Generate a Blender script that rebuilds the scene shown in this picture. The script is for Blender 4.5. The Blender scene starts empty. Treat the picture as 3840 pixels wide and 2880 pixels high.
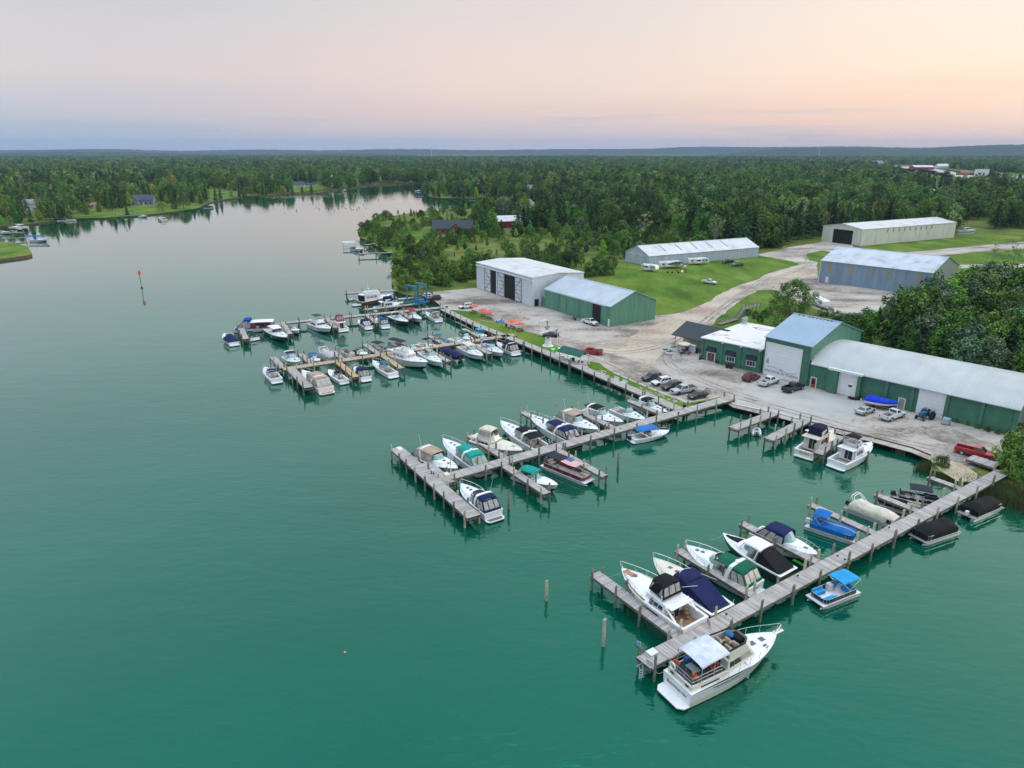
import bpy, bmesh, math, random
from mathutils import Vector, Matrix
PI = math.pi
SC = bpy.context.scene
COL = SC.collection
RND = random.Random(7)
# ------------------------------------------------------------------ camera
H, F, HOR = 49.0, 1500.0, 325.0          # height of the drone, focal length and horizon (measured on a 2212x1659 copy)
PITCH = math.atan((829.5 - HOR) / F)
cam_data = bpy.data.cameras.new('camera'); cam = bpy.data.objects.new('camera', cam_data); COL.objects.link(cam)
cam.location = (0, 0, H); cam.rotation_euler = (PI / 2 - PITCH, 0, 0)
cam_data.sensor_width = 36.0; cam_data.lens = 36.0 * F / 2212.0
cam_data.clip_start = 0.5; cam_data.clip_end = 40000.0
SC.camera = cam
# ------------------------------------------------------------------ world: dusk sky
SUN_EL, SUN_AZ = math.radians(16), math.radians(82)       # the sun has gone down low beyond the right edge
world = bpy.data.worlds.new('World'); SC.world = world; world.use_nodes = True
def sky_nodes():
 nt = world.node_tree; N = nt.nodes; Lk = nt.links
 N.clear()
 out = N.new('ShaderNodeOutputWorld')
 tc = N.new('ShaderNodeTexCoord'); sep = N.new('ShaderNodeSeparateXYZ')
 nrm = N.new('ShaderNodeVectorMath'); nrm.operation = 'NORMALIZE'
 Lk.new(tc.outputs['Generated'], nrm.inputs[0]); Lk.new(nrm.outputs[0], sep.inputs[0])
 # streaky thin cloud, stretched along the horizon, bends the bands of the dusk gradient
 mp = N.new('ShaderNodeMapping'); mp.inputs['Scale'].default_value = (1.6, 1.6, 16)
 nz = N.new('ShaderNodeTexNoise'); nz.inputs['Scale'].default_value = 1.5; nz.inputs['Detail'].default_value = 6; nz.inputs['Roughness'].default_value = .55
 Lk.new(nrm.outputs[0], mp.inputs[0]); Lk.new(mp.outputs[0], nz.inputs['Vector'])
 def mth(op, a, b=None, c=None, clamp=False):
  m = N.new('ShaderNodeMath'); m.operation = op; m.use_clamp = clamp
  for i, x in enumerate((a, b, c)):
   if x is None: continue
   if isinstance(x, (int, float)): m.inputs[i].default_value = x
   else: Lk.new(x, m.inputs[i])
  return m.outputs[0]
 el = mth('ADD', sep.outputs['Z'], mth('MULTIPLY', mth('SUBTRACT', nz.outputs['Fac'], .5), .10))
 az = mth('ARCTAN2', sep.outputs['X'], sep.outputs['Y'])          # 0 ahead, + to the right
 def ramp(stops):
  r = N.new('ShaderNodeValToRGB'); e = r.color_ramp.elements
  r.color_ramp.interpolation = 'EASE'
  while len(e) < len(stops): e.new(.5)
  for x, (p, c) in zip(e, stops): x.position = p; x.color = (*[((v/255)/12.92 if v <= 10 else ((v/255+.055)/1.055)**2.4) for v in c], 1)
  Lk.new(el, r.inputs[0]); return r.outputs[0]
 left = ramp([(0, (172, 188, 208)), (.018, (172, 184, 204)), (.05, (194, 184, 196)), (.10, (208, 189, 191)), (.17, (196, 191, 190)), (.24, (198, 200, 198)), (.45, (212, 221, 226)), (.9, (225, 238, 250))])
 mid = ramp([(0, (200, 196, 204)), (.018, (212, 194, 198)), (.05, (228, 194, 190)), (.10, (234, 203, 191)), (.16, (224, 206, 196)), (.23, (216, 211, 203)), (.45, (226, 226, 224)), (.9, (225, 238, 250))])
 right = ramp([(0, (220, 196, 192)), (.022, (232, 194, 182)), (.05, (244, 196, 172)), (.095, (250, 210, 180)), (.16, (246, 216, 190)), (.24, (234, 218, 198)), (.45, (238, 234, 224)), (.9, (228, 238, 248))])
 back = ramp([(0, (165, 180, 200)), (.1, (178, 186, 202)), (.3, (200, 212, 226)), (.9, (225, 238, 250))])
 def smooth(x, a, b):
  m = N.new('ShaderNodeMapRange'); m.interpolation_type = 'SMOOTHSTEP'
  m.inputs['From Min'].default_value = a; m.inputs['From Max'].default_value = b
  Lk.new(x, m.inputs['Value']); return m.outputs[0]
 def mix(f, a, b):
  m = N.new('ShaderNodeMix'); m.data_type = 'RGBA'
  Lk.new(f, m.inputs['Factor']); Lk.new(a, m.inputs['A']); Lk.new(b, m.inputs['B']); return m.outputs['Result']
 c = mix(smooth(az, -.55, .05), left, mid)
 c = mix(smooth(az, .02, .52), c, right)
 c = mix(smooth(mth('ABSOLUTE', az), 1.2, 2.3), c, back)
 # a few flat grey-blue cloud bars low over the horizon
 mp2 = N.new('ShaderNodeMapping'); mp2.inputs['Scale'].default_value = (3.4, 3.4, 60); mp2.inputs['Location'].default_value = (2.3, .4, 0.1)
 nz2 = N.new('ShaderNodeTexNoise'); nz2.inputs['Scale'].default_value = 1.3; nz2.inputs['Detail'].default_value = 4
 Lk.new(nrm.outputs[0], mp2.inputs[0]); Lk.new(mp2.outputs[0], nz2.inputs['Vector'])
 band = mth('MULTIPLY', smooth(sep.outputs['Z'], .004, .02), mth('SUBTRACT', 1, smooth(sep.outputs['Z'], .025, .075)))
 cf = mth('MULTIPLY', mth('MULTIPLY', smooth(nz2.outputs['Fac'], .55, .68), band), .45)
 cl = N.new('ShaderNodeRGB'); cl.outputs[0].default_value = (.36, .43, .55, 1)
 c = mix(cf, c, cl.outputs[0])
 bg = N.new('ShaderNodeBackground'); Lk.new(c, bg.inputs['Color']); m = mth('MULTIPLY_ADD', smooth(sep.outputs['Z'], .72, .97), 2.0, .84); Lk.new(m, bg.inputs['Strength'])   # extra brightness added to the unseen zenith to lift upward faces
 sky = N.new('ShaderNodeTexSky'); sky.sky_type = 'NISHITA'; sky.sun_disc = False
 sky.sun_elevation = SUN_EL; sky.sun_rotation = SUN_AZ; sky.altitude = 200; sky.dust_density = 2.0
 bg2 = N.new('ShaderNodeBackground'); Lk.new(sky.outputs[0], bg2.inputs['Color']); bg2.inputs['Strength'].default_value = .05
 add = N.new('ShaderNodeAddShader'); Lk.new(bg.outputs[0], add.inputs[0]); Lk.new(bg2.outputs[0], add.inputs[1])
 Lk.new(add.outputs[0], out.inputs['Surface'])
sky_nodes()
sl = bpy.data.lights.new('sun', 'SUN'); sl.energy = .9; sl.angle = math.radians(40); sl.color = (1, .86, .72)
sun = bpy.data.objects.new('sun', sl); COL.objects.link(sun)
sd = Vector((math.sin(SUN_AZ) * math.cos(SUN_EL), math.cos(SUN_AZ) * math.cos(SUN_EL), math.sin(SUN_EL)))
sun.rotation_euler = sd.to_track_quat('Z', 'Y').to_euler(); sun.location = sd * 300
SC.view_settings.view_transform = 'Standard'; SC.view_settings.look = 'None'
SC.view_settings.exposure = 0.15; SC.view_settings.gamma = 1.0
SC.cycles.max_bounces = 6; SC.cycles.transparent_max_bounces = 12; SC.cycles.volume_bounces = 0
SC.cycles.use_denoising = True; SC.cycles.caustics_reflective = False; SC.cycles.caustics_refractive = False
# ------------------------------------------------------------------ measuring: photograph point -> point on a level plane
CP, SP = math.cos(PITCH), math.sin(PITCH)
_C = {'': (0, 0, 3840, 2212), 'c1': (0, 540, 960, 2212), 'c2': (960, 540, 960, 2212), 'c3': (1920, 540, 960, 2212), 'c4': (2880, 540, 960, 2212),
      'c5': (780, 1040, 720, 2212), 'c6': (1300, 1040, 720, 2212), 'c7': (1800, 940, 720, 2212), 'c8': (2440, 1140, 720, 2212),
      'd1': (3000, 1240, 840, 2212), 'd2': (1420, 1500, 600, 1991), 'd3': (1920, 1440, 600, 1991), 'd4': (2600, 1500, 740, 2212),
      'd5': (3000, 1660, 840, 2212), 'd6': (2500, 1880, 600, 2212), 'd7': (2160, 2040, 700, 2074), 'd8': (2360, 2260, 620, 2212),
      'e1': (2940, 2060, 360, 2212), 'e2': (3200, 880, 640, 2212), 'e3': (2760, 1000, 480, 2212), 'e4': (2000, 1100, 720, 2212),
      'e6': (0, 800, 480, 2212), 'e7': (3440, 1640, 400, 2212), 'e8': (2000, 1280, 300, 2212)}
K = 2212 / 3840.0
def px(k, x, y):
 ox, oy, w, W = _C[k]; s = w / W
 return ((ox + x * s) * K, (oy + y * s) * K)
def P(k, x, y, z=0.0):
 u, v = px(k, x, y); X = u - 1106.0; Y = v - 829.5
 d = Vector((X, F * CP - Y * SP, -F * SP - Y * CP))
 s = (z - H) / d.z
 return Vector((d.x * s, d.y * s, z))
def HT(p, k, x, y):
 """height of the point straight above p that the photograph shows at this row"""
 q = (px(k, x, y)[1] - 829.5) / F
 return H - p.y * (q * CP + SP) / (CP - q * SP)
def proj(p):
 dz = H - p[2]; zc = p[1] * CP + dz * SP
 if zc <= 1: return None
 return (1106 + F * p[0] / zc, 829.5 + F * (dz * CP - p[1] * SP) / zc)
# ------------------------------------------------------------------ materials
MATS = {}
def lin(c):
 return tuple(((v / 255) / 12.92 if v <= 10 else ((v / 255 + .055) / 1.055) ** 2.4) for v in c)
def mat(name, col, rough=.5, metal=0.0, var=.12, scale=1.5, bump=0.0, bscale=8.0, spec=.5, coat=0.0):
 if name in MATS: return MATS[name]
 m = bpy.data.materials.new(name); m.use_nodes = True
 nt = m.node_tree; N = nt.nodes; Lk = nt.links; b = N['Principled BSDF']
 b.inputs['Roughness'].default_value = rough; b.inputs['Metallic'].default_value = metal
 b.inputs['Specular IOR Level'].default_value = spec; b.inputs['Coat Weight'].default_value = coat
 tc = N.new('ShaderNodeTexCoord')
 if var > 0:
  nz = N.new('ShaderNodeTexNoise'); nz.inputs['Scale'].default_value = scale; nz.inputs['Detail'].default_value = 5
  Lk.new(tc.outputs['Object'], nz.inputs['Vector'])
  rp = N.new('ShaderNodeValToRGB'); e = rp.color_ramp.elements
  e[0].position = .3; e[1].position = .7
  e[0].color = (*[v * (1 - var) for v in col], 1); e[1].color = (*[min(1, v * (1 + var * .6)) for v in col], 1)
  Lk.new(nz.outputs['Fac'], rp.inputs[0]); Lk.new(rp.outputs[0], b.inputs['Base Color'])
 else: b.inputs['Base Color'].default_value = (*col, 1)
 if bump > 0:
  nb = N.new('ShaderNodeTexNoise'); nb.inputs['Scale'].default_value = bscale; nb.inputs['Detail'].default_value = 4
  Lk.new(tc.outputs['Object'], nb.inputs['Vector'])
  bp = N.new('ShaderNodeBump'); bp.inputs['Strength'].default_value = bump; bp.inputs['Distance'].default_value = .05
  Lk.new(nb.outputs['Fac'], bp.inputs['Height']); Lk.new(bp.outputs[0], b.inputs['Normal'])
 MATS[name] = m
 return m
def emis(name, col, s):
 m = mat(name, col, .5, var=0); b = m.node_tree.nodes['Principled BSDF']
 b.inputs['Emission Color'].default_value = (*col, 1); b.inputs['Emission Strength'].default_value = s
 return m
# ------------------------------------------------------------------ mesh builder
class MB:
 def __init__(s): s.v = []; s.f = []; s.m = []
 def add(s, vs, fs, m=0):
  o = len(s.v); s.v += [tuple(x) for x in vs]
  for f in fs: s.f.append([o + i for i in f]); s.m.append(m)
  return s
 def box(s, cx, cy, cz, sx, sy, sz, m=0, rz=0.0, taper=1.0):
  c, n = math.cos(rz), math.sin(rz); vs = []
  for dz in (-.5, .5):
   k = taper if dz > 0 else 1
   for dx, dy in ((-.5, -.5), (.5, -.5), (.5, .5), (-.5, .5)):
    a, b = dx * sx * k, dy * sy * k
    vs.append((cx + a * c - b * n, cy + a * n + b * c, cz + dz * sz))
  return s.add(vs, [(3, 2, 1, 0), (4, 5, 6, 7), (0, 1, 5, 4), (1, 2, 6, 5), (2, 3, 7, 6), (3, 0, 4, 7)], m)
 def bar(s, a, b, w, h, m=0):
  """a beam of rectangular section from a to b"""
  a, b = Vector(a), Vector(b); d = (b - a).normalized()
  up = Vector((0, 0, 1)) if abs(d.z) < .9 else Vector((1, 0, 0))
  r = d.cross(up).normalized() * w / 2; u = r.cross(d).normalized() * h / 2
  vs = [a - r - u, a + r - u, a + r + u, a - r + u, b - r - u, b + r - u, b + r + u, b - r + u]
  return s.add(vs, [(3, 2, 1, 0), (4, 5, 6, 7), (0, 1, 5, 4), (1, 2, 6, 5), (2, 3, 7, 6), (3, 0, 4, 7)], m)
 def poly(s, pts, m=0): return s.add(pts, [tuple(range(len(pts)))], m)
 def prism(s, pts, z0, z1, m=0, mtop=None):
  n = len(pts); vs = [(p[0], p[1], z0) for p in pts] + [(p[0], p[1], z1) for p in pts]
  s.add(vs, [tuple(reversed(range(n)))] + [(i, (i + 1) % n, n + (i + 1) % n, n + i) for i in range(n)], m)
  return s.add([(p[0], p[1], z1) for p in pts], [tuple(range(n))], m if mtop is None else mtop)
 def loft(s, rings, m=0, closed=True, cap0=True, cap1=True, rowm=None):
  n = len(rings[0]); o = len(s.v)
  for r in rings: s.v += [tuple(p) for p in r]
  for i in range(len(rings) - 1):
   for j in range(n if closed else n - 1):
    k = (j + 1) % n
    s.f.append([o + i * n + j, o + i * n + k, o + (i + 1) * n + k, o + (i + 1) * n + j])
    s.m.append(rowm[j] if rowm else m)
  if cap0: s.f.append([o + j for j in reversed(range(n))]); s.m.append(m)
  if cap1: s.f.append([o + (len(rings) - 1) * n + j for j in range(n)]); s.m.append(m)
  return s
 def tube(s, path, r, n=6, m=0, r1=None, caps=True):
  path = [Vector(p) for p in path]; rings = []; prev = None
  for i, p in enumerate(path):
   d = (path[min(i + 1, len(path) - 1)] - path[max(i - 1, 0)]).normalized()
   if prev is None: prev = Vector((0, 0, 1)) if abs(d.z) < .9 else Vector((1, 0, 0))
   a = d.cross(prev).normalized(); b = a.cross(d).normalized(); prev = b
   rr = r if r1 is None else r + (r1 - r) * i / max(1, len(path) - 1)
   rings.append([p + a * rr * math.cos(2 * PI * k / n) + b * rr * math.sin(2 * PI * k / n) for k in range(n)])
  return s.loft(rings, m, True, caps, caps)
 def lathe(s, prof, c=(0, 0, 0), n=12, m=0, axis='z'):
  rings = []
  for r, z in prof:
   ring = []
   for k in range(n):
    a = 2 * PI * k / n; x, y = r * math.cos(a), r * math.sin(a)
    ring.append({'z': (c[0] + x, c[1] + y, c[2] + z), 'y': (c[0] + x, c[1] + z, c[2] - y), 'x': (c[0] + z, c[1] + x, c[2] + y)}[axis])
   rings.append(ring)
  return s.loft(rings, m)
 def ball(s, c, rx, ry, rz, n=10, m=0):
  k = n // 2 + 1
  rings = [[(c[0] + rx * math.sin(PI * i / k) * math.cos(2 * PI * j / n), c[1] + ry * math.sin(PI * i / k) * math.sin(2 * PI * j / n), c[2] - rz * math.cos(PI * i / k)) for j in range(n)] for i in range(1, k)]
  return s.loft(rings, m)
 def build(s, name, mats, parent=None, smooth=None, bevel=0.0, loc=None, rz=None):
  me = bpy.data.meshes.new(name); me.from_pydata(s.v, [], s.f)
  if not isinstance(mats, (list, tuple)): mats = [mats]
  for x in mats: me.materials.append(x)
  me.polygons.foreach_set('material_index', [min(k, len(mats) - 1) for k in s.m])
  if smooth is not None:
   me.shade_smooth(); me.set_sharp_from_angle(angle=math.radians(smooth))
  me.update()
  o = bpy.data.objects.new(name, me); COL.objects.link(o)
  if parent is not None: o.parent = parent
  if loc is not None: o.location = loc
  if rz is not None: o.rotation_euler.z = rz
  if bevel > 0:
   b = o.modifiers.new('bevel', 'BEVEL'); b.width = bevel; b.segments = 2; b.limit_method = 'ANGLE'; b.angle_limit = math.radians(40)
  return o
def thing(name, label, cat, loc=(0, 0, 0), rz=0.0, group=None):
 o = bpy.data.objects.new(name, None); COL.objects.link(o); o.empty_display_size = .3
 o.location = loc; o.rotation_euler = (0, 0, rz); o['label'] = label; o['category'] = cat
 if group: o['group'] = group
 return o
def tag(o, label, cat, group=None):
 o['label'] = label; o['category'] = cat
 if group: o['group'] = group
 return o
def kind(o, k, label=None):
 o['kind'] = k
 if label: o['label'] = label
 return o
def text(body, size, m, parent, name='lettering', loc=(0, 0, 0), rot=(0, 0, 0), align='CENTER', extrude=.006, shear=0.0):
 cu = bpy.data.curves.new(name, 'FONT'); cu.body = body; cu.size = size; cu.align_x = align; cu.align_y = 'CENTER'; cu.extrude = extrude; cu.shear = shear
 cu.materials.append(m); o = bpy.data.objects.new(name, cu); COL.objects.link(o)
 o.parent = parent; o.location = loc; o.rotation_euler = rot; TEXTS.append(o)
 return o
TEXTS = []
def text_to_mesh():
 dg = bpy.context.evaluated_depsgraph_get()
 for o in TEXTS:
  me = bpy.data.meshes.new_from_object(o.evaluated_get(dg)); n = bpy.data.objects.new('lettering', me); COL.objects.link(n)
  n.parent = o.parent; n.location = o.location; n.rotation_euler = o.rotation_euler; bpy.data.objects.remove(o)
def copy_thing(root, loc, rz, label=None, group=None, scale=None):
 r = root.copy(); COL.objects.link(r); r.location = loc; r.rotation_euler.z = rz
 if scale: r.scale = scale
 if label: r['label'] = label
 if group: r['group'] = group
 for ch in root.children:
  c = ch.copy(); COL.objects.link(c); c.parent = r
  for g in ch.children:
   d = g.copy(); COL.objects.link(d); d.parent = c
 return r
def inside(p, poly):
 x, y = p[0], p[1]; r = False; j = len(poly) - 1
 for i in range(len(poly)):
  a, b = poly[i], poly[j]
  if (a[1] > y) != (b[1] > y) and x < (b[0] - a[0]) * (y - a[1]) / (b[1] - a[1]) + a[0]: r = not r
  j = i
 return r
# ================================================================== setting
LZ = 1.0                                   # level of the land above the lake
def gpoly(pts, z): return [P('', x, y, z) for x, y in pts]
SHORE = [(2500, 1180), (2212, 1092), (2135, 1070), (2089, 1056), (2056, 1043), (2030, 1033), (2008, 1027), (2012, 998), (1968, 980), (1886, 958), (1737, 920), (1683, 905.5),
         (1584, 885), (1556, 869), (1512, 873), (1480, 886), (1442, 876), (1400, 856), (1325, 827), (1281, 812), (1190, 774), (1152, 758), (1131, 747),
         (1068, 733), (1026, 705), (961, 675), (950, 662), (925, 652), (898, 646), (868, 641), (850, 633), (847, 618), (846, 600), (853, 575), (850, 551), (825, 541),
         (803, 528), (780, 518), (774, 498), (790, 482), (830, 472), (880, 464), (932, 458), (1040, 452), (1075, 440), (1065, 433), (1030, 431), (960, 430), (933, 428),
         (915, 418), (912, 408), (909, 399), (860, 396), (800, 400), (770, 406), (713, 413), (690, 418), (640, 420), (590, 422), (553, 424), (522, 426), (480, 434), (448, 441),
         (434, 449), (422, 453), (375, 460), (330, 465), (300, 468), (225, 473), (150, 475), (112, 479), (82, 485), (40, 489), (0, 492), (-250, 512)]
SHORE_G = gpoly(SHORE, 0)
def refine(pts, step, amp, seed, closed=False):
 """break the straight runs of a measured outline up into the small irregularities of a natural edge"""
 r = random.Random(seed); out = []
 n = len(pts)
 for i in range(n if closed else n - 1):
  a, b = Vector(pts[i]), Vector(pts[(i + 1) % n]); d = b - a; L = d.length
  k = max(1, min(30, int(L / step))); nn = Vector((-d.y, d.x, 0)).normalized() if L > 0 else Vector((0, 0, 0))
  for j in range(k):
   p = a + d * j / k
   if j: p = p + nn * r.uniform(-amp, amp) * min(1, L / 10)
   out.append(p)
 if not closed: out.append(Vector(pts[-1]))
 return out
shore_ref = [*SHORE_G[:26]] + refine(SHORE_G[26:], 5, 1.0, 3)
LAND = [(p.x, p.y) for p in shore_ref] + [(-14000, 320), (-14000, 15000), (14000, 15000), (14000, 60)]
def ground_mat(name, cols, scale=.05, detail=8, fine=1.2, rough=.95, bump=.3, stretch=(1, 1, 1), pos=(.25, .5, .75)):
 if name in MATS: return MATS[name]
 m = bpy.data.materials.new(name); m.use_nodes = True; nt = m.node_tree; N = nt.nodes; Lk = nt.links; b = N['Principled BSDF']
 tc = N.new('ShaderNodeTexCoord'); mp = N.new('ShaderNodeMapping'); mp.inputs['Scale'].default_value = stretch
 Lk.new(tc.outputs['Object'], mp.inputs[0])
 n1 = N.new('ShaderNodeTexNoise'); n1.inputs['Scale'].default_value = scale; n1.inputs['Detail'].default_value = detail; n1.inputs['Roughness'].default_value = .62
 n2 = N.new('ShaderNodeTexNoise'); n2.inputs['Scale'].default_value = fine; n2.inputs['Detail'].default_value = 5; n2.inputs['Roughness'].default_value = .7
 Lk.new(mp.outputs[0], n1.inputs['Vector']); Lk.new(tc.outputs['Object'], n2.inputs['Vector'])
 ad = N.new('ShaderNodeMath'); ad.operation = 'MULTIPLY_ADD'; ad.inputs[1].default_value = .45
 sb = N.new('ShaderNodeMath'); sb.operation = 'SUBTRACT'; sb.inputs[1].default_value = .5; Lk.new(n2.outputs['Fac'], sb.inputs[0])
 Lk.new(sb.outputs[0], ad.inputs[0]); Lk.new(n1.outputs['Fac'], ad.inputs[2])
 rp = N.new('ShaderNodeValToRGB'); e = rp.color_ramp.elements
 while len(e) < len(cols): e.new(.5)
 for x, p, c in zip(e, pos, cols): x.position = p; x.color = (*c, 1)
 Lk.new(ad.outputs[0], rp.inputs[0]); Lk.new(rp.outputs[0], b.inputs['Base Color'])
 b.inputs['Roughness'].default_value = rough; b.inputs['Specular IOR Level'].default_value = .15
 bp = N.new('ShaderNodeBump'); bp.inputs['Strength'].default_value = bump; bp.inputs['Distance'].default_value = .2
 Lk.new(n2.outputs['Fac'], bp.inputs['Height']); Lk.new(bp.outputs[0], b.inputs['Normal'])
 MATS[name] = m; return m
M_MEADOW = ground_mat('meadow', [(.040, .070, .014), (.105, .145, .026), (.19, .195, .055)], .06, 8, .5, pos=(.32, .5, .7))
M_LAWN = ground_mat('lawn', [(.040, .095, .010), (.085, .165, .016), (.185, .225, .045)], .07, 9, .9, pos=(.34, .5, .70), stretch=(1, .5, 1))
M_GRAVEL = ground_mat('gravel', [(.17, .14, .12), (.385, .345, .31), (.50, .46, .425)], .085, 10, 1.3, pos=(.36, .5, .66), stretch=(.55, 1, 1))
M_DIRT = ground_mat('sandy_dirt', [(.24, .185, .145), (.46, .385, .315), (.55, .485, .41)], .05, 9, .9, pos=(.33, .5, .68), stretch=(.5, 1, 1))
M_BANK = ground_mat('bank', [(.03, .035, .015), (.06, .07, .03), (.10, .10, .05)], .3, 6, 2)
M_CONC = ground_mat('concrete', [(.34, .33, .315), (.42, .41, .395), (.48, .47, .455)], .25, 8, 3)
M_SAND = ground_mat('sand', [(.32, .26, .17), (.50, .42, .30), (.58, .50, .38)], .3, 8, 2)
def ground_sheet(name, pts, m, skirt=None):
 me = bpy.data.meshes.new(name); bm = bmesh.new()
 vs = [bm.verts.new(p) for p in pts]; bm.faces.new(vs)
 bmesh.ops.triangulate(bm, faces=bm.faces[:], ngon_method='EAR_CLIP')
 bm.normal_update()
 for f in bm.faces:
  if f.normal.z < 0: f.normal_flip()
 if skirt is not None:
  lo = [bm.verts.new((p[0], p[1], skirt)) for p in pts]; n = len(pts)
  for i in range(n):
   f = bm.faces.new((vs[i], vs[(i + 1) % n], lo[(i + 1) % n], lo[i])); f.material_index = 1
 bm.to_mesh(me); bm.free()
 for x in (m if isinstance(m, list) else [m]): me.materials.append(x)
 o = bpy.data.objects.new(name, me); COL.objects.link(o); kind(o, 'structure'); return o
ground_sheet('ground', [(x, y, LZ) for x, y in LAND], [M_MEADOW, M_BANK], -1.5)
AREAS = []
def area(name, pts, m, lift, amp=.5, step=3.0, seed=1):
 g = refine(gpoly(pts, LZ + lift), step, amp, seed, True)
 for p in g: p.z = LZ + lift
 AREAS.append([(p.x, p.y) for p in g])
 return ground_sheet(name, g, m)
GRAVEL = [(938, 648), (936, 630), (1028, 622), (1180, 650), (1421, 682), (1471, 676), (1527, 653), (1581, 622), (1640, 602), (1659, 590), (1728, 571), (1709, 564), (1659, 561),
          (1645, 556), (1637, 549), (1659, 545), (1700, 535), (1769, 524), (1800, 517), (1840, 528), (1845, 533), (1800, 545), (1775, 541), (1735, 551), (1740, 560), (1765, 566),
          (1768, 600), (1985, 637), (1950, 655), (1900, 672), (1880, 688), (1800, 680), (1740, 660), (1700, 640), (1677, 627), (1665, 625), (1637, 627), (1615, 638), (1590, 656),
          (1545, 695), (1530, 715), (1640, 740), (2230, 930), (2230, 975), (2175, 1000), (2100, 1012), (2050, 1008), (2014, 996), (1968, 977), (1886, 955), (1737, 917), (1683, 902.5), (1584, 880),
          (1558, 864), (1512, 868), (1480, 881), (1442, 871), (1400, 851), (1325, 822), (1281, 807), (1190, 769), (1152, 753), (1131, 742), (1068, 728), (1026, 700), (961, 670), (946, 656)]
area('gravel_lot', GRAVEL, M_GRAVEL, .004, .35, 3)
area('dirt_road', [(1240, 745), (1330, 735), (1420, 700), (1471, 678), (1527, 655), (1583, 624), (1642, 604), (1662, 592), (1735, 575), (1765, 590), (1700, 612), (1650, 618), (1615, 632), (1580, 655), (1535, 690), (1480, 730), (1440, 760), (1400, 800), (1330, 790), (1270, 770)], M_DIRT, .008, 1.2, 4, 2)
area('access_road', [(1830, 562), (1954, 545.5), (2100, 532), (2240, 520), (2240, 536), (2100, 545), (2010, 554), (1900, 575), (1830, 592)], M_GRAVEL, .004, .6, 8, 3)
area('concrete_apron', [(1570, 862), (1640, 838), (1760, 842), (1880, 872), (1812, 930), (1750, 918), (1683, 900)], M_CONC, .012, .1, 6, 4)
area('beach_sand', [(2012, 996), (2030, 990), (2075, 1000), (2120, 1030), (2100, 1040), (2070, 1040), (2030, 1015)], M_SAND, .012, .4, 1.5, 5)
L1 = [(961, 669), (970, 669), (1026, 674), (1064, 689), (1090, 704), (1135, 715), (1168, 724), (1198, 735), (1216, 753), (1190, 767), (1152, 751), (1131, 740), (1068, 726), (1026, 698)]
L2 = [(1266, 779), (1295, 784), (1325, 805), (1377, 827), (1443, 855), (1486, 870), (1518, 865), (1556, 857), (1562, 862), (1512, 868), (1480, 881), (1442, 871), (1400, 851), (1340, 825), (1300, 812), (1275, 802)]
L3 = [(1300, 615), (1330, 570), (1345, 566), (1636, 551), (1700, 562), (1728, 571), (1659, 588), (1640, 600), (1581, 620), (1527, 651), (1471, 674), (1421, 680), (1400, 668), (1360, 650), (1310, 632)]
L4 = [(1545, 694), (1590, 657), (1615, 639), (1637, 628), (1665, 626), (1677, 628), (1700, 645), (1660, 680), (1640, 705), (1580, 720)]
L5 = [(1830, 700), (1850, 692), (1923, 662), (1990, 645), (2000, 690), (1930, 730), (1860, 725)]
L6 = [(1735, 551), (1775, 541), (1800, 545), (1780, 562), (1742, 560)]
L7 = [(1842, 531), (1857, 533), (2062, 515), (2110, 505), (2230, 512), (2100, 530), (1954, 544), (1845, 556), (1835, 548)]
L8 = [(2000, 558), (2100, 547), (2240, 538), (2240, 640), (2070, 640), (2000, 600)]
L9 = [(150, 472), (200, 461), (300, 446), (345, 441), (432, 441), (434, 447), (422, 451), (375, 457), (330, 461), (300, 464), (225, 470)]
L11 = [(612, 405), (640, 397), (690, 398), (712, 408), (690, 415), (640, 417)]
L12 = [(436, 424), (446, 409), (475, 408), (522, 416), (520, 423), (478, 431), (450, 436)]
L13 = [(706, 391), (735, 391), (768, 400), (740, 405), (714, 407)]
L10 = [(845, 520), (878, 502), (945, 490), (950, 498), (930, 515), (880, 530), (840, 545), (828, 540)]
for i, (nm, q) in enumerate([('waterside_lawn', L1), ('parking_verge', L2), ('camp_lawn', L3), ('grass_bank', L4), ('yard_grass', L5), ('grass_island', L6), ('shed_lawn', L7), ('east_lawn', L8), ('shore_lawn', L9), ('headland_lawn', L10), ('river_lawn', L11), ('channel_lawn', L12), ('slope_lawn', L13)]):
 area(nm, q, M_LAWN, .016, .5, 3, 20 + i)
# low grassed point at the left edge of the picture, held by a timber wall
lp = [P('', x, y, 0) for x, y in ((-260, 545), (-30, 528), (0, 526), (30, 529), (60, 537), (64, 541), (70, 553), (58, 557), (0, 565), (-260, 592))]
ground_sheet('lawn_point', [(p.x, p.y, 1.15) for p in lp], [M_LAWN, mat('wall_timber', (.14, .085, .06), .9, var=.5, scale=3)], -1)
# narrow concrete path beyond the blue shed, and the road climbing through the trees on the far left shore
area('concrete_path', [(2075, 572), (2240, 570), (2240, 577), (2072, 579)], M_CONC, .020, 0, 50)
area('shore_road', [(41, 421), (49, 436), (57, 436), (52, 422), (63, 412), (71, 404), (64, 400), (60, 403), (55, 411)], M_CONC, .012, 0, 50)
# far fields and road near the village on the right
area('far_road', [(1890, 361), (1990, 365), (2020, 369), (2040, 376), (2070, 384), (2140, 391), (2230, 395), (2230, 390), (2140, 384), (2085, 377), (2060, 371), (2000, 361), (1890, 358)], M_CONC, .012, 0, 80)
area('far_field', [(1990, 376), (2050, 368), (2240, 378), (2240, 402), (2130, 398), (2000, 388)], M_LAWN, .006, 0, 80)
area('far_lot', [(2180, 448), (2230, 432), (2260, 450), (2230, 462), (2185, 458)], M_GRAVEL, .006, 0, 80)
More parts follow.
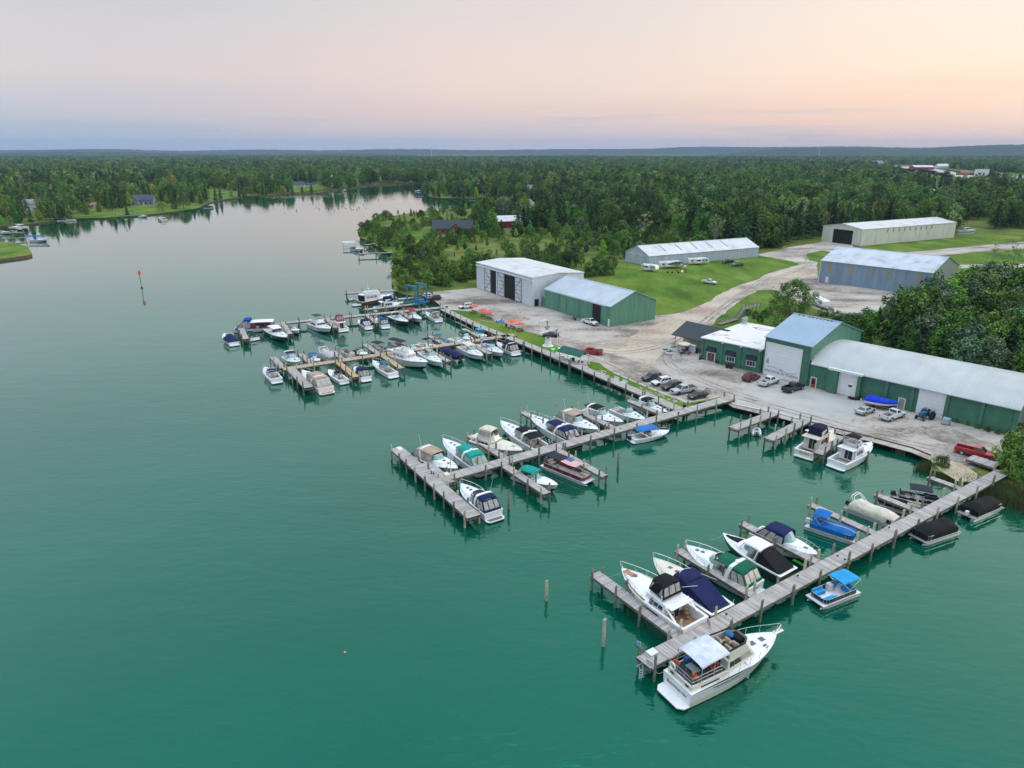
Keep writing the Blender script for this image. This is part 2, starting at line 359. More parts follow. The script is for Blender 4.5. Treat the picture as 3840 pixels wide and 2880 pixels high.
# ---- the lake
def water_mat():
 m = bpy.data.materials.new('lake_water'); m.use_nodes = True; nt = m.node_tree; N = nt.nodes; Lk = nt.links; b = N['Principled BSDF']
 b.inputs['Roughness'].default_value = .03; b.inputs['IOR'].default_value = 1.95; b.inputs['Specular Tint'].default_value = (.03, .92, .66, 1)
 b.inputs['Coat Weight'].default_value = .5; b.inputs['Coat IOR'].default_value = 1.33; b.inputs['Coat Roughness'].default_value = .02   # silt-green lake
 tc = N.new('ShaderNodeTexCoord')
 n0 = N.new('ShaderNodeTexNoise'); n0.inputs['Scale'].default_value = .012; n0.inputs['Detail'].default_value = 3
 Lk.new(tc.outputs['Object'], n0.inputs['Vector'])
 rp = N.new('ShaderNodeValToRGB'); e = rp.color_ramp.elements; e[0].position = .35; e[1].position = .65
 e[0].color = (.0006, .054, .032, 1); e[1].color = (.0006, .078, .046, 1)
 Lk.new(n0.outputs['Fac'], rp.inputs[0]); Lk.new(rp.outputs[0], b.inputs['Base Color'])
 mp = N.new('ShaderNodeMapping'); mp.inputs['Rotation'].default_value = (0, 0, .5); mp.inputs['Scale'].default_value = (.55, 1.3, 1)
 Lk.new(tc.outputs['Object'], mp.inputs[0])
 n1 = N.new('ShaderNodeTexNoise'); n1.inputs['Scale'].default_value = .9; n1.inputs['Detail'].default_value = 3; n1.inputs['Roughness'].default_value = .5
 n2 = N.new('ShaderNodeTexNoise'); n2.inputs['Scale'].default_value = .16; n2.inputs['Detail'].default_value = 2
 Lk.new(mp.outputs[0], n1.inputs['Vector']); Lk.new(mp.outputs[0], n2.inputs['Vector'])
 # calm and ruffled patches
 n3 = N.new('ShaderNodeTexNoise'); n3.inputs['Scale'].default_value = .02; n3.inputs['Detail'].default_value = 2; Lk.new(tc.outputs['Object'], n3.inputs['Vector'])
 r3 = N.new('ShaderNodeMapRange'); r3.inputs['From Min'].default_value = .35; r3.inputs['From Max'].default_value = .65; r3.inputs['To Min'].default_value = .35; r3.inputs['To Max'].default_value = 1.0
 Lk.new(n3.outputs['Fac'], r3.inputs['Value'])
 ml = N.new('ShaderNodeMath'); ml.operation = 'MULTIPLY'; Lk.new(n1.outputs['Fac'], ml.inputs[0]); Lk.new(r3.outputs[0], ml.inputs[1])
 ad = N.new('ShaderNodeMath'); ad.operation = 'MULTIPLY_ADD'; ad.inputs[1].default_value = 1.5
 Lk.new(n2.outputs['Fac'], ad.inputs[0]); Lk.new(ml.outputs[0], ad.inputs[2])
 bp = N.new('ShaderNodeBump'); bp.inputs['Strength'].default_value = 1.0; bp.inputs['Distance'].default_value = .08
 sp = N.new('ShaderNodeSeparateXYZ'); Lk.new(tc.outputs['Object'], sp.inputs[0])      # breeze near the marina, calm up the river
 cm = N.new('ShaderNodeMapRange'); cm.interpolation_type = 'SMOOTHSTEP'; cm.inputs['From Min'].default_value = 60; cm.inputs['From Max'].default_value = 240; cm.inputs['To Min'].default_value = 1.0; cm.inputs['To Max'].default_value = .22
 Lk.new(sp.outputs['Y'], cm.inputs['Value']); mh = N.new('ShaderNodeMath'); mh.operation = 'MULTIPLY'; Lk.new(ad.outputs[0], mh.inputs[0]); Lk.new(cm.outputs[0], mh.inputs[1])
 Lk.new(mh.outputs[0], bp.inputs['Height']); Lk.new(bp.outputs[0], b.inputs['Normal']); Lk.new(bp.outputs[0], b.inputs['Coat Normal'])
 return m
M_WATER = water_mat()
o = MB().poly([(-14000, -400, 0), (14000, -400, 0), (14000, 15500, 0), (-14000, 15500, 0)]).build('lake_water', M_WATER); kind(o, 'structure')
area('distant_lake', [(1120, 337.5), (1250, 336.2), (1420, 337), (1440, 339), (1330, 341), (1200, 341)], M_WATER, .02, 0, 900)
# ---- wooded hills along the horizon
def hills():
 m = mat('hill_forest', (.035, .055, .03), .95, var=.35, scale=.02, spec=.1)
 r = random.Random(11)
 for nm, Y, prof, dep in (('far_hills', 9500, [(-9000, 45), (-7000, 60), (-5200, 62), (-4200, 52), (-2600, 58), (-900, 62), (300, 58), (1600, 75), (2600, 92), (3600, 98), (5200, 90), (7000, 110), (9000, 120)], 1500),
                             ('near_hills', 6200, [(-9000, 5), (-5200, 34), (-4000, 38), (-3000, 28), (-1500, 20), (-300, 10), (1500, 10), (2400, 62), (3100, 70), (4200, 92), (5000, 112), (6500, 130), (9000, 140)], 1200)):
  xs = [-9000 + i * 18000 / 500 for i in range(501)]
  rings = []
  for frac, hh in ((0, 0), (.35, .75), (.5, 1.0), (.65, .75), (1.0, 0.0)):
   ring = []
   for x in xs:
    for a, b in zip(prof, prof[1:]):
     if a[0] <= x <= b[0]:
      t = (x - a[0]) / (b[0] - a[0]); t = t * t * (3 - 2 * t); z = a[1] + (b[1] - a[1]) * t; break
    ring.append((x + r.uniform(-12, 12), Y + dep * (frac - .5), LZ - 2 + hh * (z + r.uniform(-3.5, 3.5) + 6 * math.sin(x / 310))))
   rings.append(ring)
  kind(MB().loft(rings, 0, False, False, False).build(nm, m, smooth=60), 'structure')
hills()
M_TRACK = ground_mat('worn_gravel', [(.19, .16, .14), (.29, .25, .22), (.385, .345, .31)], .22, 8, 1.1, pos=(.36, .5, .62))
def tracks(name, pts, lift):
 g = [P('', x, y, LZ + lift) for x, y in pts]; q = []
 for i in range(len(g) - 1):                                    # smooth the measured line
  a, b = g[max(i - 1, 0)], g[min(i + 2, len(g) - 1)]
  for k in range(6): t = k / 6; m0, m1 = (g[i + 1] - a) * .5, (b - g[i]) * .5; q.append(g[i] * (2 * t**3 - 3 * t * t + 1) + m0 * (t**3 - 2 * t * t + t) + g[i + 1] * (3 * t * t - 2 * t**3) + m1 * (t**3 - t * t))
 q.append(g[-1]); mb = MB()
 for off in (-.85, .85):
  l, r = [], []
  for i, p in enumerate(q):
   d = (q[min(i + 1, len(q) - 1)] - q[max(i - 1, 0)]).normalized(); n = Vector((-d.y, d.x, 0)); w = RND.uniform(.16, .34); l.append(p + n * (off + w)); r.append(p + n * (off - w))
  mb.loft([r, l], 0, False, False, False)
 kind(mb.build(name, M_TRACK), 'structure')
for i, t in enumerate(([(1662, 596), (1600, 634), (1545, 676), (1480, 722), (1410, 752), (1330, 762), (1270, 752)], [(1700, 600), (1640, 618), (1580, 652), (1510, 706), (1440, 770), (1500, 815), (1640, 866)], [(1765, 530), (1735, 548), (1748, 572), (1705, 590), (1655, 608), (1590, 642)], [(1190, 742), (1290, 772), (1400, 818), (1530, 842), (1700, 886), (1900, 940), (2120, 992)], [(1040, 690), (1130, 708), (1240, 738), (1340, 752)], [(2230, 523), (2100, 537), (1960, 549), (1860, 568)])): tracks('tyre_tracks', t, .012 + .004 * i)
for i, t in enumerate(([(1285, 760), (1330, 765), (1400, 790), (1450, 812), (1440, 822), (1370, 800), (1310, 780)], [(1180, 730), (1230, 735), (1290, 750), (1260, 756), (1200, 745)], [(1060, 672), (1110, 676), (1150, 690), (1110, 694), (1070, 686)], [(1990, 920), (2080, 935), (2160, 965), (2100, 970), (2010, 945)], [(1560, 800), (1620, 815), (1600, 828), (1550, 815)])): area('worn_patch', t, M_TRACK, .040 + .004 * i, .9, 1.6, 60 + i)
# ================================================================== marina buildings
def sheet_metal(name, col, pitch=.45, axis=0, rough=.45, var=.1, stain=None, rib=.10):
 """ribbed sheet-metal cladding: fine ribs every `pitch` metres along a local axis, panel to panel tone changes, weather streaks"""
 if name in MATS: return MATS[name]
 m = mat(name, col, rough, var=0); nt = m.node_tree; N = nt.nodes; Lk = nt.links; b = N['Principled BSDF']
 tc = N.new('ShaderNodeTexCoord'); sp = N.new('ShaderNodeSeparateXYZ'); Lk.new(tc.outputs['Object'], sp.inputs[0])
 src = sp.outputs[axis] if axis < 2 else None
 if axis == 2:                                              # walls on all four sides: x + y
  a = N.new('ShaderNodeMath'); a.operation = 'ADD'; Lk.new(sp.outputs[0], a.inputs[0]); Lk.new(sp.outputs[1], a.inputs[1]); src = a.outputs[0]
 def mth(op, x, y):
  q = N.new('ShaderNodeMath'); q.operation = op
  for i, v in enumerate((x, y)):
   if isinstance(v, (int, float)): q.inputs[i].default_value = v
   else: Lk.new(v, q.inputs[i])
  return q.outputs[0]
 s = mth('SINE', mth('MULTIPLY', src, 2 * PI / pitch), 0)
 panel = N.new('ShaderNodeTexWhiteNoise'); panel.noise_dimensions = '1D'; Lk.new(mth('FLOOR', mth('MULTIPLY', src, 1 / (pitch * 3)), 0), panel.inputs['W'])
 mp = N.new('ShaderNodeMapping'); mp.inputs['Scale'].default_value = (.9, .9, .12) if axis == 2 else (.25, .25, .25); Lk.new(tc.outputs['Object'], mp.inputs[0])
 nz = N.new('ShaderNodeTexNoise'); nz.inputs['Scale'].default_value = 1.0; nz.inputs['Detail'].default_value = 6; Lk.new(mp.outputs[0], nz.inputs['Vector'])
 f = mth('ADD', mth('MULTIPLY', nz.outputs['Fac'], 1.0), mth('ADD', mth('MULTIPLY', panel.outputs['Value'], .13), mth('MULTIPLY', s, rib)))
 rp = N.new('ShaderNodeValToRGB'); e = rp.color_ramp.elements; e[0].position = .3; e[1].position = .85
 e[0].color = (*(stain or [v * (1 - 2 * var) for v in col]), 1); e[1].color = (*[min(.9, v * (1 + var)) for v in col], 1)
 if stain: e.new(.45).color = (*[v * (1 - var) for v in col], 1)
 Lk.new(f, rp.inputs[0]); Lk.new(rp.outputs[0], b.inputs['Base Color'])
 bp = N.new('ShaderNodeBump'); bp.inputs['Strength'].default_value = .6; bp.inputs['Distance'].default_value = .03
 Lk.new(s, bp.inputs['Height']); Lk.new(bp.outputs[0], b.inputs['Normal'])
 return m
WHITE_METAL = sheet_metal('white_sheet_metal', (.66, .69, .73), .5, 2, .45, .08)
ROOF_WHITE = sheet_metal('white_metal_roof', (.60, .62, .65), .6, 0, .4, .10, (.40, .41, .42), .05)
ROOF_GALV = sheet_metal('galvanised_roof', (.46, .53, .60), .6, 0, .4, .10)
ROOF_STAIN = sheet_metal('stained_galvanised_roof', (.50, .56, .63), .7, 0, .42, .12, (.27, .29, .33))
ROOF_BLUE = sheet_metal('blue_grey_metal_roof', (.29, .40, .52), .6, 0, .35, .06)
GREEN_METAL = sheet_metal('green_sheet_metal', (.10, .27, .19), .5, 2, .5, .12)
GALV_WALL = sheet_metal('galvanised_wall', (.42, .51, .59), .5, 2, .5, .12)
BLUE_WALL = sheet_metal('blue_grey_wall', (.22, .31, .40), .5, 2, .5, .10, (.17, .22, .28))
CREAM_WALL = sheet_metal('cream_wall', (.66, .665, .60), .9, 2, .55, .07, (.46, .46, .40))
GREY_GREEN = sheet_metal('grey_green_wall', (.26, .33, .31), .9, 2, .55, .06)
GREEN_BLOCK = mat('green_block', (.055, .175, .115), .7, var=.2, scale=.6, bump=.4, bscale=3)
WHITE_PAINT = mat('white_paint', (.74, .75, .76), .5, var=.06, scale=.8)
SHADE_IN = mat('doorway_shade', (.012, .012, .013), .9, var=0)  # near-black paint standing in for interior shade behind the doorways
GLASS_DK = mat('dark_glass', (.02, .025, .03), .08, var=0, spec=.6)
WOOD_RED = mat('red_brown_wood', (.30, .10, .04), .5, var=.25, scale=4)
NAVY_FAB = mat('navy_fabric', (.012, .016, .045), .85, var=.25, scale=2)
GREY_STEEL = mat('grey_steel', (.30, .31, .33), .4, .6, var=.2)
SKYLIGHT = mat('skylight_panel', (.33, .33, .30), .5, var=.3)
YELLOW_PANEL = mat('aged_plastic_panel', (.33, .29, .20), .6, var=.3, scale=2)
DARK_STEEL = mat('dark_frame_steel', (.07, .08, .13), .5, .3, var=.2)
MEMBRANE = mat('roof_membrane', (.70, .69, .69), .6, var=.10, scale=.6)
BLDS = []
class Bld:
 """a building frame measured from the photograph: local x along the front wall, y to the back, z up"""
 def __init__(s, name, label, cat, A, B, eave, back, ridge, side='B', z0=LZ, group=None):
  pA, pB = P('', *A, z0), P('', *B, z0)
  u = pB - pA; s.L = u.length; u.normalize(); n = Vector((-u.y, u.x, 0))
  c = pB if side == 'B' else pA
  s.he = HT(c, '', *eave) - z0
  s.W = (P('', *back, z0 + s.he) - c).dot(n)
  s.hr = HT(c + n * s.W / 2, '', *ridge) - z0 if ridge else s.he
  s.O, s.u, s.n, s.z0 = pA, u, n, z0
  s.rz = math.atan2(u.y, u.x)
  s.root = thing(name, label, cat, pA, s.rz, group); BLDS.append(s)
 def loc(s, k, x, y, z=None):
  """local x of a photograph point on the front wall (height z above the base)"""
  zz = s.z0 if z is None else s.z0 + z
  return (P(k, x, y, zz) - s.O).dot(s.u)
 def at(s, x, y, z=0): return s.O + s.u * x + s.n * y + Vector((0, 0, z))
 def frontz(s, k, x, y):
  """local (x, z) of a photograph point lying on the front wall plane"""
  a, b = px(k, x, y); d = Vector((a - 1106, F * CP - (b - 829.5) * SP, -F * SP - (b - 829.5) * CP))
  t = (s.O - Vector((0, 0, H))).dot(s.n) / d.dot(s.n); q = Vector((0, 0, H)) + d * t
  return (q - s.O).dot(s.u), q.z - s.z0
def gable(b, wallm, roofm, over=.35, th=.12, gablem=None):
 L, W, e, r = b.L, b.W, b.he, b.hr
 w = MB()
 w.add([(0, 0, 0), (L, 0, 0), (L, 0, e), (0, 0, e)], [(0, 1, 2, 3)]); w.add([(0, W, 0), (L, W, 0), (L, W, e), (0, W, e)], [(3, 2, 1, 0)])
 w.add([(0, 0, 0), (0, W, 0), (0, W, e), (0, W / 2, r), (0, 0, e)], [(4, 3, 2, 1, 0)], 1)
 w.add([(L, 0, 0), (L, W, 0), (L, W, e), (L, W / 2, r), (L, 0, e)], [(0, 1, 2, 3, 4)], 1)
 w.build('wall', [wallm, gablem or wallm], b.root)
 rf = MB(); sl = (r - e) / (W / 2)
 for y0, y1 in ((-over, W / 2), (W + over, W / 2)):
  z0 = e - sl * over + .02; z1 = r + .02
  pts = [(-over, y0, z0), (L + over, y0, z0), (L + over, y1, z1), (-over, y1, z1)]
  up = [(x, y, z + th) for x, y, z in pts]
  rf.add(pts + up, [(0, 1, 2, 3), (7, 6, 5, 4), (0, 4, 5, 1), (1, 5, 6, 2), (3, 7, 4, 0)] if y0 < y1 else [(3, 2, 1, 0), (4, 5, 6, 7), (1, 5, 4, 0), (2, 6, 5, 1), (0, 4, 7, 3)])
 rf.build('roof', roofm, b.root)
 cap = MB(); cap.bar((-over - .02, W / 2, r + th + .03), (L + over + .02, W / 2, r + th + .03), .5, .06); cap.build('ridge_cap', roofm, b.root)
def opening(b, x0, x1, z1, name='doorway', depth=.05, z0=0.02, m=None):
 """an open doorway drawn as a thin slab, the unlit inside painted near-black"""
 return MB().box((x0 + x1) / 2, -.004 + depth / 2 - .02, (z0 + z1) / 2, x1 - x0, depth, z1 - z0).build(name, m or SHADE_IN, b.root)
def panel(b, x0, x1, z0, z1, name, m, off=.06, y=0.0, parent=None, bevel=0):
 return MB().box((x0 + x1) / 2, y - off / 2, (z0 + z1) / 2, x1 - x0, off, z1 - z0).build(name, m, parent or b.root, bevel=bevel)
# ---- 1 white shed with three tall sliding door bays
b = Bld('boat_shed', 'white metal boat shed with tall open doors and braced grey door leaves', 'boat shed', (1030, 621.6), (1150, 662.4), (1151, 600.6), (1262.9, 589.3), (1207.5, 589.9))
gable(b, WHITE_METAL, ROOF_WHITE, .3)
def leaf(b, x0, x1, z1, up):
 d = MB().box((x0 + x1) / 2, -.16, z1 / 2 + .1, x1 - x0, .12, z1 - .1).build('door_leaf', WHITE_METAL, b.root)
 f = MB(); y = -.24
 for x in (x0 + .08, x1 - .08): f.box(x, y, z1 / 2 + .1, .14, .06, z1 - .1)
 k = 6
 for i in range(k + 1): f.box((x0 + x1) / 2, y + .035, .17 + (z1 - .24) * i / k, x1 - x0 - .3, .05, .12)
 zm = z1 / 2 + .1
 a, c = ((x0, x1) if up else (x1, x0))
 f.bar((a, y - .04, .2), (c, y - .04, zm), .05, .14); f.bar((c, y - .04, zm), (a, y - .04, z1), .05, .14)
 f.build('brace', DARK_STEEL, d)
fx = lambda k, x, y: b.frontz(k, x, y)[0]
zt = b.frontz('c7', 57, 195)[1] - .2
xs = [fx('c7', q, 330) for q in (57, 127, 185, 208, 283, 407, 483)]
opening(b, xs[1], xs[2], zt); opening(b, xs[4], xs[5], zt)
leaf(b, xs[0], xs[1], zt, True); leaf(b, xs[3], xs[4], zt, True); leaf(b, xs[5], xs[6], zt, False)
panel(b, xs[6] + .8, b.L - .6, .1, zt, 'door_leaf', WHITE_METAL, .10)
panel(b, .3, xs[0] - .5, .1, zt, 'door_leaf', WHITE_METAL, .10)
panel(b, -.1, b.L + .1, zt + .12, zt + .42, 'door_track', WHITE_PAINT, .34)
MB().box(b.L + .03, 1.6, 1.15, .06, 1.6, 2.3).build('doorway', SHADE_IN, b.root)
MB().box(b.L + .1, 2.95, 1.1, .18, .9, 2.2).build('side_door', WHITE_METAL, b.root)
WS = b
# ---- 2 green shed
b = Bld('boat_shed', 'green metal storage shed with pale roof and one dark open sliding door', 'boat shed', (1176.6, 663.5), (1316.7, 706.5), (1317.6, 662.4), (1419.4, 648), (1350, 629.6))
gable(b, GREEN_METAL, ROOF_GALV, .3)
x0, x1 = b.frontz('c7', 1296, 700)[0], b.frontz('c7', 1390, 750)[0]
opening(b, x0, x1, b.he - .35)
for q0, q1 in ((745, 912), (915, 1000), (1000, 1142), (1145, 1290)):
 panel(b, b.frontz('c7', q0, 600)[0] + .1, b.frontz('c7', q1, 600)[0] - .02, .12, b.he - .35, 'sliding_door', GREEN_METAL, .10)
panel(b, -.1, b.L - 2, b.he - .33, b.he - .12, 'door_track', WHITE_METAL, .22)
MB().box(b.L - .42, -.04, 1.15, .72, .09, 2.2).build('side_door', WHITE_PAINT, b.root)
panel(b, -2.2, -.01, .05, 3.0, 'lean_to', GREEN_METAL, .3, .5)
# ---- 3 long galvanised shed behind the campers
b = Bld('storage_shed', 'long pale galvanised shed behind the parked campers with narrow roof skylights', 'shed', (1401, 576), (1637, 554.7), (1401, 553.5), (1344.7, 543.5), (1373.5, 531), 'A')
gable(b, GALV_WALL, ROOF_WHITE, .25, gablem=GALV_WALL)
sl = (b.hr - b.he) / (b.W / 2)
for i, q in enumerate((.17, .31, .45, .59, .73)):
 x = b.L * q; y0, y1 = b.W * .14, b.W * .46
 pts = [(x - .5, y0, b.he + sl * y0 + .17), (x + .5, y0, b.he + sl * y0 + .17), (x + .5, y1, b.he + sl * y1 + .17), (x - .5, y1, b.he + sl * y1 + .17)]
 MB().add(pts + [(p[0], p[1], p[2] - .06) for p in pts], [(0, 1, 2, 3), (7, 6, 5, 4), (0, 4, 5, 1), (1, 5, 6, 2), (2, 6, 7, 3), (3, 7, 4, 0)]).build('skylight', SKYLIGHT, b.root)
MB().box(-.06, b.W * .42, b.he * .47, .1, b.W * .62, b.he * .9).build('sliding_door', GALV_WALL, b.root)
MB().box(-.10, b.W * .42, b.he * .96, .2, b.W * .95, .18).build('door_track', WHITE_METAL, b.root)
# ---- 4 long cream shed
b = Bld('storage_shed', 'long cream shed with a wide dark open end door and small high side windows', 'shed', (1857.8, 531.5), (2060, 513), (1860, 496), (1776.5, 487), (1821.5, 483), 'A')
gable(b, CREAM_WALL, ROOF_WHITE, .3, gablem=CREAM_WALL)
MB().box(-.03, b.W * .46, b.he * .44, .08, b.W * .5, b.he * .86).build('doorway', SHADE_IN, b.root)
for y0, y1 in ((.02, .21), (.71, .98)):
 MB().box(-.08, b.W * (y0 + y1) / 2, b.he * .45, .12, b.W * (y1 - y0), b.he * .88).build('sliding_door', CREAM_WALL, b.root)
for i in range(9):
 panel(b, b.L * (.255 + .0585 * i) - .5, b.L * (.255 + .0585 * i) + .5, b.he * .70, b.he * .93, 'window', YELLOW_PANEL, .05)
# ---- 5 blue grey shed
b = Bld('storage_shed', 'blue grey ribbed shed with stained pale roof and yellowed wall panels', 'shed', (1768, 608.5), (2006, 640.5), (2013.3, 589.7), (2077.5, 572.7), (2051.6, 555.2))
gable(b, BLUE_WALL, ROOF_STAIN, .3, gablem=GREY_GREEN)
for q in (540, 722, 888, 1056, 1300):
 x, z = b.frontz('c4', q, 1040 + (q - 540) * .13)
 panel(b, x - .7, x + .7, b.he * .5, b.he * .97, 'wall_panel', YELLOW_PANEL, .04)
x, _ = b.frontz('c4', 507, 1180); panel(b, x - .6, x + .6, .1, 2.3, 'side_door', WHITE_PAINT, .07)
for x in (0, b.L): MB().box(x + (.02 if x else -.02), -.03, b.he / 2, .16, .16, b.he).build('corner_trim', WHITE_PAINT, b.root)
BS = b
# ---- 6 tall green hall with the big white lettered door
b = Bld('marina_hall', 'tall green marina hall with blue grey roof and large white lettered door', 'marina hall', (1646.4, 807.6), (1742, 833.5), (1748.6, 748.6), (1858.7, 714.8), (1811, 696.6))
TH = b
gable(b, GREEN_BLOCK, ROOF_BLUE, .35, gablem=GREEN_METAL)
x0, z0 = b.frontz('c8', 1313, 432); x1, z1 = b.frontz('c8', 1762, 515)
x0 = max(.25, x0); x1 = min(b.L - .3, x1); zt = (z0 + z1) / 2
dr = panel(b, x0 + .35, x1 - .35, .08, zt - .4, 'overhead_door', mat('overhead_door_white', (.78, .79, .82), .4, var=.04, scale=.5), .08)
for i in range(1, 9): MB().box((x0 + x1) / 2, -.085, .08 + (zt - .5) * i / 9, x1 - x0 - .75, .012, .03).build('door_seam', mat('seam_grey', (.58, .59, .61), .5, var=0), dr)
fr = MB(); fr.box(x0 + .17, -.09, zt / 2, .34, .18, zt - .02); fr.box(x1 - .17, -.09, zt / 2, .34, .18, zt - .02); fr.box((x0 + x1) / 2, -.09, zt - .19, x1 - x0 - .7, .18, .38)
fr.build('door_frame', WHITE_PAINT, b.root)
SIGN_INK = mat('sign_ink', (.10, .11, .14), .6, var=0)
w = x1 - x0 - .8
text('ANCHOR IN MARINA', w * .108, SIGN_INK, b.root, 'lettering', ((x0 + x1) / 2 + .05, -.10, zt * .155), (PI / 2, 0, 0))
sw = MB(); cx = (x0 + x1) / 2
sw.tube([(cx - w * .45 + w * .9 * t, -.10, zt * (.255 + .035 * math.sin(t * 2 * PI + .3))) for t in [i / 20 for i in range(21)]], .035, 4)
sw.tube([(cx - .1 + .42 * math.cos(a), -.10, zt * .255 + .16 * math.sin(a)) for a in [i * PI / 8 for i in range(17)]], .03, 4)
sw.build('sign_flourish', SIGN_INK, b.root)
em = MB(); ex, ez = x0 + .75, zt * .42                                    # faded blue sailing emblem at the door's edge
em.add([(ex - .05, -.095, ez - .1), (ex + .4, -.095, ez - .1), (ex + .02, -.095, ez + 1.1)], [(0, 1, 2)]); em.add([(ex - .32, -.095, ez - .05), (ex - .08, -.095, ez - .1), (ex - .05, -.095, ez + .75)], [(0, 1, 2)])
em.add([(ex - .4, -.095, ez - .22), (ex + .45, -.095, ez - .22), (ex + .3, -.095, ez - .4), (ex - .25, -.095, ez - .4)], [(3, 2, 1, 0)]); em.build('emblem', mat('emblem_blue', (.22, .28, .5), .6, var=.2), b.root)
panel(b, b.L - .32, b.L + .06, 0, b.he - .05, 'pilaster', GREEN_BLOCK, .22); panel(b, -.06, .22, 0, b.he - .05, 'pilaster', GREEN_BLOCK, .22)
panel(b, .23, b.L - .33, zt + .1, b.he - .06, 'lintel', GREEN_BLOCK, .14)
rust = mat('rust_stain', (.10, .03, .05), .8, var=.4)
sl = (b.hr - b.he) / (b.W / 2)
for x in (.13, .22, .36, .43, .52, .60, .68, .76, .84):                    # rusty runs under the ridge
 xx = b.L * x; d = .5 + .35 * RND.random()
 MB().add([(xx - .3, b.W / 2 - .25, b.hr - sl * .25 + .165), (xx - .05, b.W / 2 - .25 - d, b.hr - sl * (.25 + d) + .165), (xx + .3, b.W / 2 - .25, b.hr - sl * .25 + .165)], [(0, 1, 2)]).build('rust_streak', rust, b.root)
# ---- 7 flat roofed office
b = Bld('marina_office', 'low green office with flat white stained roof, navy awnings and wooden double door', 'office', (1512.4, 776.7), (1645.2, 806.6), (1513, 729), (1623, 699.8), None, 'A')
OF = b
L, W, e = b.L - .35, b.W, b.he
w = MB().box(L / 2, W / 2, e / 2 - .1, L, W, e - .2).build('wall', GREEN_BLOCK, b.root)
MB().box(L / 2 - .05, W / 2 - .1, e + .02, L + .3, W + .7, .26).build('roof', MEMBRANE, b.root, bevel=.03)
rs = RND
def stain(cx, cy, rx, ry, z, rot):
 n = 26; o = []; i_ = []
 for k in range(n):
  a = 2 * PI * k / n; q = 1 + .25 * math.sin(3 * a + cx) + .1 * rs.uniform(-1, 1); r2 = q * (.62 + .1 * math.sin(2 * a))
  x, y = rx * math.cos(a), ry * math.sin(a); c, s = math.cos(rot), math.sin(rot)
  o.append((cx + q * (x * c - y * s), cy + q * (x * s + y * c), z)); i_.append((cx + r2 * (x * c - y * s), cy + r2 * (x * s + y * c), z))
 MB().loft([o, i_], 0, True, False, False).build('roof_stain', mat('roof_stain', (.42, .30, .28), .7, var=.25), b.root)
for a in ((.12, .22, 2.0, .9, .5), (.42, .14, 2.1, .55, -.1), (.78, .2, 1.0, .6, .2), (.45, .82, 2.6, 1.1, .1), (.82, .6, 1.2, .4, .5)): stain(L * a[0], W * a[1], a[2], a[3], e + .155, a[4])
for q in (.03, .36, .66, .965): panel(b, L * q - .22, L * q + .22, 0, e - .12, 'pilaster', GREEN_BLOCK, .2)
for q in (.36, .66, .965): panel(b, L * q - .28, L * q + .28, e - .45, e - .13, 'roof_drop', WHITE_PAINT, .27)
def awning(x, z, w):
 p = [(x - w / 2, -.02, z), (x + w / 2, -.02, z), (x + w / 2, -1.0, z - .95), (x - w / 2, -1.0, z - .95), (x - w / 2, -.02, z - 1.0), (x + w / 2, -.02, z - 1.0)]
 MB().add(p, [(3, 2, 1, 0), (0, 4, 3), (1, 2, 5), (0, 1, 5, 4)]).build('awning', NAVY_FAB, b.root)
def window(b, x, z, w, h, n=3, y=0.0):
 f = MB()
 for dx in (-w / 2, w / 2): f.box(x + dx, y - .06, z, .14, .12, h + .14)
 for dz in (-h / 2, h / 2): f.box(x, y - .06, z + dz, w - .14, .12, .14)
 for i in range(1, n): f.box(x - w / 2 + w * i / n, y - .055, z, .08, .09, h - .14)
 fo = f.build('window', WHITE_PAINT, b.root)
 MB().box(x, y - .02, z, w - .14, .03, h - .14).build('pane', GLASS_DK, fo)
xd, _ = b.frontz('c8', 690, 660); awning(xd, 3.75, 2.3)
df = MB(); df.box(xd - 1.0, -.07, 1.2, .18, .14, 2.4); df.box(xd + 1.0, -.07, 1.2, .18, .14, 2.4); df.box(xd, -.07, 2.32, 1.82, .14, .16)
df.build('door_frame', WHITE_PAINT, b.root)
for s in (-1, 1):
 d = MB().box(xd + s * .45, -.03, 1.15, .86, .06, 2.2).build('door', WOOD_RED, b.root)
 MB().box(xd + s * .45, -.066, 1.25, .46, .012, 1.5).build('pane', GLASS_DK, d)
for q in ((918, 640), (1155, 690)):
 xw, _ = b.frontz('c8', q[0], q[1]); awning(xw, 3.75, 2.4); window(b, xw, 1.75, 2.1, 1.2)
MB().box(xd, -.9, .10, 4.6, 1.7, .2).build('step', mat('step_concrete', (.42, .41, .40), .9, var=.15), b.root)
tag(MB().box(0, 0, .55, 1.1, .8, 1.1).box(0, 0, 1.25, 1.3, .95, .3).box(.2, .1, 1.6, .6, .5, .4).build('roof_vent', mat('vent_metal', (.5, .56, .6), .4, .4, var=.2), None, loc=P('c8', 1080, 225, LZ + e + .2), rz=b.rz), 'pale metal vent unit standing behind the office roof', 'vent')
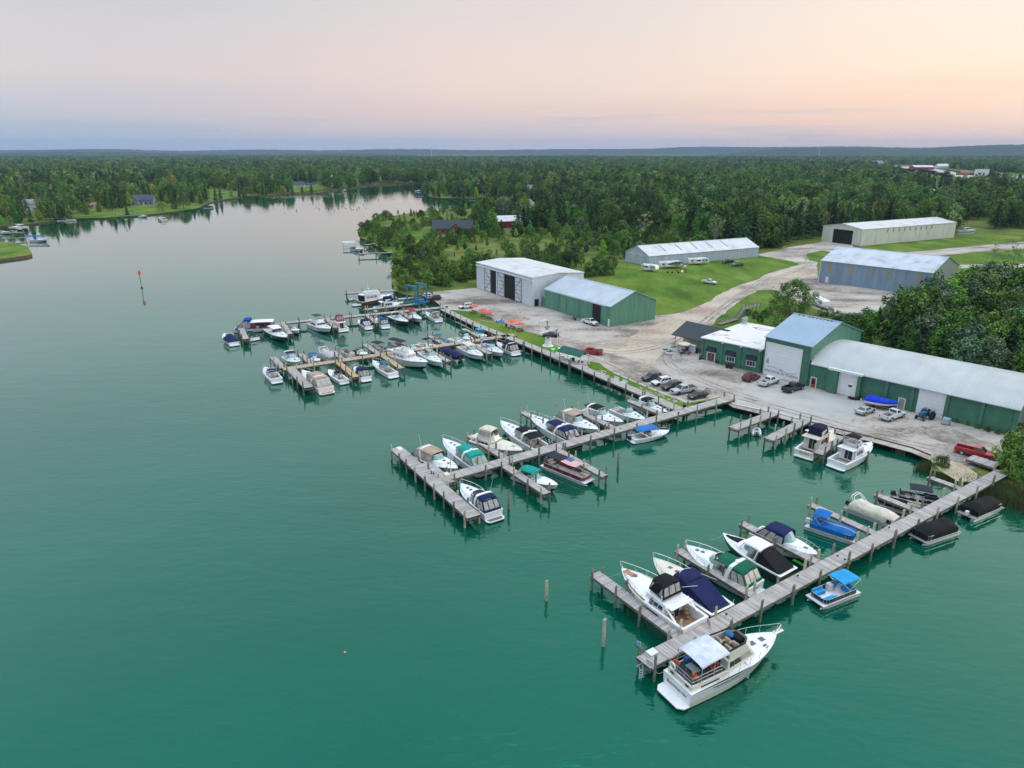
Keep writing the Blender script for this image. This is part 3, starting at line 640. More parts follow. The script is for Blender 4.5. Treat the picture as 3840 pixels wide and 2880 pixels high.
# ---- 8 arched roof hall
b = Bld('arched_hall', 'long green hall with pale arched roof and two white overhead doors', 'workshop', (1743.5, 833.5), (2186, 942.5), (2207, 882.7), (1900, 700), None)
b.he = HT(P('', 1743.5, 833.5, LZ), '', 1742, 780) - LZ; b.W = 20.0; AH = b
rise = 2.75; n = 22; L, W, e = b.L, b.W, b.he
arc = []
R = (W * W / 4 + rise * rise) / (2 * rise); a0 = math.asin(W / 2 / R)
for i in range(n + 1):
 a = -a0 + 2 * a0 * i / n; arc.append((W / 2 + R * math.sin(a), e + R * math.cos(a) - R + rise))
w = MB(); w.add([(0, 0, 0), (L, 0, 0), (L, 0, e), (0, 0, e)], [(0, 1, 2, 3)]); w.add([(0, W, 0), (L, W, 0), (L, W, e), (0, W, e)], [(3, 2, 1, 0)])
for x in (0.02, L):
 w.add([(x, 0, 0), (x, W, 0)] + [(x, y, z) for y, z in reversed(arc)], [tuple(range(n + 3))], 1)
w.build('wall', [GREEN_BLOCK, GREY_GREEN], b.root)
ov = .55; outer = [(arc[0][0] - ov, arc[0][1] - ov * .75)] + [(y, z + .12) for y, z in arc] + [(arc[-1][0] + ov, arc[-1][1] - ov * .75)]
inner = [(y, z - .14) for y, z in outer]
ROOF_ARCH = sheet_metal('arched_metal_roof', (.47, .50, .51), .5, 0, .45, .08, None, .05)
MB().loft([[(x, y, z) for y, z in outer + inner[::-1]] for x in (.35, L + .5)], 0, True).build('roof', ROOF_ARCH, b.root, smooth=35)
MB().loft([[(x, y, z) for y, z in [(q[0], q[1] + .26) for q in arc] + [(q[0], q[1] + .06) for q in arc[::-1]]] for x in (.04, .34)], 0, True).build('roof_flashing', mat('rusty_flashing', (.42, .34, .22), .7, var=.4, scale=3), b.root)
def od(b, xa, xb, ht, name='overhead_door'):
 d = panel(b, xa, xb, .05, ht, name, MATS['overhead_door_white'], .08)
 for i in range(1, 6): MB().box((xa + xb) / 2, -.085, ht * i / 6, xb - xa - .1, .012, .03).build('door_seam', MATS['seam_grey'], d)
 return d
xa, xb = b.frontz('d1', 365, 590)[0], b.frontz('d1', 560, 630)[0]
d = od(b, xa, xb, e - .7); MB().ball(((xa + xb) / 2 + .5, -.09, 2.2), .45, .03, .25, 12).build('porthole_window', GLASS_DK, d)
panel(b, xa - 2.0, xa - .02, 0, e - .2, 'buttress', GREEN_BLOCK, .9); panel(b, xb + .02, xb + .7, 0, e - .2, 'buttress', GREEN_BLOCK, .9)
panel(b, xa - 2.1, xb + .9, e - .62, e - .19, 'door_header', WHITE_PAINT, 1.0)
xa, xb = b.frontz('d1', 1160, 700)[0], b.frontz('d1', 1440, 760)[0]; od(b, xa, xb, e - .75)
panel(b, xa - .3, xb + .4, e - .74, e - .4, 'door_header', WHITE_PAINT, .3)
for k, y in ((865, 540), (1120, 600), (1460, 700), (1800, 800), (2130, 900), (80, 400)):
 x = b.frontz('d1', k, y)[0]; panel(b, max(.02, x - .3), x + .3, 0, e - .3, 'pilaster', GREEN_BLOCK, .35)
def small_door(b, x, m, pm, ht=2.15):
 f = MB(); f.box(x - .6, -.06, ht / 2 + .05, .14, .12, ht + .1); f.box(x + .6, -.06, ht / 2 + .05, .14, .12, ht + .1); f.box(x, -.06, ht + .05, 1.06, .12, .14)
 f.build('door_frame', WHITE_PAINT, b.root); d = MB().box(x, -.03, ht / 2, 1.04, .06, ht - .05).build('door', m, b.root)
 MB().box(x, -.066, ht * .58, .55, .012, ht * .55).build('pane', pm, d)
small_door(b, b.frontz('d1', 128, 540)[0], WOOD_RED, GLASS_DK)
small_door(b, b.frontz('d1', 998, 740)[0], mat('grey_door', (.33, .34, .36), .5, var=.1), mat('grey_door_panel', (.28, .29, .31), .5, var=.1))
# ---- 9 dark roofed porch house at the office end
b = Bld('porch_house', 'small beige house with dark shingled roof and open porch beside the office', 'house', (1456.5, 750), (1516, 765), (1447.7, 722.3), (1566.7, 722), None, 'A')
hz = b.he; b.W = (P('c8', 855, 290, LZ + hz + 2.6) - b.O).dot(b.n) * .0 + 11.0
L, W, e = b.L + 4.4, b.W, hz; r = e + 2.4; OX = -.8
SHINGLE = mat('dark_shingle', (.045, .058, .066), .9, var=.25, scale=3)
BEIGE = mat('beige_block', (.50, .44, .39), .8, var=.12, scale=1.5, bump=.2)
w = MB(); w.box(OX + L / 2 + .6, W / 2 + 1.6, e / 2 - .05, L - 1.2, W - 3.4, e - .1)
for x in (OX + .6, OX + L - .1): w.add([(x, .3, e - .1), (x, W, e - .1), (x, W / 2, r)], [(0, 1, 2)] if x > 2 else [(2, 1, 0)])
w.build('wall', BEIGE, b.root)
rf = MB()
for y0, y1 in ((-.5, W / 2), (W + .5, W / 2)):
 sl = (r - e) / (W / 2); z0 = e - .5 * sl
 pts = [(OX, y0, z0), (OX + L, y0, z0), (OX + L, y1, r + .02), (OX, y1, r + .02)]; up = [(x, y, z + .16) for x, y, z in pts]
 rf.add(pts + up, [(0, 1, 2, 3), (7, 6, 5, 4), (0, 4, 5, 1), (1, 5, 6, 2), (3, 7, 4, 0)] if y0 < y1 else [(3, 2, 1, 0), (4, 5, 6, 7), (1, 5, 4, 0), (2, 6, 5, 1), (0, 4, 7, 3)])
rf.build('roof', SHINGLE, b.root)
for x in (.1, 3.4): MB().box(x, .0, e / 2 - .1, .14, .14, e - .2).build('porch_post', GREY_STEEL, b.root)
MB().box(2.2, 1.55, 2.1, 1.6, .04, .8).build('banner', mat('yellow_banner', (.65, .5, .2), .7, var=.3), b.root)
tag(MB().prism([(0, 0), (6.4, 0), (6.4, 4.0), (0, 4.0)], .02, .10).build('patio_slab', M_CONC, None, loc=b.at(-2.3, -3.2, .01), rz=b.rz), 'pale concrete patio slab in front of the porch house', 'patio')
PH = b
# ---- timber stair climbing the bank
def stairs():
 t = thing('wooden_stairs', 'grey wooden stairs with railings climbing the grass bank', 'stairs', P('c8', 790, 245, LZ), 0)
 O = t.location; WD = mat('grey_stair_wood', (.26, .24, .22), .9, var=.3, scale=3)
 a = Vector((0, 0, .3)); p1 = P('c8', 985, 190, LZ) - O; p2 = P('c8', 1060, 140, LZ) - O; p3 = P('c8', 1230, 90, LZ) - O
 w = MB(); w.bar((0, 0, .35), (p1.x, p1.y, .5), 1.5, .12); w.build('ramp', WD, t)
 st = MB()
 for i in range(9):
  f = (i + .5) / 9; q = p1.lerp(p2, f); st.box(q.x, q.y, .5 + 1.7 * f, 1.4, .42, .09, rz=.7)
 st.build('steps', WD, t)
 w = MB(); w.bar((p2.x, p2.y, 2.25), (p3.x, p3.y, 2.3), 1.6, .12); w.build('landing', WD, t)
 rl = MB()
 for (q0, z0), (q1, z1) in (((Vector((0, 0, 0)), .35), (p1, .5)), ((p1, .5), (p2, 2.25)), ((p2, 2.25), (p3, 2.3))):
  d = (q1 - q0).normalized(); nn = Vector((-d.y, d.x, 0)) * .72
  for s in (-1, 1):
   for hh in (.5, .95): rl.bar(q0 + nn * s + Vector((0, 0, z0 + hh)), q1 + nn * s + Vector((0, 0, z1 + hh)), .08, .1)
   k = 4
   for i in range(k + 1):
    q = q0.lerp(q1, i / k) + nn * s; zz = z0 + (z1 - z0) * i / k; rl.box(q.x, q.y, (zz + .95) / 2, .1, .1, zz + .95)
 rl.build('railing', WD, t)
stairs()
# ================================================================== docks
def plank_mat(name, c0, c1, pitch=.2):
 m = bpy.data.materials.new(name); m.use_nodes = True; nt = m.node_tree; N = nt.nodes; Lk = nt.links; b = N['Principled BSDF']
 tc = N.new('ShaderNodeTexCoord'); sp = N.new('ShaderNodeSeparateXYZ'); Lk.new(tc.outputs['Object'], sp.inputs[0])
 def mth(op, x, y=0.0):
  q = N.new('ShaderNodeMath'); q.operation = op
  for i, v in enumerate((x, y)):
   if isinstance(v, (int, float)): q.inputs[i].default_value = v
   else: Lk.new(v, q.inputs[i])
  return q.outputs[0]
 k = mth('MULTIPLY', sp.outputs[0], 1 / pitch)
 wn = N.new('ShaderNodeTexWhiteNoise'); wn.noise_dimensions = '1D'; Lk.new(mth('FLOOR', k), wn.inputs['W'])
 mp = N.new('ShaderNodeMapping'); mp.inputs['Scale'].default_value = (1, .35, 1); Lk.new(tc.outputs['Object'], mp.inputs[0])
 nz = N.new('ShaderNodeTexNoise'); nz.inputs['Scale'].default_value = 2.2; nz.inputs['Detail'].default_value = 6; Lk.new(mp.outputs[0], nz.inputs['Vector'])
 f = mth('ADD', mth('MULTIPLY', wn.outputs['Value'], .45), mth('MULTIPLY', nz.outputs['Fac'], .75))
 rp = N.new('ShaderNodeValToRGB'); e = rp.color_ramp.elements; e[0].position = .2; e[1].position = .9; e[0].color = (*c0, 1); e[1].color = (*c1, 1)
 Lk.new(f, rp.inputs[0])
 gap = mth('LESS_THAN', mth('ABSOLUTE', mth('SUBTRACT', mth('FRACT', k), .5)), .43)
 mx = N.new('ShaderNodeMix'); mx.data_type = 'RGBA'; Lk.new(gap, mx.inputs['Factor']); mx.inputs['A'].default_value = (.05, .045, .04, 1); Lk.new(rp.outputs[0], mx.inputs['B'])
 Lk.new(mx.outputs['Result'], b.inputs['Base Color']); b.inputs['Roughness'].default_value = .85; b.inputs['Specular IOR Level'].default_value = .2
 MATS[name] = m; return m
PLANK = plank_mat('weathered_planks', (.25, .23, .22), (.54, .51, .50))
PLANK_TAN = plank_mat('tan_planks', (.32, .24, .16), (.55, .45, .35))
PLANK_NEW = plank_mat('new_planks', (.40, .28, .13), (.58, .45, .27))
BEAM = mat('dock_beam', (.16, .13, .10), .9, var=.4, scale=2)
PILE = mat('piling_wood', (.20, .205, .15), .9, var=.45, scale=2.5, bump=.5, bscale=6)
PILE_PALE = mat('pale_piling_wood', (.42, .40, .30), .9, var=.35, scale=2.5, bump=.5, bscale=6)
DZ = .85
def piling(parent, x, y, top, r=.16, pale=False):
 mb = MB(); t = RND.uniform(-.06, .06)
 rings = []
 for z, q in ((-1.6, 1.05), (0, 1.0), (top - .04, .95), (top, .86)):
  rings.append([(x + r * q * math.cos(a) + t * z * .2, y + r * q * math.sin(a), z + (.10 * math.cos(a) if z > top - .1 else 0)) for a in [2 * PI * k / 9 for k in range(9)]])
 mb.loft(rings, 0); return mb.build('piling', PILE_PALE if pale else PILE, parent, smooth=50)
class Dock:
 def __init__(s, name, label, cat, origin, group=None):
  s.root = thing(name, label, cat, origin, 0, group); s.O = Vector(origin)
 def deck(s, a, b, w, m=None, name='walkway', piles=5.0, sides=(1, 1), ptop=(1.55, 2.3), lead=.6, z=DZ, endpile=False, inset=-.05):
  a, b = Vector(a) - s.O, Vector(b) - s.O; a.z = b.z = 0; d = b - a; L = d.length; d.normalize(); n = Vector((-d.y, d.x, 0)); rz = math.atan2(d.y, d.x)
  o = MB().box(L / 2, 0, z - .04, L, w, .08).build(name, m or PLANK, s.root, loc=a, rz=rz)
  f = MB()
  for sy in (-1, 1): f.box(L / 2, sy * (w / 2 - .06), z - .235, L - .04, .09, .30)
  k = max(1, int(L / 2.5))
  for i in range(k + 1): f.box(.1 + (L - .2) * i / k, 0, z - .44, .16, w - .1, .2)
  f.build('frame', BEAM, o)
  if piles:
   k = max(1, round((L - 2 * lead) / piles));
   for i in range(k + 1):
    q = a + d * (lead + (L - 2 * lead) * i / k + RND.uniform(-.3, .3) * (0 < i < k))
    for sy in (-1, 1):
     if not sides[0 if sy > 0 else 1]: continue
     t = q + n * sy * (w / 2 + .12 + inset)
     piling(s.root, t.x, t.y, RND.uniform(*ptop), RND.uniform(.14, .18), RND.random() < .3)
  return o
G0 = lambda x, y: P('', x, y, DZ)
# pier in the foreground
d = Dock('dock', 'nearest long grey plank pier with side fingers, the large yachts moored along it', 'dock', G0(1388, 1447)); DK3 = d
d.deck(G0(1388, 1447), G0(2165, 1029), 1.95, piles=5.2)
pdir = (G0(2165, 1029) - G0(1388, 1447)).normalized(); pn = Vector((-pdir.y, pdir.x, 0))
def finger(dk, tip, w, base, axis_dir, axis_pt, half, m=None, piles=4.5, **k):
 """a finger running from its tip square onto the pier's edge"""
 nn = Vector((-axis_dir.y, axis_dir.x, 0)); s = (tip - axis_pt).dot(nn); sg = 1 if s > 0 else -1
 end = tip - nn * (s - sg * (half + .01))
 return dk.deck(tip, end, w, m, 'finger', piles, lead=.5, **k)
for tip, w, m in (((1284, 1251), 1.5, None), ((1464, 1200), 1.25, None), ((1601, 1141), 1.3, None), ((1748, 1100), 1.25, None), ((1890, 1078), 1.2, None), ((2003, 1040), 1.2, None)):
 finger(d, G0(*tip), w, None, pdir, G0(1388, 1447), .975, m)
d.deck(G0(2092, 1000), G0(2153, 1020), 2.6, piles=0, name='landing', z=1.1)
# middle pier
d = Dock('dock', 'middle plank pier with the fuel berth and people walking on it', 'dock', G0(968, 1041)); DK2 = d
A2, B2 = G0(966, 1041), G0(1578, 867.5); d2 = (B2 - A2).normalized()
d.deck(A2, B2, 2.3, piles=5.2)
n2 = Vector((-d2.y, d2.x, 0))
ta, tb = G0(856, 977), G0(1024, 1127)
d.deck(ta, tb, 2.1, piles=3.4, name='fuel_berth', ptop=(1.4, 1.9))
for tip, w, m in (((1014, 949), 1.3, None), ((1128, 898), 1.3, None), ((1238, 891), 1.3, None), ((1355, 872), 1.3, None), ((1182, 1077), 1.35, None), ((1306, 1039), 1.3, None)):
 finger(d, G0(*tip), w, None, d2, A2, 1.15, m, 4.0)
wb = (tb - ta).normalized(); wn = Vector((-wb.y, wb.x, 0)); q0, q1 = P('d2', 560, 845, DZ), P('d2', 905, 1085, DZ); q0 = ta + wb * (q0 - ta).dot(wb) + wn * 1.86; q1 = ta + wb * (q1 - ta).dot(wb) + wn * 1.86
d.deck(q0, q1, 1.6, piles=0, name='pump_platform')
# inner tan pier
d = Dock('dock', 'tan plank pier crowded with cruisers on both sides, third out from shore', 'dock', G0(616, 804)); DK1 = d
A1, B1 = G0(612, 804.5), G0(1112, 729); d1 = (B1 - A1).normalized()
d.deck(A1, B1, 2.3, PLANK_TAN, piles=6)
for tip, w, m in (((590, 778), 1.5, None), ((650, 771), 1.3, None), ((718, 764), 1.3, None), ((788, 750), 1.3, None), ((928, 732), 1.3, None), ((1000, 716), 1.3, None), ((668, 845), 2.0, PLANK), ((770, 822), 1.5, PLANK_NEW), ((868, 803), 1.4, PLANK_NEW), ((970, 788), 1.3, None), ((1059, 771), 1.3, None)):
 finger(d, G0(*tip), w, None, d1, A1, 1.15, m or PLANK, 4.5)
# outer pier
d = Dock('dock', 'farthest grey pier with cabin cruisers and the long red and blue houseboat', 'dock', G0(531, 712)); DK0 = d
A0, B0 = G0(528, 712), G0(958, 669); d0 = (B0 - A0).normalized()
d.deck(A0, B0, 2.2, piles=7)
for tip, w in (((532, 739), 1.6), ((628, 728), 1.3), ((726, 714), 1.3), ((815, 704), 1.3), ((888, 694), 1.3)):
 finger(d, G0(*tip), w, None, d0, A0, 1.1, None, 5)
# lift slip
d = Dock('dock', 'pair of short piers carrying the blue boat hoist by the yachts', 'dock', G0(790, 673))
d.deck(G0(788, 674), G0(905, 661), 2.0, piles=5); d.deck(G0(745, 638.5), G0(855, 632), 2.0, piles=6); d.deck(G0(860, 651), G0(912, 646), 1.8, piles=0)
# shore walkway
d = Dock('shore_walkway', 'long plank walkway on posts along the gravel lot and lawn edge', 'walkway', G0(958, 672)); WK = d
W_ = [(958, 673), (1030, 708), (1140, 751), (1240, 794), (1325, 831), (1400, 863), (1468, 893)]
for a, b_ in zip(W_, W_[1:]):
 d.deck(G0(*a), G0(*b_), 2.4, piles=4.2, sides=(0, 1), lead=.3, ptop=(1.7, 2.4))
# two short piers and one between the trawlers, by the office yard
d = Dock('dock', 'short weathered pier with green bucket beside the white inflatable', 'dock', P('d4', 440, 365, DZ))
d.deck(P('d4', 440, 365, DZ), P('d4', 910, 185, DZ), 2.0, piles=3.2)
d = Dock('dock', 'short weathered pier next to the cream trawler', 'dock', P('d4', 840, 490, DZ))
d.deck(P('d4', 840, 490, DZ), P('d4', 1265, 265, DZ), 1.9, piles=3.4)
d = Dock('dock', 'short white posted pier between the trawler and the white flybridge cruiser', 'dock', P('d4', 1390, 655, DZ))
d.deck(P('d4', 1390, 655, DZ), P('d4', 1640, 450, DZ), 1.5, piles=3.2)
# bulkhead with its concrete cap, rusty sheet piling below
def bulkhead(name, label, pts, capm, wallm, h=1.12, w=.5):
 t = thing(name, label, 'seawall', P('', *pts[0], 0))
 cap = MB(); wl = MB(); O = t.location
 g = [P('', x, y, 0) - O for x, y in pts]
 for a, b_ in zip(g, g[1:]):
  d_ = (b_ - a).normalized(); a2 = a - d_ * .02
  cap.bar((a2.x, a2.y, h), (b_.x, b_.y, h), w, .2); wl.bar((a2.x, a2.y, (h - .1) / 2 - .6), (b_.x, b_.y, (h - .1) / 2 - .6), .16, h + 1.2 - .12)
 wl.build('sheet_piling', wallm, t); cap.build('cap', capm, t)
RUST = mat('rusty_piling', (.085, .04, .028), .9, var=.5, scale=1.5, bump=.6, bscale=4)
bulkhead('seawall', 'concrete capped seawall at the head of the small boat basin', [(1573, 877), (1584, 884.5), (1683, 905), (1737, 919.5)], mat('cap_concrete', (.55, .52, .48), .9, var=.15), RUST)
bulkhead('seawall', 'rusty brown sheet pile seawall under the gravel lot with red pickup', [(1738, 920), (1886, 957.5), (1968, 979.5), (2008, 996)], RUST, RUST, 1.05, .3)
# free-standing mooring posts
for k, x, y, hh, lb in (('', 1180, 1296, 2.6, 'lone pale mooring post in open water left of the nearest pier'), ('', 1303, 1395, 3.3, 'thick pale mooring post standing off the nearest pier end'), ('', 1335, 1009, 2.6, 'lone brown mooring post beyond the flag pontoon'), ('d2', 1617, 1350, 3.0, 'dark mooring post at the stern of the navy canvas cruiser'), ('d4', 1940, 700, 2.0, 'white topped post beside the white flybridge cruiser')):
 o = piling(None, 0, 0, hh, .19, lb.startswith(('lone pale', 'thick'))); o.name = 'mooring_post'; o.location = P(k, x, y, 0); tag(o, lb, 'post', 'free standing mooring posts')
# ================================================================== boats
def gel(name, c, rough=.28): return mat(name, c, rough, var=.05, scale=.7, coat=.3)
GEL = gel('white_gelcoat', (.76, .77, .79)); GELC = gel('cream_gelcoat', (.68, .65, .56)); GELG = gel('grey_gelcoat', (.34, .36, .38))
HNAVY = gel('navy_hull', (.012, .018, .05)); HBLACK = gel('black_hull', (.010, .010, .012)); HRED = gel('maroon_hull', (.16, .012, .02)); HGREEN = gel('green_stripe', (.02, .09, .06))
BOOT = mat('dark_bottom', (.015, .02, .03), .6, var=.3); BOOTR = mat('red_bottom', (.09, .03, .025), .7, var=.3)
TEAK = mat('teak_deck', (.36, .21, .12), .7, var=.2, scale=3); SOLE = mat('cockpit_sole', (.50, .47, .42), .7, var=.12); CARPET = mat('grey_carpet', (.32, .31, .30), .9, var=.2)
def fab(n, c): return mat(n + '_canvas', c, .85, var=.22, scale=1.2, bump=.25, bscale=2.5, spec=.2)
F_NAVY = fab('navy', (.010, .018, .075)); F_BLACK = fab('black', (.010, .011, .014)); F_TAN = fab('tan', (.36, .29, .23)); F_GREEN = fab('green', (.006, .105, .06)); F_TEAL = fab('teal', (.003, .27, .24))
F_BLUE = fab('bright_blue', (.01, .13, .42)); F_SKY = fab('sky_blue', (.025, .30, .62)); F_MID = fab('steel_blue', (.03, .13, .27)); F_CREAM = fab('cream', (.62, .57, .48)); F_GREY = fab('grey', (.46, .45, .44)); F_CHAR = fab('charcoal', (.028, .032, .042))
F_RED = fab('red', (.30, .015, .03)); F_WHITE = fab('white', (.56, .61, .70)); F_CORAL = fab('coral', (.72, .13, .09)); F_TURQ = fab('turquoise', (.02, .36, .52))
VINYL = mat('clear_vinyl', (.36, .35, .33), .18, var=.35, scale=2); WSGLASS = mat('windshield_glass', (.25, .40, .38), .08, var=.25, scale=1.5)
SMOKE = mat('smoked_window', (.015, .018, .026), .1, var=0); STEEL = mat('polished_rail', (.62, .63, .65), .25, .6, var=0); HATCH = mat('hatch_glass', (.10, .12, .17), .15, var=0)
CUSH = mat('white_cushion', (.62, .60, .57), .6, var=.12); CUSHT = mat('tan_cushion', (.42, .35, .28), .6, var=.2); ENG = mat('outboard_black', (.02, .021, .024), .3, var=0); ENGW = mat('outboard_white', (.6, .6, .6), .3, var=0)
ALU = mat('pontoon_aluminium', (.52, .54, .56), .35, .6, var=.12); REDSEAT = mat('red_cushion', (.45, .05, .03), .7, var=.2)
NOTE = []
def lerp(a, b, t): return a + (b - a) * t
def sm(t): t = max(0, min(1, t)); return t * t * (3 - 2 * t)
class Boat:
 def __init__(s, name, label, cat, bow, stern, B=None, fs=None, fb=None, group=None, Lfix=None, rake=.9, full=2.7):
  zb, zs = fb or 1.4, fs or 1.0
  for _ in range(3):
   p, q = P(*bow, zb), P(*stern, zs); L = (Vector((p.x, p.y)) - Vector((q.x, q.y))).length
   s.fs = fs or min(1.45, .55 + .055 * L); s.fb = fb or min(2.1, .75 + .09 * L); zb, zs = s.fb, s.fs
  d = Vector((p.x - q.x, p.y - q.y, 0))
  if Lfix: d = d.normalized() * Lfix; L = Lfix
  s.L = L; s.B = B or min(4.3, 1.45 + .22 * L); s.rake = rake * L / 10; s.full = full
  s.root = thing(name, label, cat, (q.x, q.y, 0), math.atan2(d.y, d.x), group)
  NOTE.append((name, label[:50], round(L, 1), round(s.B, 1)))
 def hb(s, t):
  a = s.B / 2 * (.93 + .07 * min(1, t / .35))
  return a if t < .42 else a * max(.012, 1 - ((t - .42) / .58) ** s.full)
 def zs(s, t): return s.fs + (s.fb - s.fs) * t ** 1.7
 def pt(s, t, f, z):
  """hull point: f half-beam fraction, z height"""
  return (s.L * t - s.rake * max(0, s.fb - z) / s.fb * t ** 5, s.hb(t) * f, z)
 def chine(s, t): return .88 - .50 * t ** 3, .10 + .42 * s.fb * t ** 3
 def side(s, t, v, off=0.0, sg=1):
  """point on the topside: v 0 at the chine, 1 at the sheer"""
  f, zc = s.chine(t); z = lerp(zc, s.zs(t), v); ff = lerp(f, 1, v ** .75)
  p = s.pt(t, ff, z); return (p[0], sg * (p[1] + off), p[2])
 def hull(s, top=GEL, low=GEL, boot=BOOT, sheer=None, n=18):
  rings = []
  for i in range(n + 1):
   t = (i / n) ** .9; t = min(t, .999); f, zc = s.chine(t); h = []
   zk = -.4 + (.4 + .35 * s.fb) * max(0, (t - .78) / .22) ** 2
   for sg in (1, -1):
    r = [s.side(t, 1, .03, sg), s.side(t, .86, .03, sg), s.side(t, .84, 0, sg), s.side(t, .42, 0, sg), s.side(t, 0.0, 0, sg)]
    h.append(r)
   k = s.pt(t, 0, zk)
   rings.append(h[0] + [k] + h[1][::-1])
  mb = MB(); rowm = [3, 3, 0, 1, 2, 2, 1, 0, 3, 3]
  mb.loft(rings, 0, False, False, False, rowm=rowm)
  r0 = rings[0]; mb.add(r0, [tuple(range(len(r0)))], 0)
  s.h = mb.build('hull', [top, low, boot, sheer or top], s.root, smooth=38)
  return s.h
 def patch(s, t0, t1, v0, v1, m, name='hull_stripe', n=6, parent=None, taper=False):
  mb = MB()
  for sg in (1, -1):
   a = []; b = []
   for i in range(n + 1):
    t = lerp(t0, t1, i / n); q = v0 if not taper else lerp(v0, (v0 + v1) / 2, i / n); w = v1 if not taper else lerp(v1, (v0 + v1) / 2, i / n)
    a.append(s.side(t, q, .025, sg)); b.append(s.side(t, w, .025, sg))
   mb.loft([a, b] if sg < 0 else [b, a], 0, False, False, False)
  return mb.build(name, m, parent or s.root)
 def foredeck(s, tc, tw, h, m=GEL, n=12, zsole=.45, te=.93):
  s.tc, s.tw, s.th, s.te = tc, tw, h, te; rings = []
  for i in range(n + 1):
   t = min(.998, lerp(tc, 1, i / n)); b, z = s.hb(t), s.zs(t); k = s.trunk(t); x = s.L * t
   half = [(x, b + .03, z + .01), (x, b * .84, z + .05), (x, b * .66, z + .05 + k), (x, b * .3, z + .05 + k * 1.12)]
   rings.append(half + [(x, 0, z + .05 + k * 1.15)] + [(x, -y, w) for x, y, w in half[::-1]])
  mb = MB(); mb.loft(rings, 0, False, False, False)
  r = rings[0]; mb.add(r + [(r[-1][0], r[-1][1], zsole), (r[0][0], r[0][1], zsole)], [tuple(range(len(r) + 2))])
  s.fd = mb.build('foredeck', m, s.root, smooth=45); return s.fd
 def trunk(s, t): return s.th * sm((s.te - t) / max(.02, (s.te - s.tw))) ** .8
 def deckz(s, t): return s.zs(t) + .05 + s.trunk(t) * 1.15
 def cockpit(s, tc=None, zsole=.45, m=GEL, sole=SOLE, gw=.30, x0=.25, seats=True, seatm=CUSH):
  tc = tc or s.tc; n = 5; mb = MB(); s.zsole = zsole
  for sg in (1, -1):
   o = []; i_ = []; lo = []
   for i in range(n + 1):
    t = tc * i / n; b, z = s.hb(t), s.zs(t)
    o.append((s.L * t, sg * (b + .03), z + .01)); i_.append((max(s.L * t, x0), sg * (b - gw), z + .03)); lo.append((max(s.L * t, x0), sg * (b - gw), zsole))
   rr = [o, i_, lo] if sg > 0 else [lo, i_, o]
   mb.loft(rr, 0, False, False, False)
  b, z = s.hb(0), s.zs(0)
  mb.add([(0, b, z + .01), (0, -b, z + .01), (x0, -(b - gw), z + .03), (x0, b - gw, z + .03), (x0, -(b - gw), zsole), (x0, b - gw, zsole)], [(0, 1, 2, 3), (3, 2, 4, 5)])
  ck = mb.build('cockpit', m, s.root)
  MB().poly([(x0, s.hb(0) - gw, zsole), (x0, -s.hb(0) + gw, zsole), (s.L * tc, -s.hb(tc) + gw, zsole), (s.L * tc, s.hb(tc) - gw, zsole)]).build('sole', sole, ck)
  if seats:
   w = s.B - 2 * gw - .5; st = MB(); st.box(x0 + .35, 0, zsole + .25, .6, w, .45); st.box(x0 + .12, 0, zsole + .55, .16, w, .5); st.build('stern_seat', seatm, s.root, bevel=.05)
   L2 = s.L * tc
   for sg in (1, -1):
    q = MB(); q.box(L2 - 1.1, sg * s.B * .22, zsole + .4, .6, .65, .3); q.box(L2 - 1.4, sg * s.B * .22, zsole + .75, .14, .65, .55); q.build('helm_seat', seatm, s.root, bevel=.05)
   MB().box(L2 - .3, -s.B * .22, zsole + .55, .5, .9, 1.0).build('helm_console', m, s.root, bevel=.06)
 def platform(s, d=.75, m=GEL, z=.32, pad=None):
  b = s.hb(0); o = MB().prism([(0, b * .96), (-d * .6, b * .94), (-d, b * .7), (-d, -b * .7), (-d * .6, -b * .94), (0, -b * .96)], z - .14, z).build('swim_platform', m, s.root, bevel=.03)
  if pad: MB().prism([(-.12, b * .82), (-d + .14, b * .66), (-d + .14, -b * .66), (-.12, -b * .82)], z + .004, z + .02).build('platform_pad', pad, o)
  return o
 def windshield(s, h=.62, glass=WSGLASS, fm=STEEL, back=1.5, rake=.75, wf=.68):
  tw = s.tw; x = s.L * tw; n = 10; lo = []; hi = []
  for i in range(n + 1):
   a = -PI / 2 + PI * i / n; y = math.sin(a); xx = x + .25 - back * (1 - math.cos(a) ** .6) if abs(math.cos(a)) > 1e-6 else x + .25 - back
   t = xx / s.L; w = s.hb(t) * wf
   zb = (s.deckz(t) if t > s.tc else s.zs(t) + .05 + s.th * .9) - .03 - .1 * abs(y) ** 3
   lo.append((xx, y * w, zb)); hi.append((xx - rake * (.45 + .55 * math.cos(a)), y * w * .93, zb + h + .06))
  g = MB().loft([lo, hi], 0, False, False, False).build('windshield', glass, s.root, smooth=60)
  f = MB(); f.tube(hi, .045, 5)
  for i in (0, 3, 5, 7, n): f.tube([lo[i], hi[i]], .03, 4)
  f.build('windshield_frame', fm, g); s.wtop = (max(p[0] for p in hi), max(p[2] for p in hi), hi[0][0], s.hb(tw) * wf)
  return g
 def arch(s, x, z, m=GEL, lean=.7, w=.45, hwf=.93):
  b = s.hb(x / s.L) * hwf; g = s.zs(x / s.L); pts = []
  for y, zz in ((b, g), (b * .97, lerp(g, z, .55)), (b * .82, z - .12), (b * .5, z), (0, z + .03)): pts.append((y, zz))
  pts = pts + [(-y, zz) for y, zz in pts[-2::-1]]; rings = []
  for y, zz in pts:
   f = (zz - g) / max(.1, z - g); xx = x - lean * f
   rings.append([(xx - w / 2, y, zz - .06), (xx + w / 2, y, zz - .06), (xx + w / 2, y, zz + .06), (xx - w / 2, y, zz + .06)])
  a = MB().loft(rings).build('radar_arch', m, s.root, smooth=50); return a, x - lean
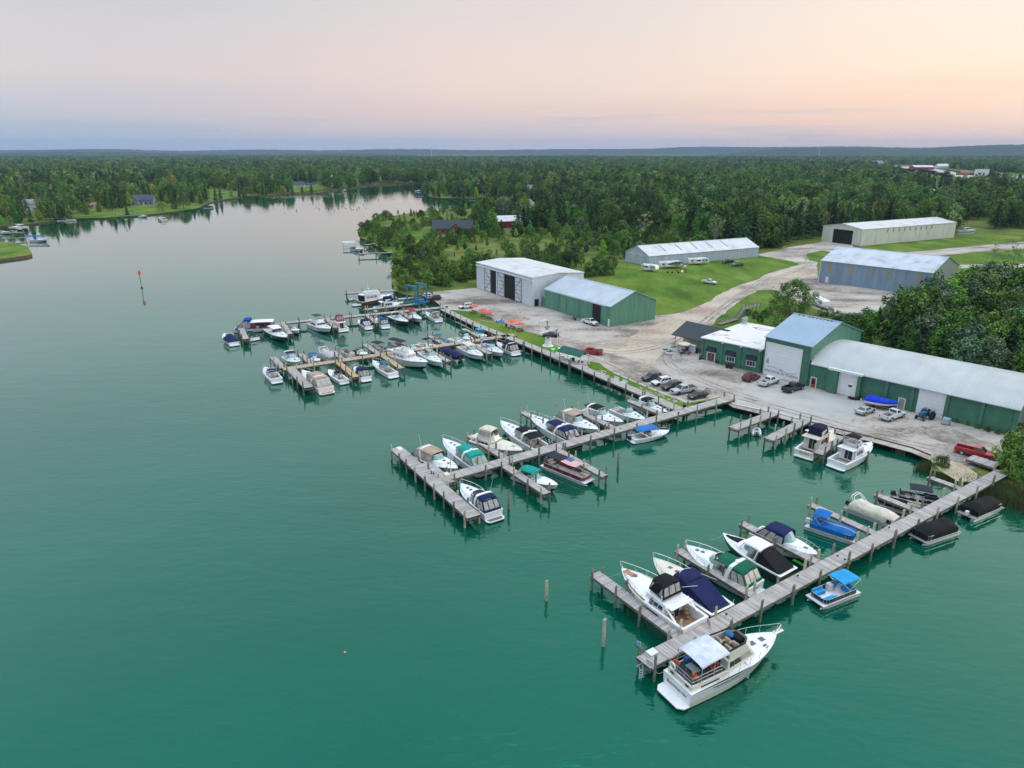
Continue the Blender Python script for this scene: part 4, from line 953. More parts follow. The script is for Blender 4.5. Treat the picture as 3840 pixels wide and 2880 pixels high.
 def dome(s, x, z, y=0): MB().lathe([(.05, 0), (.30, .03), (.33, .14), (.22, .24), (.03, .27)], (x, y, z), 12).build('radar_dome', GEL, s.root, smooth=60)
 def antenna(s, x, y, z, h=2.4, lean=.8): MB().tube([(x, y, z), (x - lean, y, z + h)], .03, 4).build('antenna', GEL, s.root)
 def top(s, x0, x1, hw, z, m, name='bimini_top', crown=.16, poles=True, hw1=None, drop=.0, th=.05, bows=3):
  n = 6; rings = []; hw1 = hw1 or hw
  for i in range(n + 1):
   u = i / n; x = lerp(x0, x1, u); w = lerp(hw, hw1, u); zz = z - drop * u - .10 * (abs(2 * u - 1)) ** 2.5
   up = [(x, w * math.sin(a), zz + crown * math.cos(a) ** .8 if math.cos(a) > 0 else zz) for a in [-PI / 2 + PI * k / 8 for k in range(9)]]
   rings.append(up + [(x, y, q - th) for x, y, q in up[::-1]])
  o = MB().loft(rings).build(name, m, s.root, smooth=50)
  if poles:
   f = MB(); xm = (x0 + x1) / 2
   for sg in (1, -1):
    g = lambda x: s.zs(max(0, x) / s.L) if not getattr(s, 'rail', None) else s.rail
    f.tube([(x0, sg * hw, z - .12), (xm, sg * (s.hb(xm / s.L) - .12), g(xm))], .03, 5); f.tube([(x1, sg * hw1, z - drop - .12), (xm + .2, sg * (s.hb(xm / s.L) - .12), g(xm))], .03, 5)
    f.tube([(x1, sg * hw1, z - drop - .12), (lerp(x1, xm, -.35), sg * (s.hb(max(0, x1) / s.L) - .12), g(x1))], .025, 5)
   for x, w in ((x0, hw), (x1, hw1)): f.tube([(x, w, z - .12 - (drop if x == x1 else 0)), (x, -w, z - .12 - (drop if x == x1 else 0))], .025, 5)
   f.build('bimini_frame', STEEL, o)
  return o
 def tent(s, x0, x1, xb, z, m, hw0=None, hw1=None, win=True, zg=None, zgb=None, drop=0.0, sidewin=(1, 1), back=True, crown=.16, zf=None, side_from=None, inset=.14):
  """canvas enclosure: top plus side and stern curtains with clear panels"""
  hw0 = hw0 or s.hb(x0 / s.L) * .72; hw1 = hw1 or s.hb(x1 / s.L) * .84
  o = s.top(x0, x1, hw0, z, m, 'canvas_top', crown, False, hw1, drop, .06)
  zg = zg or s.zs(.4) + .06; zgb = zgb or s.zs(0) + .05; w = MB(); v = MB()
  xf = side_from if side_from is not None else x0 + .1
  def face(a, b, c, d, wins, inward):
   a, b, c, d = map(Vector, (a, b, c, d)); w.add([a, b, c, d], [(0, 1, 2, 3)])
   nn = (b - a).cross(d - a).normalized() * .02
   for u0, u1, v0, v1 in wins:
    q = [lerp(lerp(a, b, u), lerp(d, c, u), t) + nn for u, t in ((u0, v0), (u1, v0), (u1, v1), (u0, v1))]; v.add(q, [(0, 1, 2, 3)])
  bf, bb = s.hb(xf / s.L) - .16, s.hb(max(0, xb) / s.L) - inset
  sw = [(.06, .31, .14, .88), (.36, .62, .14, .88), (.67, .94, .14, .80)] if win else []
  face((xb, -bb, zgb), (xf, -bf, zg), (x0, -hw0, z - .08), (x1, -hw1, z - drop - .08), sw, 0)
  face((xf, bf, zg), (xb, bb, zgb), (x1, hw1, z - drop - .08), (x0, hw0, z - .08), [(1 - u1, 1 - u0, a, c) for u0, u1, a, c in sw], 0)
  if back: face((xb, bb, zgb), (xb, -bb, zgb), (x1, -hw1, z - drop - .06), (x1, hw1, z - drop - .06), [(.06, .30, .2, .86), (.35, .65, .2, .9), (.70, .94, .2, .86)] if win else [], 0)
  w.build('side_curtain', m, o)
  if v.f: v.build('clear_panel', VINYL, o)
  return o
 def cover(s, x0, x1, h0, h1, m, n=8, ridge=.2, hem=.12, hwf=1.0, name='mooring_cover'):
  """a fitted mooring cover drawn tight from x0 (forward, height h0 over the rail) to x1"""
  rings = []
  for i in range(n + 1):
   u = i / n; x = lerp(x0, x1, u); t = max(0, x / s.L); b = (s.hb(t) + .05) * hwf; z = s.zs(t); h = lerp(h0, h1, u) * (1 if 0 < i < n else .35) + .05 * math.sin(u * 9)
   half = [(x, b, z - hem), (x, b, z + .06), (x, b * .72, z + h * .62), (x, b * ridge, z + h)]
   rings.append(half + [(x, -y, q) for x, y, q in half[::-1]])
  mb = MB().loft(rings, 0, False, False, False); mb.add(rings[0], [tuple(reversed(range(8)))]); mb.add(rings[-1], [tuple(range(8))])
  return mb.build(name, m, s.root, smooth=50)
 def bowrail(s, t0=.5, t1=.985, h=.62, n=8, m=STEEL, pulpit=0.0, gates=True):
  mb = MB(); top = {}
  for sg in (1, -1):
   path = []
   for i in range(n + 1):
    t = lerp(t0, t1, i / n); hh = h * sm(i / n * 3 + .1); p = (s.L * t + (pulpit if i == n else 0) + .12 * i / n, sg * (s.hb(t) * .93 + .02), s.zs(t) + .04 + hh); path.append(p)
    if i % 2 == 0: mb.tube([(s.L * t, sg * s.hb(t) * .93, s.zs(t) + .02), p], .024, 4)
   mb.tube(path, .03, 5); top[sg] = path[-1]
  mb.tube([top[1], ((top[1][0]) + .12, 0, top[1][2]), top[-1]], .03, 5)
  return mb.build('bow_rail', m, s.root)
 def hatch(s, ts, w=.5, y=0, m=HATCH, name='deck_hatch'):
  for t in ts: MB().box(s.L * t, y, s.deckz(t) + .02, w, w * .9, .06).build(name, m, s.root, bevel=.02)
 def ports(s, ts, v=.62, w=.45, h=.18, m=SMOKE):
  for t in ts: s.patch(t - w / s.L / 2, t + w / s.L / 2, v - h / 2, v + h / 2, m, 'porthole', 2)
 def name_on_transom(s, body, size, m, z=None, x=-.03, y=0, shear=.2): text(body, size, m, s.root, 'lettering', (x, y, z or s.fs * .72), (PI / 2, 0, -PI / 2), shear=shear)
 def outboard(s, x=-.35, y=0, z=.55, m=ENG, sc=1.0):
  mb = MB(); mb.box(x, y, z + .45 * sc, .75 * sc, .48 * sc, .62 * sc, taper=.78); o = mb.build('outboard_motor', m, s.root, bevel=.08)
  MB().box(x + .02, y, z - .25, .3 * sc, .2 * sc, .9).box(x + .3, y, z + .1, .3, .25, .3).build('motor_leg', ENG, o)
 def flag(s, x, y, z, h=1.5, lean=-.5, w=.95, style='stripes'):
  MB().tube([(x, y, z), (x + lean, y, z + h)], .03, 5).build('flag_pole', STEEL, s.root); usflag(s.root, (x + lean, y, z + h), w, .6)
US = [mat('flag_red', (.45, .02, .04), .8, var=.1), mat('flag_white', (.72, .71, .72), .8, var=.08), mat('flag_blue', (.03, .06, .22), .8, var=.1)]
def usflag(parent, top, w, h, hang=True, name='flag'):
 """striped flag with a blue star field hanging from its staff"""
 mb = MB(); n = 6
 for i in range(13):
  z0 = top[2] - h * i / 13; z1 = top[2] - h * (i + 1) / 13
  for k in range(n):
   u0, u1 = k / n, (k + 1) / n; f = lambda u: (top[0] - w * .55 * u, top[1] + .06 * math.sin(u * 7), -w * .55 * u)
   (xa, ya, da), (xb, yb, db) = f(u0), f(u1); m = 2 if (i < 7 and u1 <= .41) else (0 if i % 2 == 0 else 1)
   mb.add([(xa, ya, z0 + da), (xb, yb, z0 + db), (xb, yb, z1 + db), (xa, ya, z1 + da)], [(0, 1, 2, 3)], m)
 mb.build(name, US, parent)
def hexa(p, q):
 """six-sided body from bottom ring p and top ring q (front-port, front-starboard, aft-starboard, aft-port)"""
 return MB().add(list(p) + list(q), [(0, 1, 2, 3), (7, 6, 5, 4), (1, 0, 4, 5), (2, 1, 5, 6), (3, 2, 6, 7), (0, 3, 7, 4)])
class House:
 """deckhouse x0 (aft) .. x1 (forward); half widths aft/forward; tumblehome and raked ends"""
 def __init__(s, x0, x1, hw0, hw1, z0, z1, rf=.8, ra=.15, tum=.88, z1f=None):
  z1f = z1f or z1
  s.p = [(x1, hw1, z0), (x1, -hw1, z0), (x0, -hw0, z0), (x0, hw0, z0)]
  s.q = [(x1 - rf, hw1 * tum, z1f), (x1 - rf, -hw1 * tum, z1f), (x0 + ra, -hw0 * tum, z1), (x0 + ra, hw0 * tum, z1)]
 def build(s, name, m, parent, bevel=.06): return hexa(s.p, s.q).build(name, m, parent, bevel=bevel)
 def face(s, which, u0, u1, v0, v1, off=.02):
  i, j = {'front': (0, 1), 'star': (1, 2), 'aft': (2, 3), 'port': (3, 0)}[which]
  a, b, c, d = map(Vector, (s.p[i], s.p[j], s.q[j], s.q[i])); n = (b - a).cross(d - a).normalized()
  if n.dot((a + c) / 2 - sum(map(Vector, s.p + s.q), Vector()) / 8) < 0: n = -n
  return [lerp(lerp(a, b, u), lerp(d, c, u), v) + n * off for u, v in ((u0, v0), (u1, v0), (u1, v1), (u0, v1))]
 def windows(s, parent, which, spans, v0, v1, m=SMOKE, name='cabin_window'):
  for u0, u1 in spans: MB().add(s.face(which, u0, u1, v0, v1), [(0, 1, 2, 3)]).build(name, m, parent)
def cruiser(label, bow, stern, canvas=None, arch=False, stripe=None, B=None, name='cabin_cruiser', cat='cabin cruiser', hullm=GEL, low=None, boot=BOOT, deckm=GEL, tc=.48, tw=.56, th=.38, plat=.75, ports=3, hatches=(.68, .78), rail=True, fs=None, fb=None, group='boats moored at the marina', ztop=None, wsh=.62, antenna=False, pad=None, dome=False, stern_name=None, ink=None, seatm=CUSH, glass=WSGLASS, archlean=.7, winfr=None, **kw):
 b = Boat(name, label, cat, bow, stern, B, fs, fb, group, **kw)
 b.hull(hullm, low or hullm, boot, GEL); L = b.L
 b.foredeck(tc, tw, th * min(1, L / 9), deckm); b.cockpit(zsole=min(.45, b.fs - .5), seatm=seatm)
 if wsh: b.windshield(wsh * min(1, L / 8), glass, winfr or STEEL, back=min(1.6, L * .17))
 if plat: b.platform(plat, GEL, pad=pad)
 if stripe: b.patch(.0, .93, .55, .66, stripe, 'hull_stripe', 8)
 if ports and L > 7: b.ports([.60 + .085 * i for i in range(ports)], .66)
 if hatches and L > 6.5: b.hatch(hatches)
 if rail: b.bowrail(.52 if L < 8 else .46)
 zt = ztop or b.zs(.4) + (1.55 if L > 8 else 1.35); wx = b.wtop[0] if wsh else L * tw
 if arch:
  a, ax = b.arch(L * .30, zt + .08, GEL, archlean);
  if dome: b.dome(ax, zt + .1)
 if antenna: b.antenna(L * .3, -b.B * .36, zt, 2.6)
 if canvas:
  k, m = canvas[0], canvas[1]
  if k == 'bimini': b.top(wx - .5, L * .14, b.B * .36, zt, m)
  elif k == 'short': b.top(wx - .3, L * .26, b.B * .36, zt, m)
  elif k == 'tent': b.tent(wx - .15, L * .15, .25, zt, m)
  elif k == 'camper': b.tent(wx - .15, L * .27, .2, zt, m, drop=.1)
  elif k == 'slope': b.tent(wx - .1, L * .30, .12, zt, m, win=False, drop=.05)
  elif k == 'cover': b.cover(wx + .1, .02, b.wtop[1] - b.zs(tw), .25, m)
  elif k == 'full': b.cover(L * .99, .02, .3, .7, m)
  elif k == 'hard': b.top(wx + .3, L * .22, b.B * .36, zt, m, 'hardtop', .12, True, th=.14)
 if stern_name: b.name_on_transom(stern_name, .34, ink or SIGN_INK)
 return b
def runabout(label, bow, stern, canvas=None, stripe=None, hullm=GEL, low=None, **kw):
 kw.setdefault('B', None); return cruiser(label, bow, stern, canvas, False, stripe, name='motorboat', cat='motorboat', hullm=hullm, low=low, tc=.5, tw=.55, th=.16, plat=.45, ports=0, hatches=(), rail=False, wsh=kw.pop('wsh', .5), **kw)
def pontoon(label, bow, stern, fence=HBLACK, top=None, cover=None, B=2.55, Lfix=None, topx=(.28, .70), seatm=CUSH, deckm=CARPET, motor=ENG, fh=.72, stripe=None, group='boats moored at the marina', arch=False, ztop=2.55, covh=.62, openfence=False):
 b = Boat('pontoon_boat', label, 'pontoon boat', bow, stern, B, .62, .62, group, Lfix); L = b.L; b.rail = .66 + fh
 b.hb = lambda t: b.B / 2 - .1
 for sg in (1, -1):
  MB().lathe([(.02, -.1), (.30, 0), (.32, .3), (.32, L - 1.0), (.24, L - .5), (.03, L + .02)], (0, sg * (b.B / 2 - .38), .18), 12, 0, 'x').build('pontoon', ALU, b.root, smooth=50)
 MB().box(L * .49, 0, .56, L * .98, b.B, .12).build('deck', deckm, b.root)
 MB().box(L * .49, b.B / 2 + .02, .56, L * .98, .05, .16).box(L * .49, -b.B / 2 - .02, .56, L * .98, .05, .16).build('deck_trim', ALU, b.root)
 hw = b.B / 2 - .12; x0, x1 = .75, L * .92; rr = .55
 loop = [(x0, -hw)] + [(x1 - rr + rr * math.sin(a), -hw + rr - rr * math.cos(a)) for a in [PI / 2 * i / 5 for i in range(6)]] + [(x1 - rr + rr * math.cos(a), hw - rr + rr * math.sin(a)) for a in [PI / 2 * i / 5 for i in range(6)]] + [(x0, hw), (x0, -hw)]
 z0 = .64
 fmb = MB(); rings = [[(x, y, z0 + (.08 if openfence else .02)) for x, y in loop], [(x, y, z0 + fh * (.60 if openfence else .9)) for x, y in loop]]
 rin = [[(x * .995 + .02, y * .975, z) for x, y, z in r] for r in rings]
 fmb.loft([rings[0], rings[1], rin[1], rin[0]], 0, False, False, False); fe = fmb.build('fence', fence, b.root)
 r = MB(); r.tube([(x, y, z0 + fh) for x, y in loop], .028, 5); r.tube([(x, y * 1.01, z0 + .04) for x, y in loop], .028, 5)
 if openfence: r.tube([(x, y, z0 + fh * .8) for x, y in loop], .02, 4)
 for x, y in loop[::2]: r.tube([(x, y * 1.005, z0), (x, y * 1.005, z0 + fh)], .022, 4)
 for i in range(1, 4):
  for sg in (1, -1): r.tube([(lerp(x0, x1 - rr, i / 4), sg * hw * 1.005, z0), (lerp(x0, x1 - rr, i / 4), sg * hw * 1.005, z0 + fh)], .022, 4)
 r.build('rail', ALU, fe)
 if stripe:
  q = MB();
  for sg in (1, -1): q.box((x0 + x1 - rr) / 2, sg * (hw + .012), z0 + fh * .45, x1 - rr - x0, .012, .1)
  q.build('fence_stripe', stripe, fe)
 if not cover:
  for sg in (1, -1):
   MB().box(x1 - 1.05, sg * (hw - .42), z0 + .24, 1.7, .6, .42).box(x1 - 1.05, sg * (hw - .15), z0 + .55, 1.7, .18, .35).build('bow_seat', seatm, b.root, bevel=.06)
  MB().box(x0 + .5, hw * .35, z0 + .24, .7, hw * 1.2, .42).box(x0 + .18, hw * .35, z0 + .6, .2, hw * 1.2, .45).build('stern_seat', seatm, b.root, bevel=.06)
  MB().box(L * .47, -hw + .4, z0 + .45, .6, .62, .85).build('helm_console', CUSH, b.root, bevel=.05)
  MB().box(L * .38, -hw + .45, z0 + .4, .5, .55, .2).box(L * .345, -hw + .45, z0 + .75, .14, .55, .6).build('helm_seat', seatm, b.root, bevel=.06)
 else:
  n = 7; rings = []
  for i in range(n + 1):
   u = i / n; x = lerp(x0 - .12, x1 + .12, u); e = min(1, min(u, 1 - u) * 7 + .0); w = (hw + .07) * (.80 + .20 * min(1, (1 - u) * 5)); h = covh * (.25 + .75 * sm(e)) * (1 - .25 * u + .12 * math.sin(u * 11))
   half = [(x, w, z0 + .12), (x, w, z0 + fh), (x, w * .86, z0 + fh + h * .45), (x, w * .35, z0 + fh + h)]
   rings.append(half + [(x, -y, z) for x, y, z in half[::-1]])
  mb = MB().loft(rings, 0, False, False, False); mb.add(rings[0], [tuple(reversed(range(8)))]); mb.add(rings[-1], [tuple(range(8))])
  cv = mb.build('mooring_cover', cover, b.root, smooth=45)
  if stripe: MB().loft([[(x, y * .30, z + .012 - abs(y) * .0) for x, y, z in (r_[3], r_[4])] for r_ in rings[1:]], 0, False, False, False).build('cover_stripe', stripe, cv)
 if motor: b.outboard(.05, 0, .55, motor, 1.05)
 if top:
  xa, xb = L * topx[1], L * topx[0]; t = b.top(xa, xb, hw * .98, ztop, top, crown=.14)
 if arch:
  f = MB()
  for q in (0, .35): f.tube([(L * .28 + q, hw, 1.4), (L * .12 + q, hw * .96, 2.5), (L * .10 + q, hw * .7, 2.75), (L * .10 + q, -hw * .7, 2.75), (L * .12 + q, -hw * .96, 2.5), (L * .28 + q, -hw, 1.4)], .045, 6)
  f.build('folded_bimini_frame', GEL, b.root)
 return b
def dinghy(label, bow, stern, m=None, Lfix=3.2, motor=True, name='inflatable_dinghy', z=0.0):
 b = Boat(name, label, 'dinghy', bow, stern, 1.6, .35, .35, 'boats moored at the marina', Lfix); L = b.L; m = m or mat('hypalon_white', (.62, .64, .66), .5, var=.12)
 path = [(0, .62, .3)] + [(L * .6 + (L * .4 - .25) * math.sin(a), .62 * math.cos(a), .3 + .16 * math.sin(a)) for a in [PI * i / 10 for i in range(11)]] + [(0, -.62, .3)]
 MB().tube(path, .23, 8).build('tube', m, b.root, smooth=60)
 MB().poly([(.1, .5, .22), (.1, -.5, .22), (L * .75, -.42, .26), (L * .9, 0, .3), (L * .75, .42, .26)]).box(.12, 0, .35, .1, 1.0, .4).build('floor', GELG, b.root)
 MB().box(L * .42, 0, .42, .32, 1.0, .1).build('thwart', CUSH, b.root)
 if motor: b.outboard(-.1, 0, .35, ENG, .7)
 return b
def flybridge(label, bow, stern, B=None, top=None, topk='bimini', hullm=GEL, stripe=None, name='flybridge_cruiser', cat='flybridge cruiser', xh=(.22, .66), zh=1.55, fs=None, fb=None, boot=BOOT, rail=True, plat=.6, trim=GEL, doors=True, group='boats moored at the marina', fz=1.5, sole=SOLE, winm=SMOKE, **kw):
 b = Boat(name, label, cat, bow, stern, B, fs, fb, group, **kw); L = b.L; b.hull(hullm, hullm, boot, GEL)
 b.foredeck(xh[1] - .14, .70, .30, trim, te=.95); b.tc = xh[1] - .1; b.cockpit(.48, zsole=max(.5, b.fs - 1.2), seats=False, sole=sole)
 z0 = b.zs(.4) - .15; hw0, hw1 = b.hb(xh[0]) * .84, b.hb(xh[1]) * .80; zt = z0 + zh
 hs = House(L * xh[0], L * xh[1], hw0, hw1, z0 - .6, zt, 1.1, .05, .90); ho = hs.build('deckhouse', trim, b.root)
 for w in ('port', 'star'): hs.windows(ho, w, [(.10, .30), (.33, .53), (.56, .76)] if w == 'port' else [(.24, .44), (.47, .67), (.70, .90)], .52, .82, winm)
 hs.windows(ho, 'front', [(.06, .34), (.37, .63), (.66, .94)], .55, .88, winm)
 if doors: hs.windows(ho, 'aft', [(.22, .45), (.47, .66)], .12, .86, winm, 'sliding_door')
 dk = MB(); dk.prism([(L * xh[0] - 1.0, hw0 * .97), (L * xh[0] - 1.0, -hw0 * .97), (L * xh[1] - .7, -hw1 * .9), (L * xh[1] - .7, hw1 * .9)], zt, zt + .1); dk.build('bridge_deck', trim, b.root, bevel=.03)
 c0, c1 = L * (xh[0] + .05), L * xh[1] - 1.0; w0, w1 = hw0 * .86, hw1 * .74; cz = zt + .1
 cm = MB(); hC = .75
 ring = lambda z, k, dx: [(c0, w0 * k, z), (c1 - .5 + dx, w1 * k * 1.05, z), (c1 + dx, w1 * k * .6, z), (c1 + dx, -w1 * k * .6, z), (c1 - .5 + dx, -w1 * k * 1.05, z), (c0, -w0 * k, z)]
 cm.loft([ring(cz, 1, .35), ring(cz + hC, .97, 0), ring(cz + hC, .88, -.12), ring(cz + .02, .88, -.12)], 0, False, False, False); cm.build('bridge_coaming', trim, b.root)
 st = MB(); st.box(c0 + .5, 0, cz + .3, .6, w0 * 1.5, .5); st.box(c1 - 1.1, w1 * .4, cz + .45, .5, .5, .7); st.box(c1 - 1.1, -w1 * .4, cz + .45, .5, .5, .7); st.build('bridge_seats', CUSH, b.root, bevel=.05)
 MB().box(c1 - .4, -w1 * .3, cz + .5, .4, w1 * .8, .7).build('bridge_console', trim, b.root, bevel=.05)
 b.bz = cz; b.cx = (c0, c1); b.cw = (w0, w1)
 if top:
  b.rail = cz + hC; ohb = b.hb; b.hb = lambda t: w0 + .1
  if topk == 'bimini': b.top(c1 - .4, c0 - .2, w1 * .95, cz + 1.7, top, hw1=w0 * .9)
  elif topk == 'tent': b.tent(c1 - .3, c0 + .2, c0 - .1, cz + 1.75, top, w1 * .85, w0 * .85, zg=cz + hC * .8, zgb=cz + .3)
  elif topk == 'cover': b.tent(c1, c0 + .3, c0, cz + 1.35, top, w1 * .8, w0 * .85, zg=cz + .1, zgb=cz + .05, win=False)
  b.hb = ohb
 if plat: b.platform(plat)
 if stripe: b.patch(0, .95, .70, .80, stripe)
 if rail: b.bowrail(.42, h=.7, n=10, pulpit=.2)
 b.hatch((.80,))
 lad = MB(); y = hw0 * .55
 for q in (-.2, .2): lad.tube([(L * xh[0] - .9, y + q, .55), (L * xh[0] - .35, y + q, cz)], .03, 5)
 for i in range(6): z = .8 + (cz - .9) * i / 6; lad.tube([(L * xh[0] - .9 + .55 * (z - .55) / (cz - .55), y - .2, z), (L * xh[0] - .9 + .55 * (z - .55) / (cz - .55), y + .2, z)], .025, 4)
 lad.build('bridge_ladder', STEEL, b.root)
 b.hs = hs; b.ho = ho; b.zt = zt
 return b
# ------------------------------------------------------------------ the nearest pier
def aft_cabin_yacht():
 b = Boat('motor_yacht', 'cream white aft cabin motor yacht with pale awning and orange deck chairs', 'motor yacht', ('d8', 1975, 395), ('d8', 640, 1070), 4.1, 1.75, 2.15, 'boats moored at the marina', full=2.6)
 L = b.L; b.hull(GEL, GELC, BOOT, GEL); b.foredeck(.55, .62, .22, GEL, te=.97)
 # aft deck raised over the aft cabin, dark carpet, wet-bar furniture
 MB().poly([(.02, b.hb(0), b.zs(0)), (.02, -b.hb(0), b.zs(0)), (L * .56, -b.hb(.56), b.zs(.56)), (L * .56, b.hb(.56), b.zs(.56))]).build('side_deck', GEL, b.root)
 ad = House(.25, L * .36, b.hb(0) * .86, b.hb(.36) * .84, b.zs(0) - .02, b.zs(.2) + .55, .0, .0, .97); ao = ad.build('aft_cabin', GELC, b.root)
 za = b.zs(.2) + .56
 MB().poly([(.4, b.hb(0) * .76, za), (.4, -b.hb(0) * .76, za), (L * .35, -b.hb(.35) * .74, za), (L * .35, b.hb(.35) * .74, za)]).build('deck_carpet', mat('dark_carpet', (.045, .05, .06), .95, var=.5, scale=3), ao)
 ad.windows(ao, 'aft', [(.12, .26), (.74, .88)], .35, .75); ad.windows(ao, 'star', [(.25, .75)], .15, .45)
 hs = House(L * .36, L * .70, b.hb(.36) * .80, b.hb(.62) * .66, b.zs(.5) - .1, b.zs(.5) + 1.35, 1.3, .0, .88); ho = hs.build('deckhouse', GELC, b.root, .1)
 for w, sp in (('star', [(.10, .30), (.32, .50), (.52, .74), (.76, .92)]), ('port', [(.10, .30), (.32, .50), (.52, .74), (.76, .92)])):
  for i, q in enumerate(sp): hs.windows(ho, w, [q if w == 'star' else (1 - q[1], 1 - q[0])], .42, .80, SMOKE if i > 1 else VINYL)
 hs.windows(ho, 'front', [(.05, .32), (.35, .65), (.68, .95)], .40, .85); hs.windows(ho, 'aft', [(.3, .7)], .1, .9, SMOKE, 'cabin_door')
 zb = b.zs(.5) + 1.36; c0, c1 = L * .38, L * .615; w0, w1 = b.hb(.36) * .66, b.hb(.6) * .56
 cm = MB(); ring = lambda z, k, dx: [(c0, w0 * k, z), (c1 - .8 + dx, w1 * k * 1.1, z), (c1 + dx, w1 * k * .55, z), (c1 + dx, -w1 * k * .55, z), (c1 - .8 + dx, -w1 * k * 1.1, z), (c0, -w0 * k, z)]
 cm.loft([ring(zb - .05, 1.04, .5), ring(zb + .75, 1.0, 0), ring(zb + .75, .90, -.15), ring(zb + .05, .90, -.15)], 0, False, False, False); cm.build('bridge_coaming', GELC, b.root)
 MB().poly([(c0, w0 * .9, zb + .06), (c0, -w0 * .9, zb + .06), (c1 - .2, -w1 * .8, zb + .06), (c1 - .2, w1 * .8, zb + .06)]).build('bridge_sole', MATS['dark_carpet'], b.root)
 MB().loft([ring(zb + .76, .98, -.02), ring(zb + 1.05, .95, -.25)], 0, False, False, False).build('venturi_screen', SMOKE, b.root)
 for x, y in ((c0 + .7, w0 * .45), (c0 + .7, -w0 * .45), (c0 + 1.5, w0 * .1), (c0 + 1.7, -w0 * .5)):
  q = MB(); q.box(x, y, zb + .4, .62, .6, .28); q.box(x - .32, y, zb + .72, .18, .6, .6); q.build('bridge_seat', CUSHT, b.root, bevel=.1)
 MB().box(c1 - .75, 0, zb + .5, .8, w1 * 1.2, .75).build('bridge_console', F_BLACK, b.root, bevel=.12)
 MB().ball((c1 - 1.3, w1 * .5, zb + .85), .45, .5, .28).build('folded_tarp', F_MID, b.root, smooth=60)
 MB().box(c0 + 1.0, w0 * .25, zb + .62, .22, .22, .12).build('yellow_pad', mat('yellow_vinyl', (.6, .4, .03), .6), b.root, bevel=.04)
 # pale awning stretched over the aft deck
 x0, x1 = L * .36, 1.15; b.rail = za; b.hb_ = b.hb
 t = b.top(x0, x1 + .2, b.hb(.3) * .80, za + 1.9, F_WHITE, 'awning', .30, False, th=.04, drop=.25); f = MB()
 for sg in (1, -1):
  for x in (x0 - .1, lerp(x0, x1, .5), x1 + .25): f.tube([(x, sg * b.hb(.2) * .80, za), (x, sg * b.hb(.2) * .80, za + 1.7)], .03, 5)
 f.build('awning_frame', STEEL, t)
 rl = MB(); hwa = b.hb(0) * .82
 for zz in (.45, .85): rl.tube([(L * .3, hwa, za + zz), (.3, hwa, za + zz), (.3, -hwa, za + zz), (L * .3, -hwa, za + zz)], .03, 5)
 for i in range(5):
  for sg in (1, -1): rl.tube([(.3 + (L * .3 - .3) * i / 4, sg * hwa, za), (.3 + (L * .3 - .3) * i / 4, sg * hwa, za + .85)], .025, 4)
 for y in (-.5, .5): rl.tube([(.3, y, za), (.3, y, za + .85)], .025, 4)
 rl.build('aft_rail', STEEL, b.root)
 ring_ = MB(); ring_.tube([(.24, hwa * .62 + .33 * math.cos(a), za + .5 + .33 * math.sin(a)) for a in [2 * PI * i / 14 for i in range(15)]], .085, 6); ring_.build('life_ring', GEL, b.root)
 b.platform(1.15, GEL, .42); b.name_on_transom('Beachcarrier', .52, mat('script_brown', (.16, .10, .08), .5, var=0), 1.15, -.035)
 b.bowrail(.24, h=.85, n=14, pulpit=.35)
 MB().box(L + .15, 0, b.fb + .08, 1.2, .5, .1).build('bow_pulpit', GEL, b.root, bevel=.03)
 MB().tube([(L - .3, .1, b.fb + .18), (L + .75, .05, b.fb + .2), (L + .8, 0, b.fb - .15)], .05, 5).build('anchor', GREY_STEEL, b.root)
 b.th = .22; b.hatch((.73, .83), .62); b.hatch((.80,), .45, -.9)
 MB().lathe([(.05, 0), (.42, .03), (.45, .16), (.3, .26), (.03, .28)], (L * .62, b.hb(.6) * .5, b.deckz(.66) + .5), 14).build('radar_dome', GEL, b.root, smooth=60)
 b.patch(.20, .44, .80, .92, SMOKE, 'cabin_window', 5); b.patch(0, .97, .94, .985, mat('tan_rub', (.42, .34, .28), .6), 'rub_rail', 10)
 # things lying on the aft deck stay things of their own
 O = Matrix.Translation(b.root.location) @ Matrix.Rotation(b.root.rotation_euler.z, 4, 'Z')
 def on(x, y, z): return O @ Vector((x, y, z))
 for i, (x, y, r) in enumerate(((.9, 1.15, .4), (1.1, -1.15, -.5), (3.6, -.95, 2.6), (2.9, .95, 2.9))):
  q = MB(); q.box(0, 0, .38, .55, .55, .12); q.box(-.26, 0, .68, .12, .55, .55); q.box(0, .27, .52, .5, .08, .08); q.box(0, -.27, .52, .5, .08, .08)
  lbl = ('orange deck chair at the port stern corner of the aft cabin yacht', 'orange deck chair at the starboard stern rail of the aft cabin yacht', 'orange deck chair against the starboard deckhouse of the aft cabin yacht', 'orange deck chair under the awning by the blue cooler')[i]
  c = thing('deck_chair', lbl, 'chair', on(x, y, za + .01), b.root.rotation_euler.z + r, 'orange chairs on the aft deck')
  q.build('seat', mat('orange_cushion', (.55, .10, .03), .8, var=.2), c, bevel=.05)
  l = MB();
  for sx in (-.22, .22):
   for sy in (-.22, .22): l.box(sx, sy, .16, .05, .05, .32)
  l.build('frame', STEEL, c)
 tag(MB().box(0, 0, .22, .75, .42, .38).box(0, 0, .44, .79, .46, .07).build('cooler', [mat('cooler_blue', (.02, .12, .40), .5)], loc=on(2.4, 1.2, za), rz=b.root.rotation_euler.z, bevel=.03), 'blue picnic cooler on the aft deck under the pale awning', 'cooler')
 t2 = thing('deck_table', 'low glass topped table in the middle of the aft deck', 'table', on(1.7, -.15, za), b.root.rotation_euler.z)
 MB().box(0, 0, .5, .75, 1.25, .05).build('table_top', mat('table_glass', (.22, .34, .36), .15), t2); l = MB()
 for sx in (-.3, .3):
  for sy in (-.5, .5): l.box(sx, sy, .24, .05, .05, .47)
 l.build('frame', STEEL, t2)
 return b
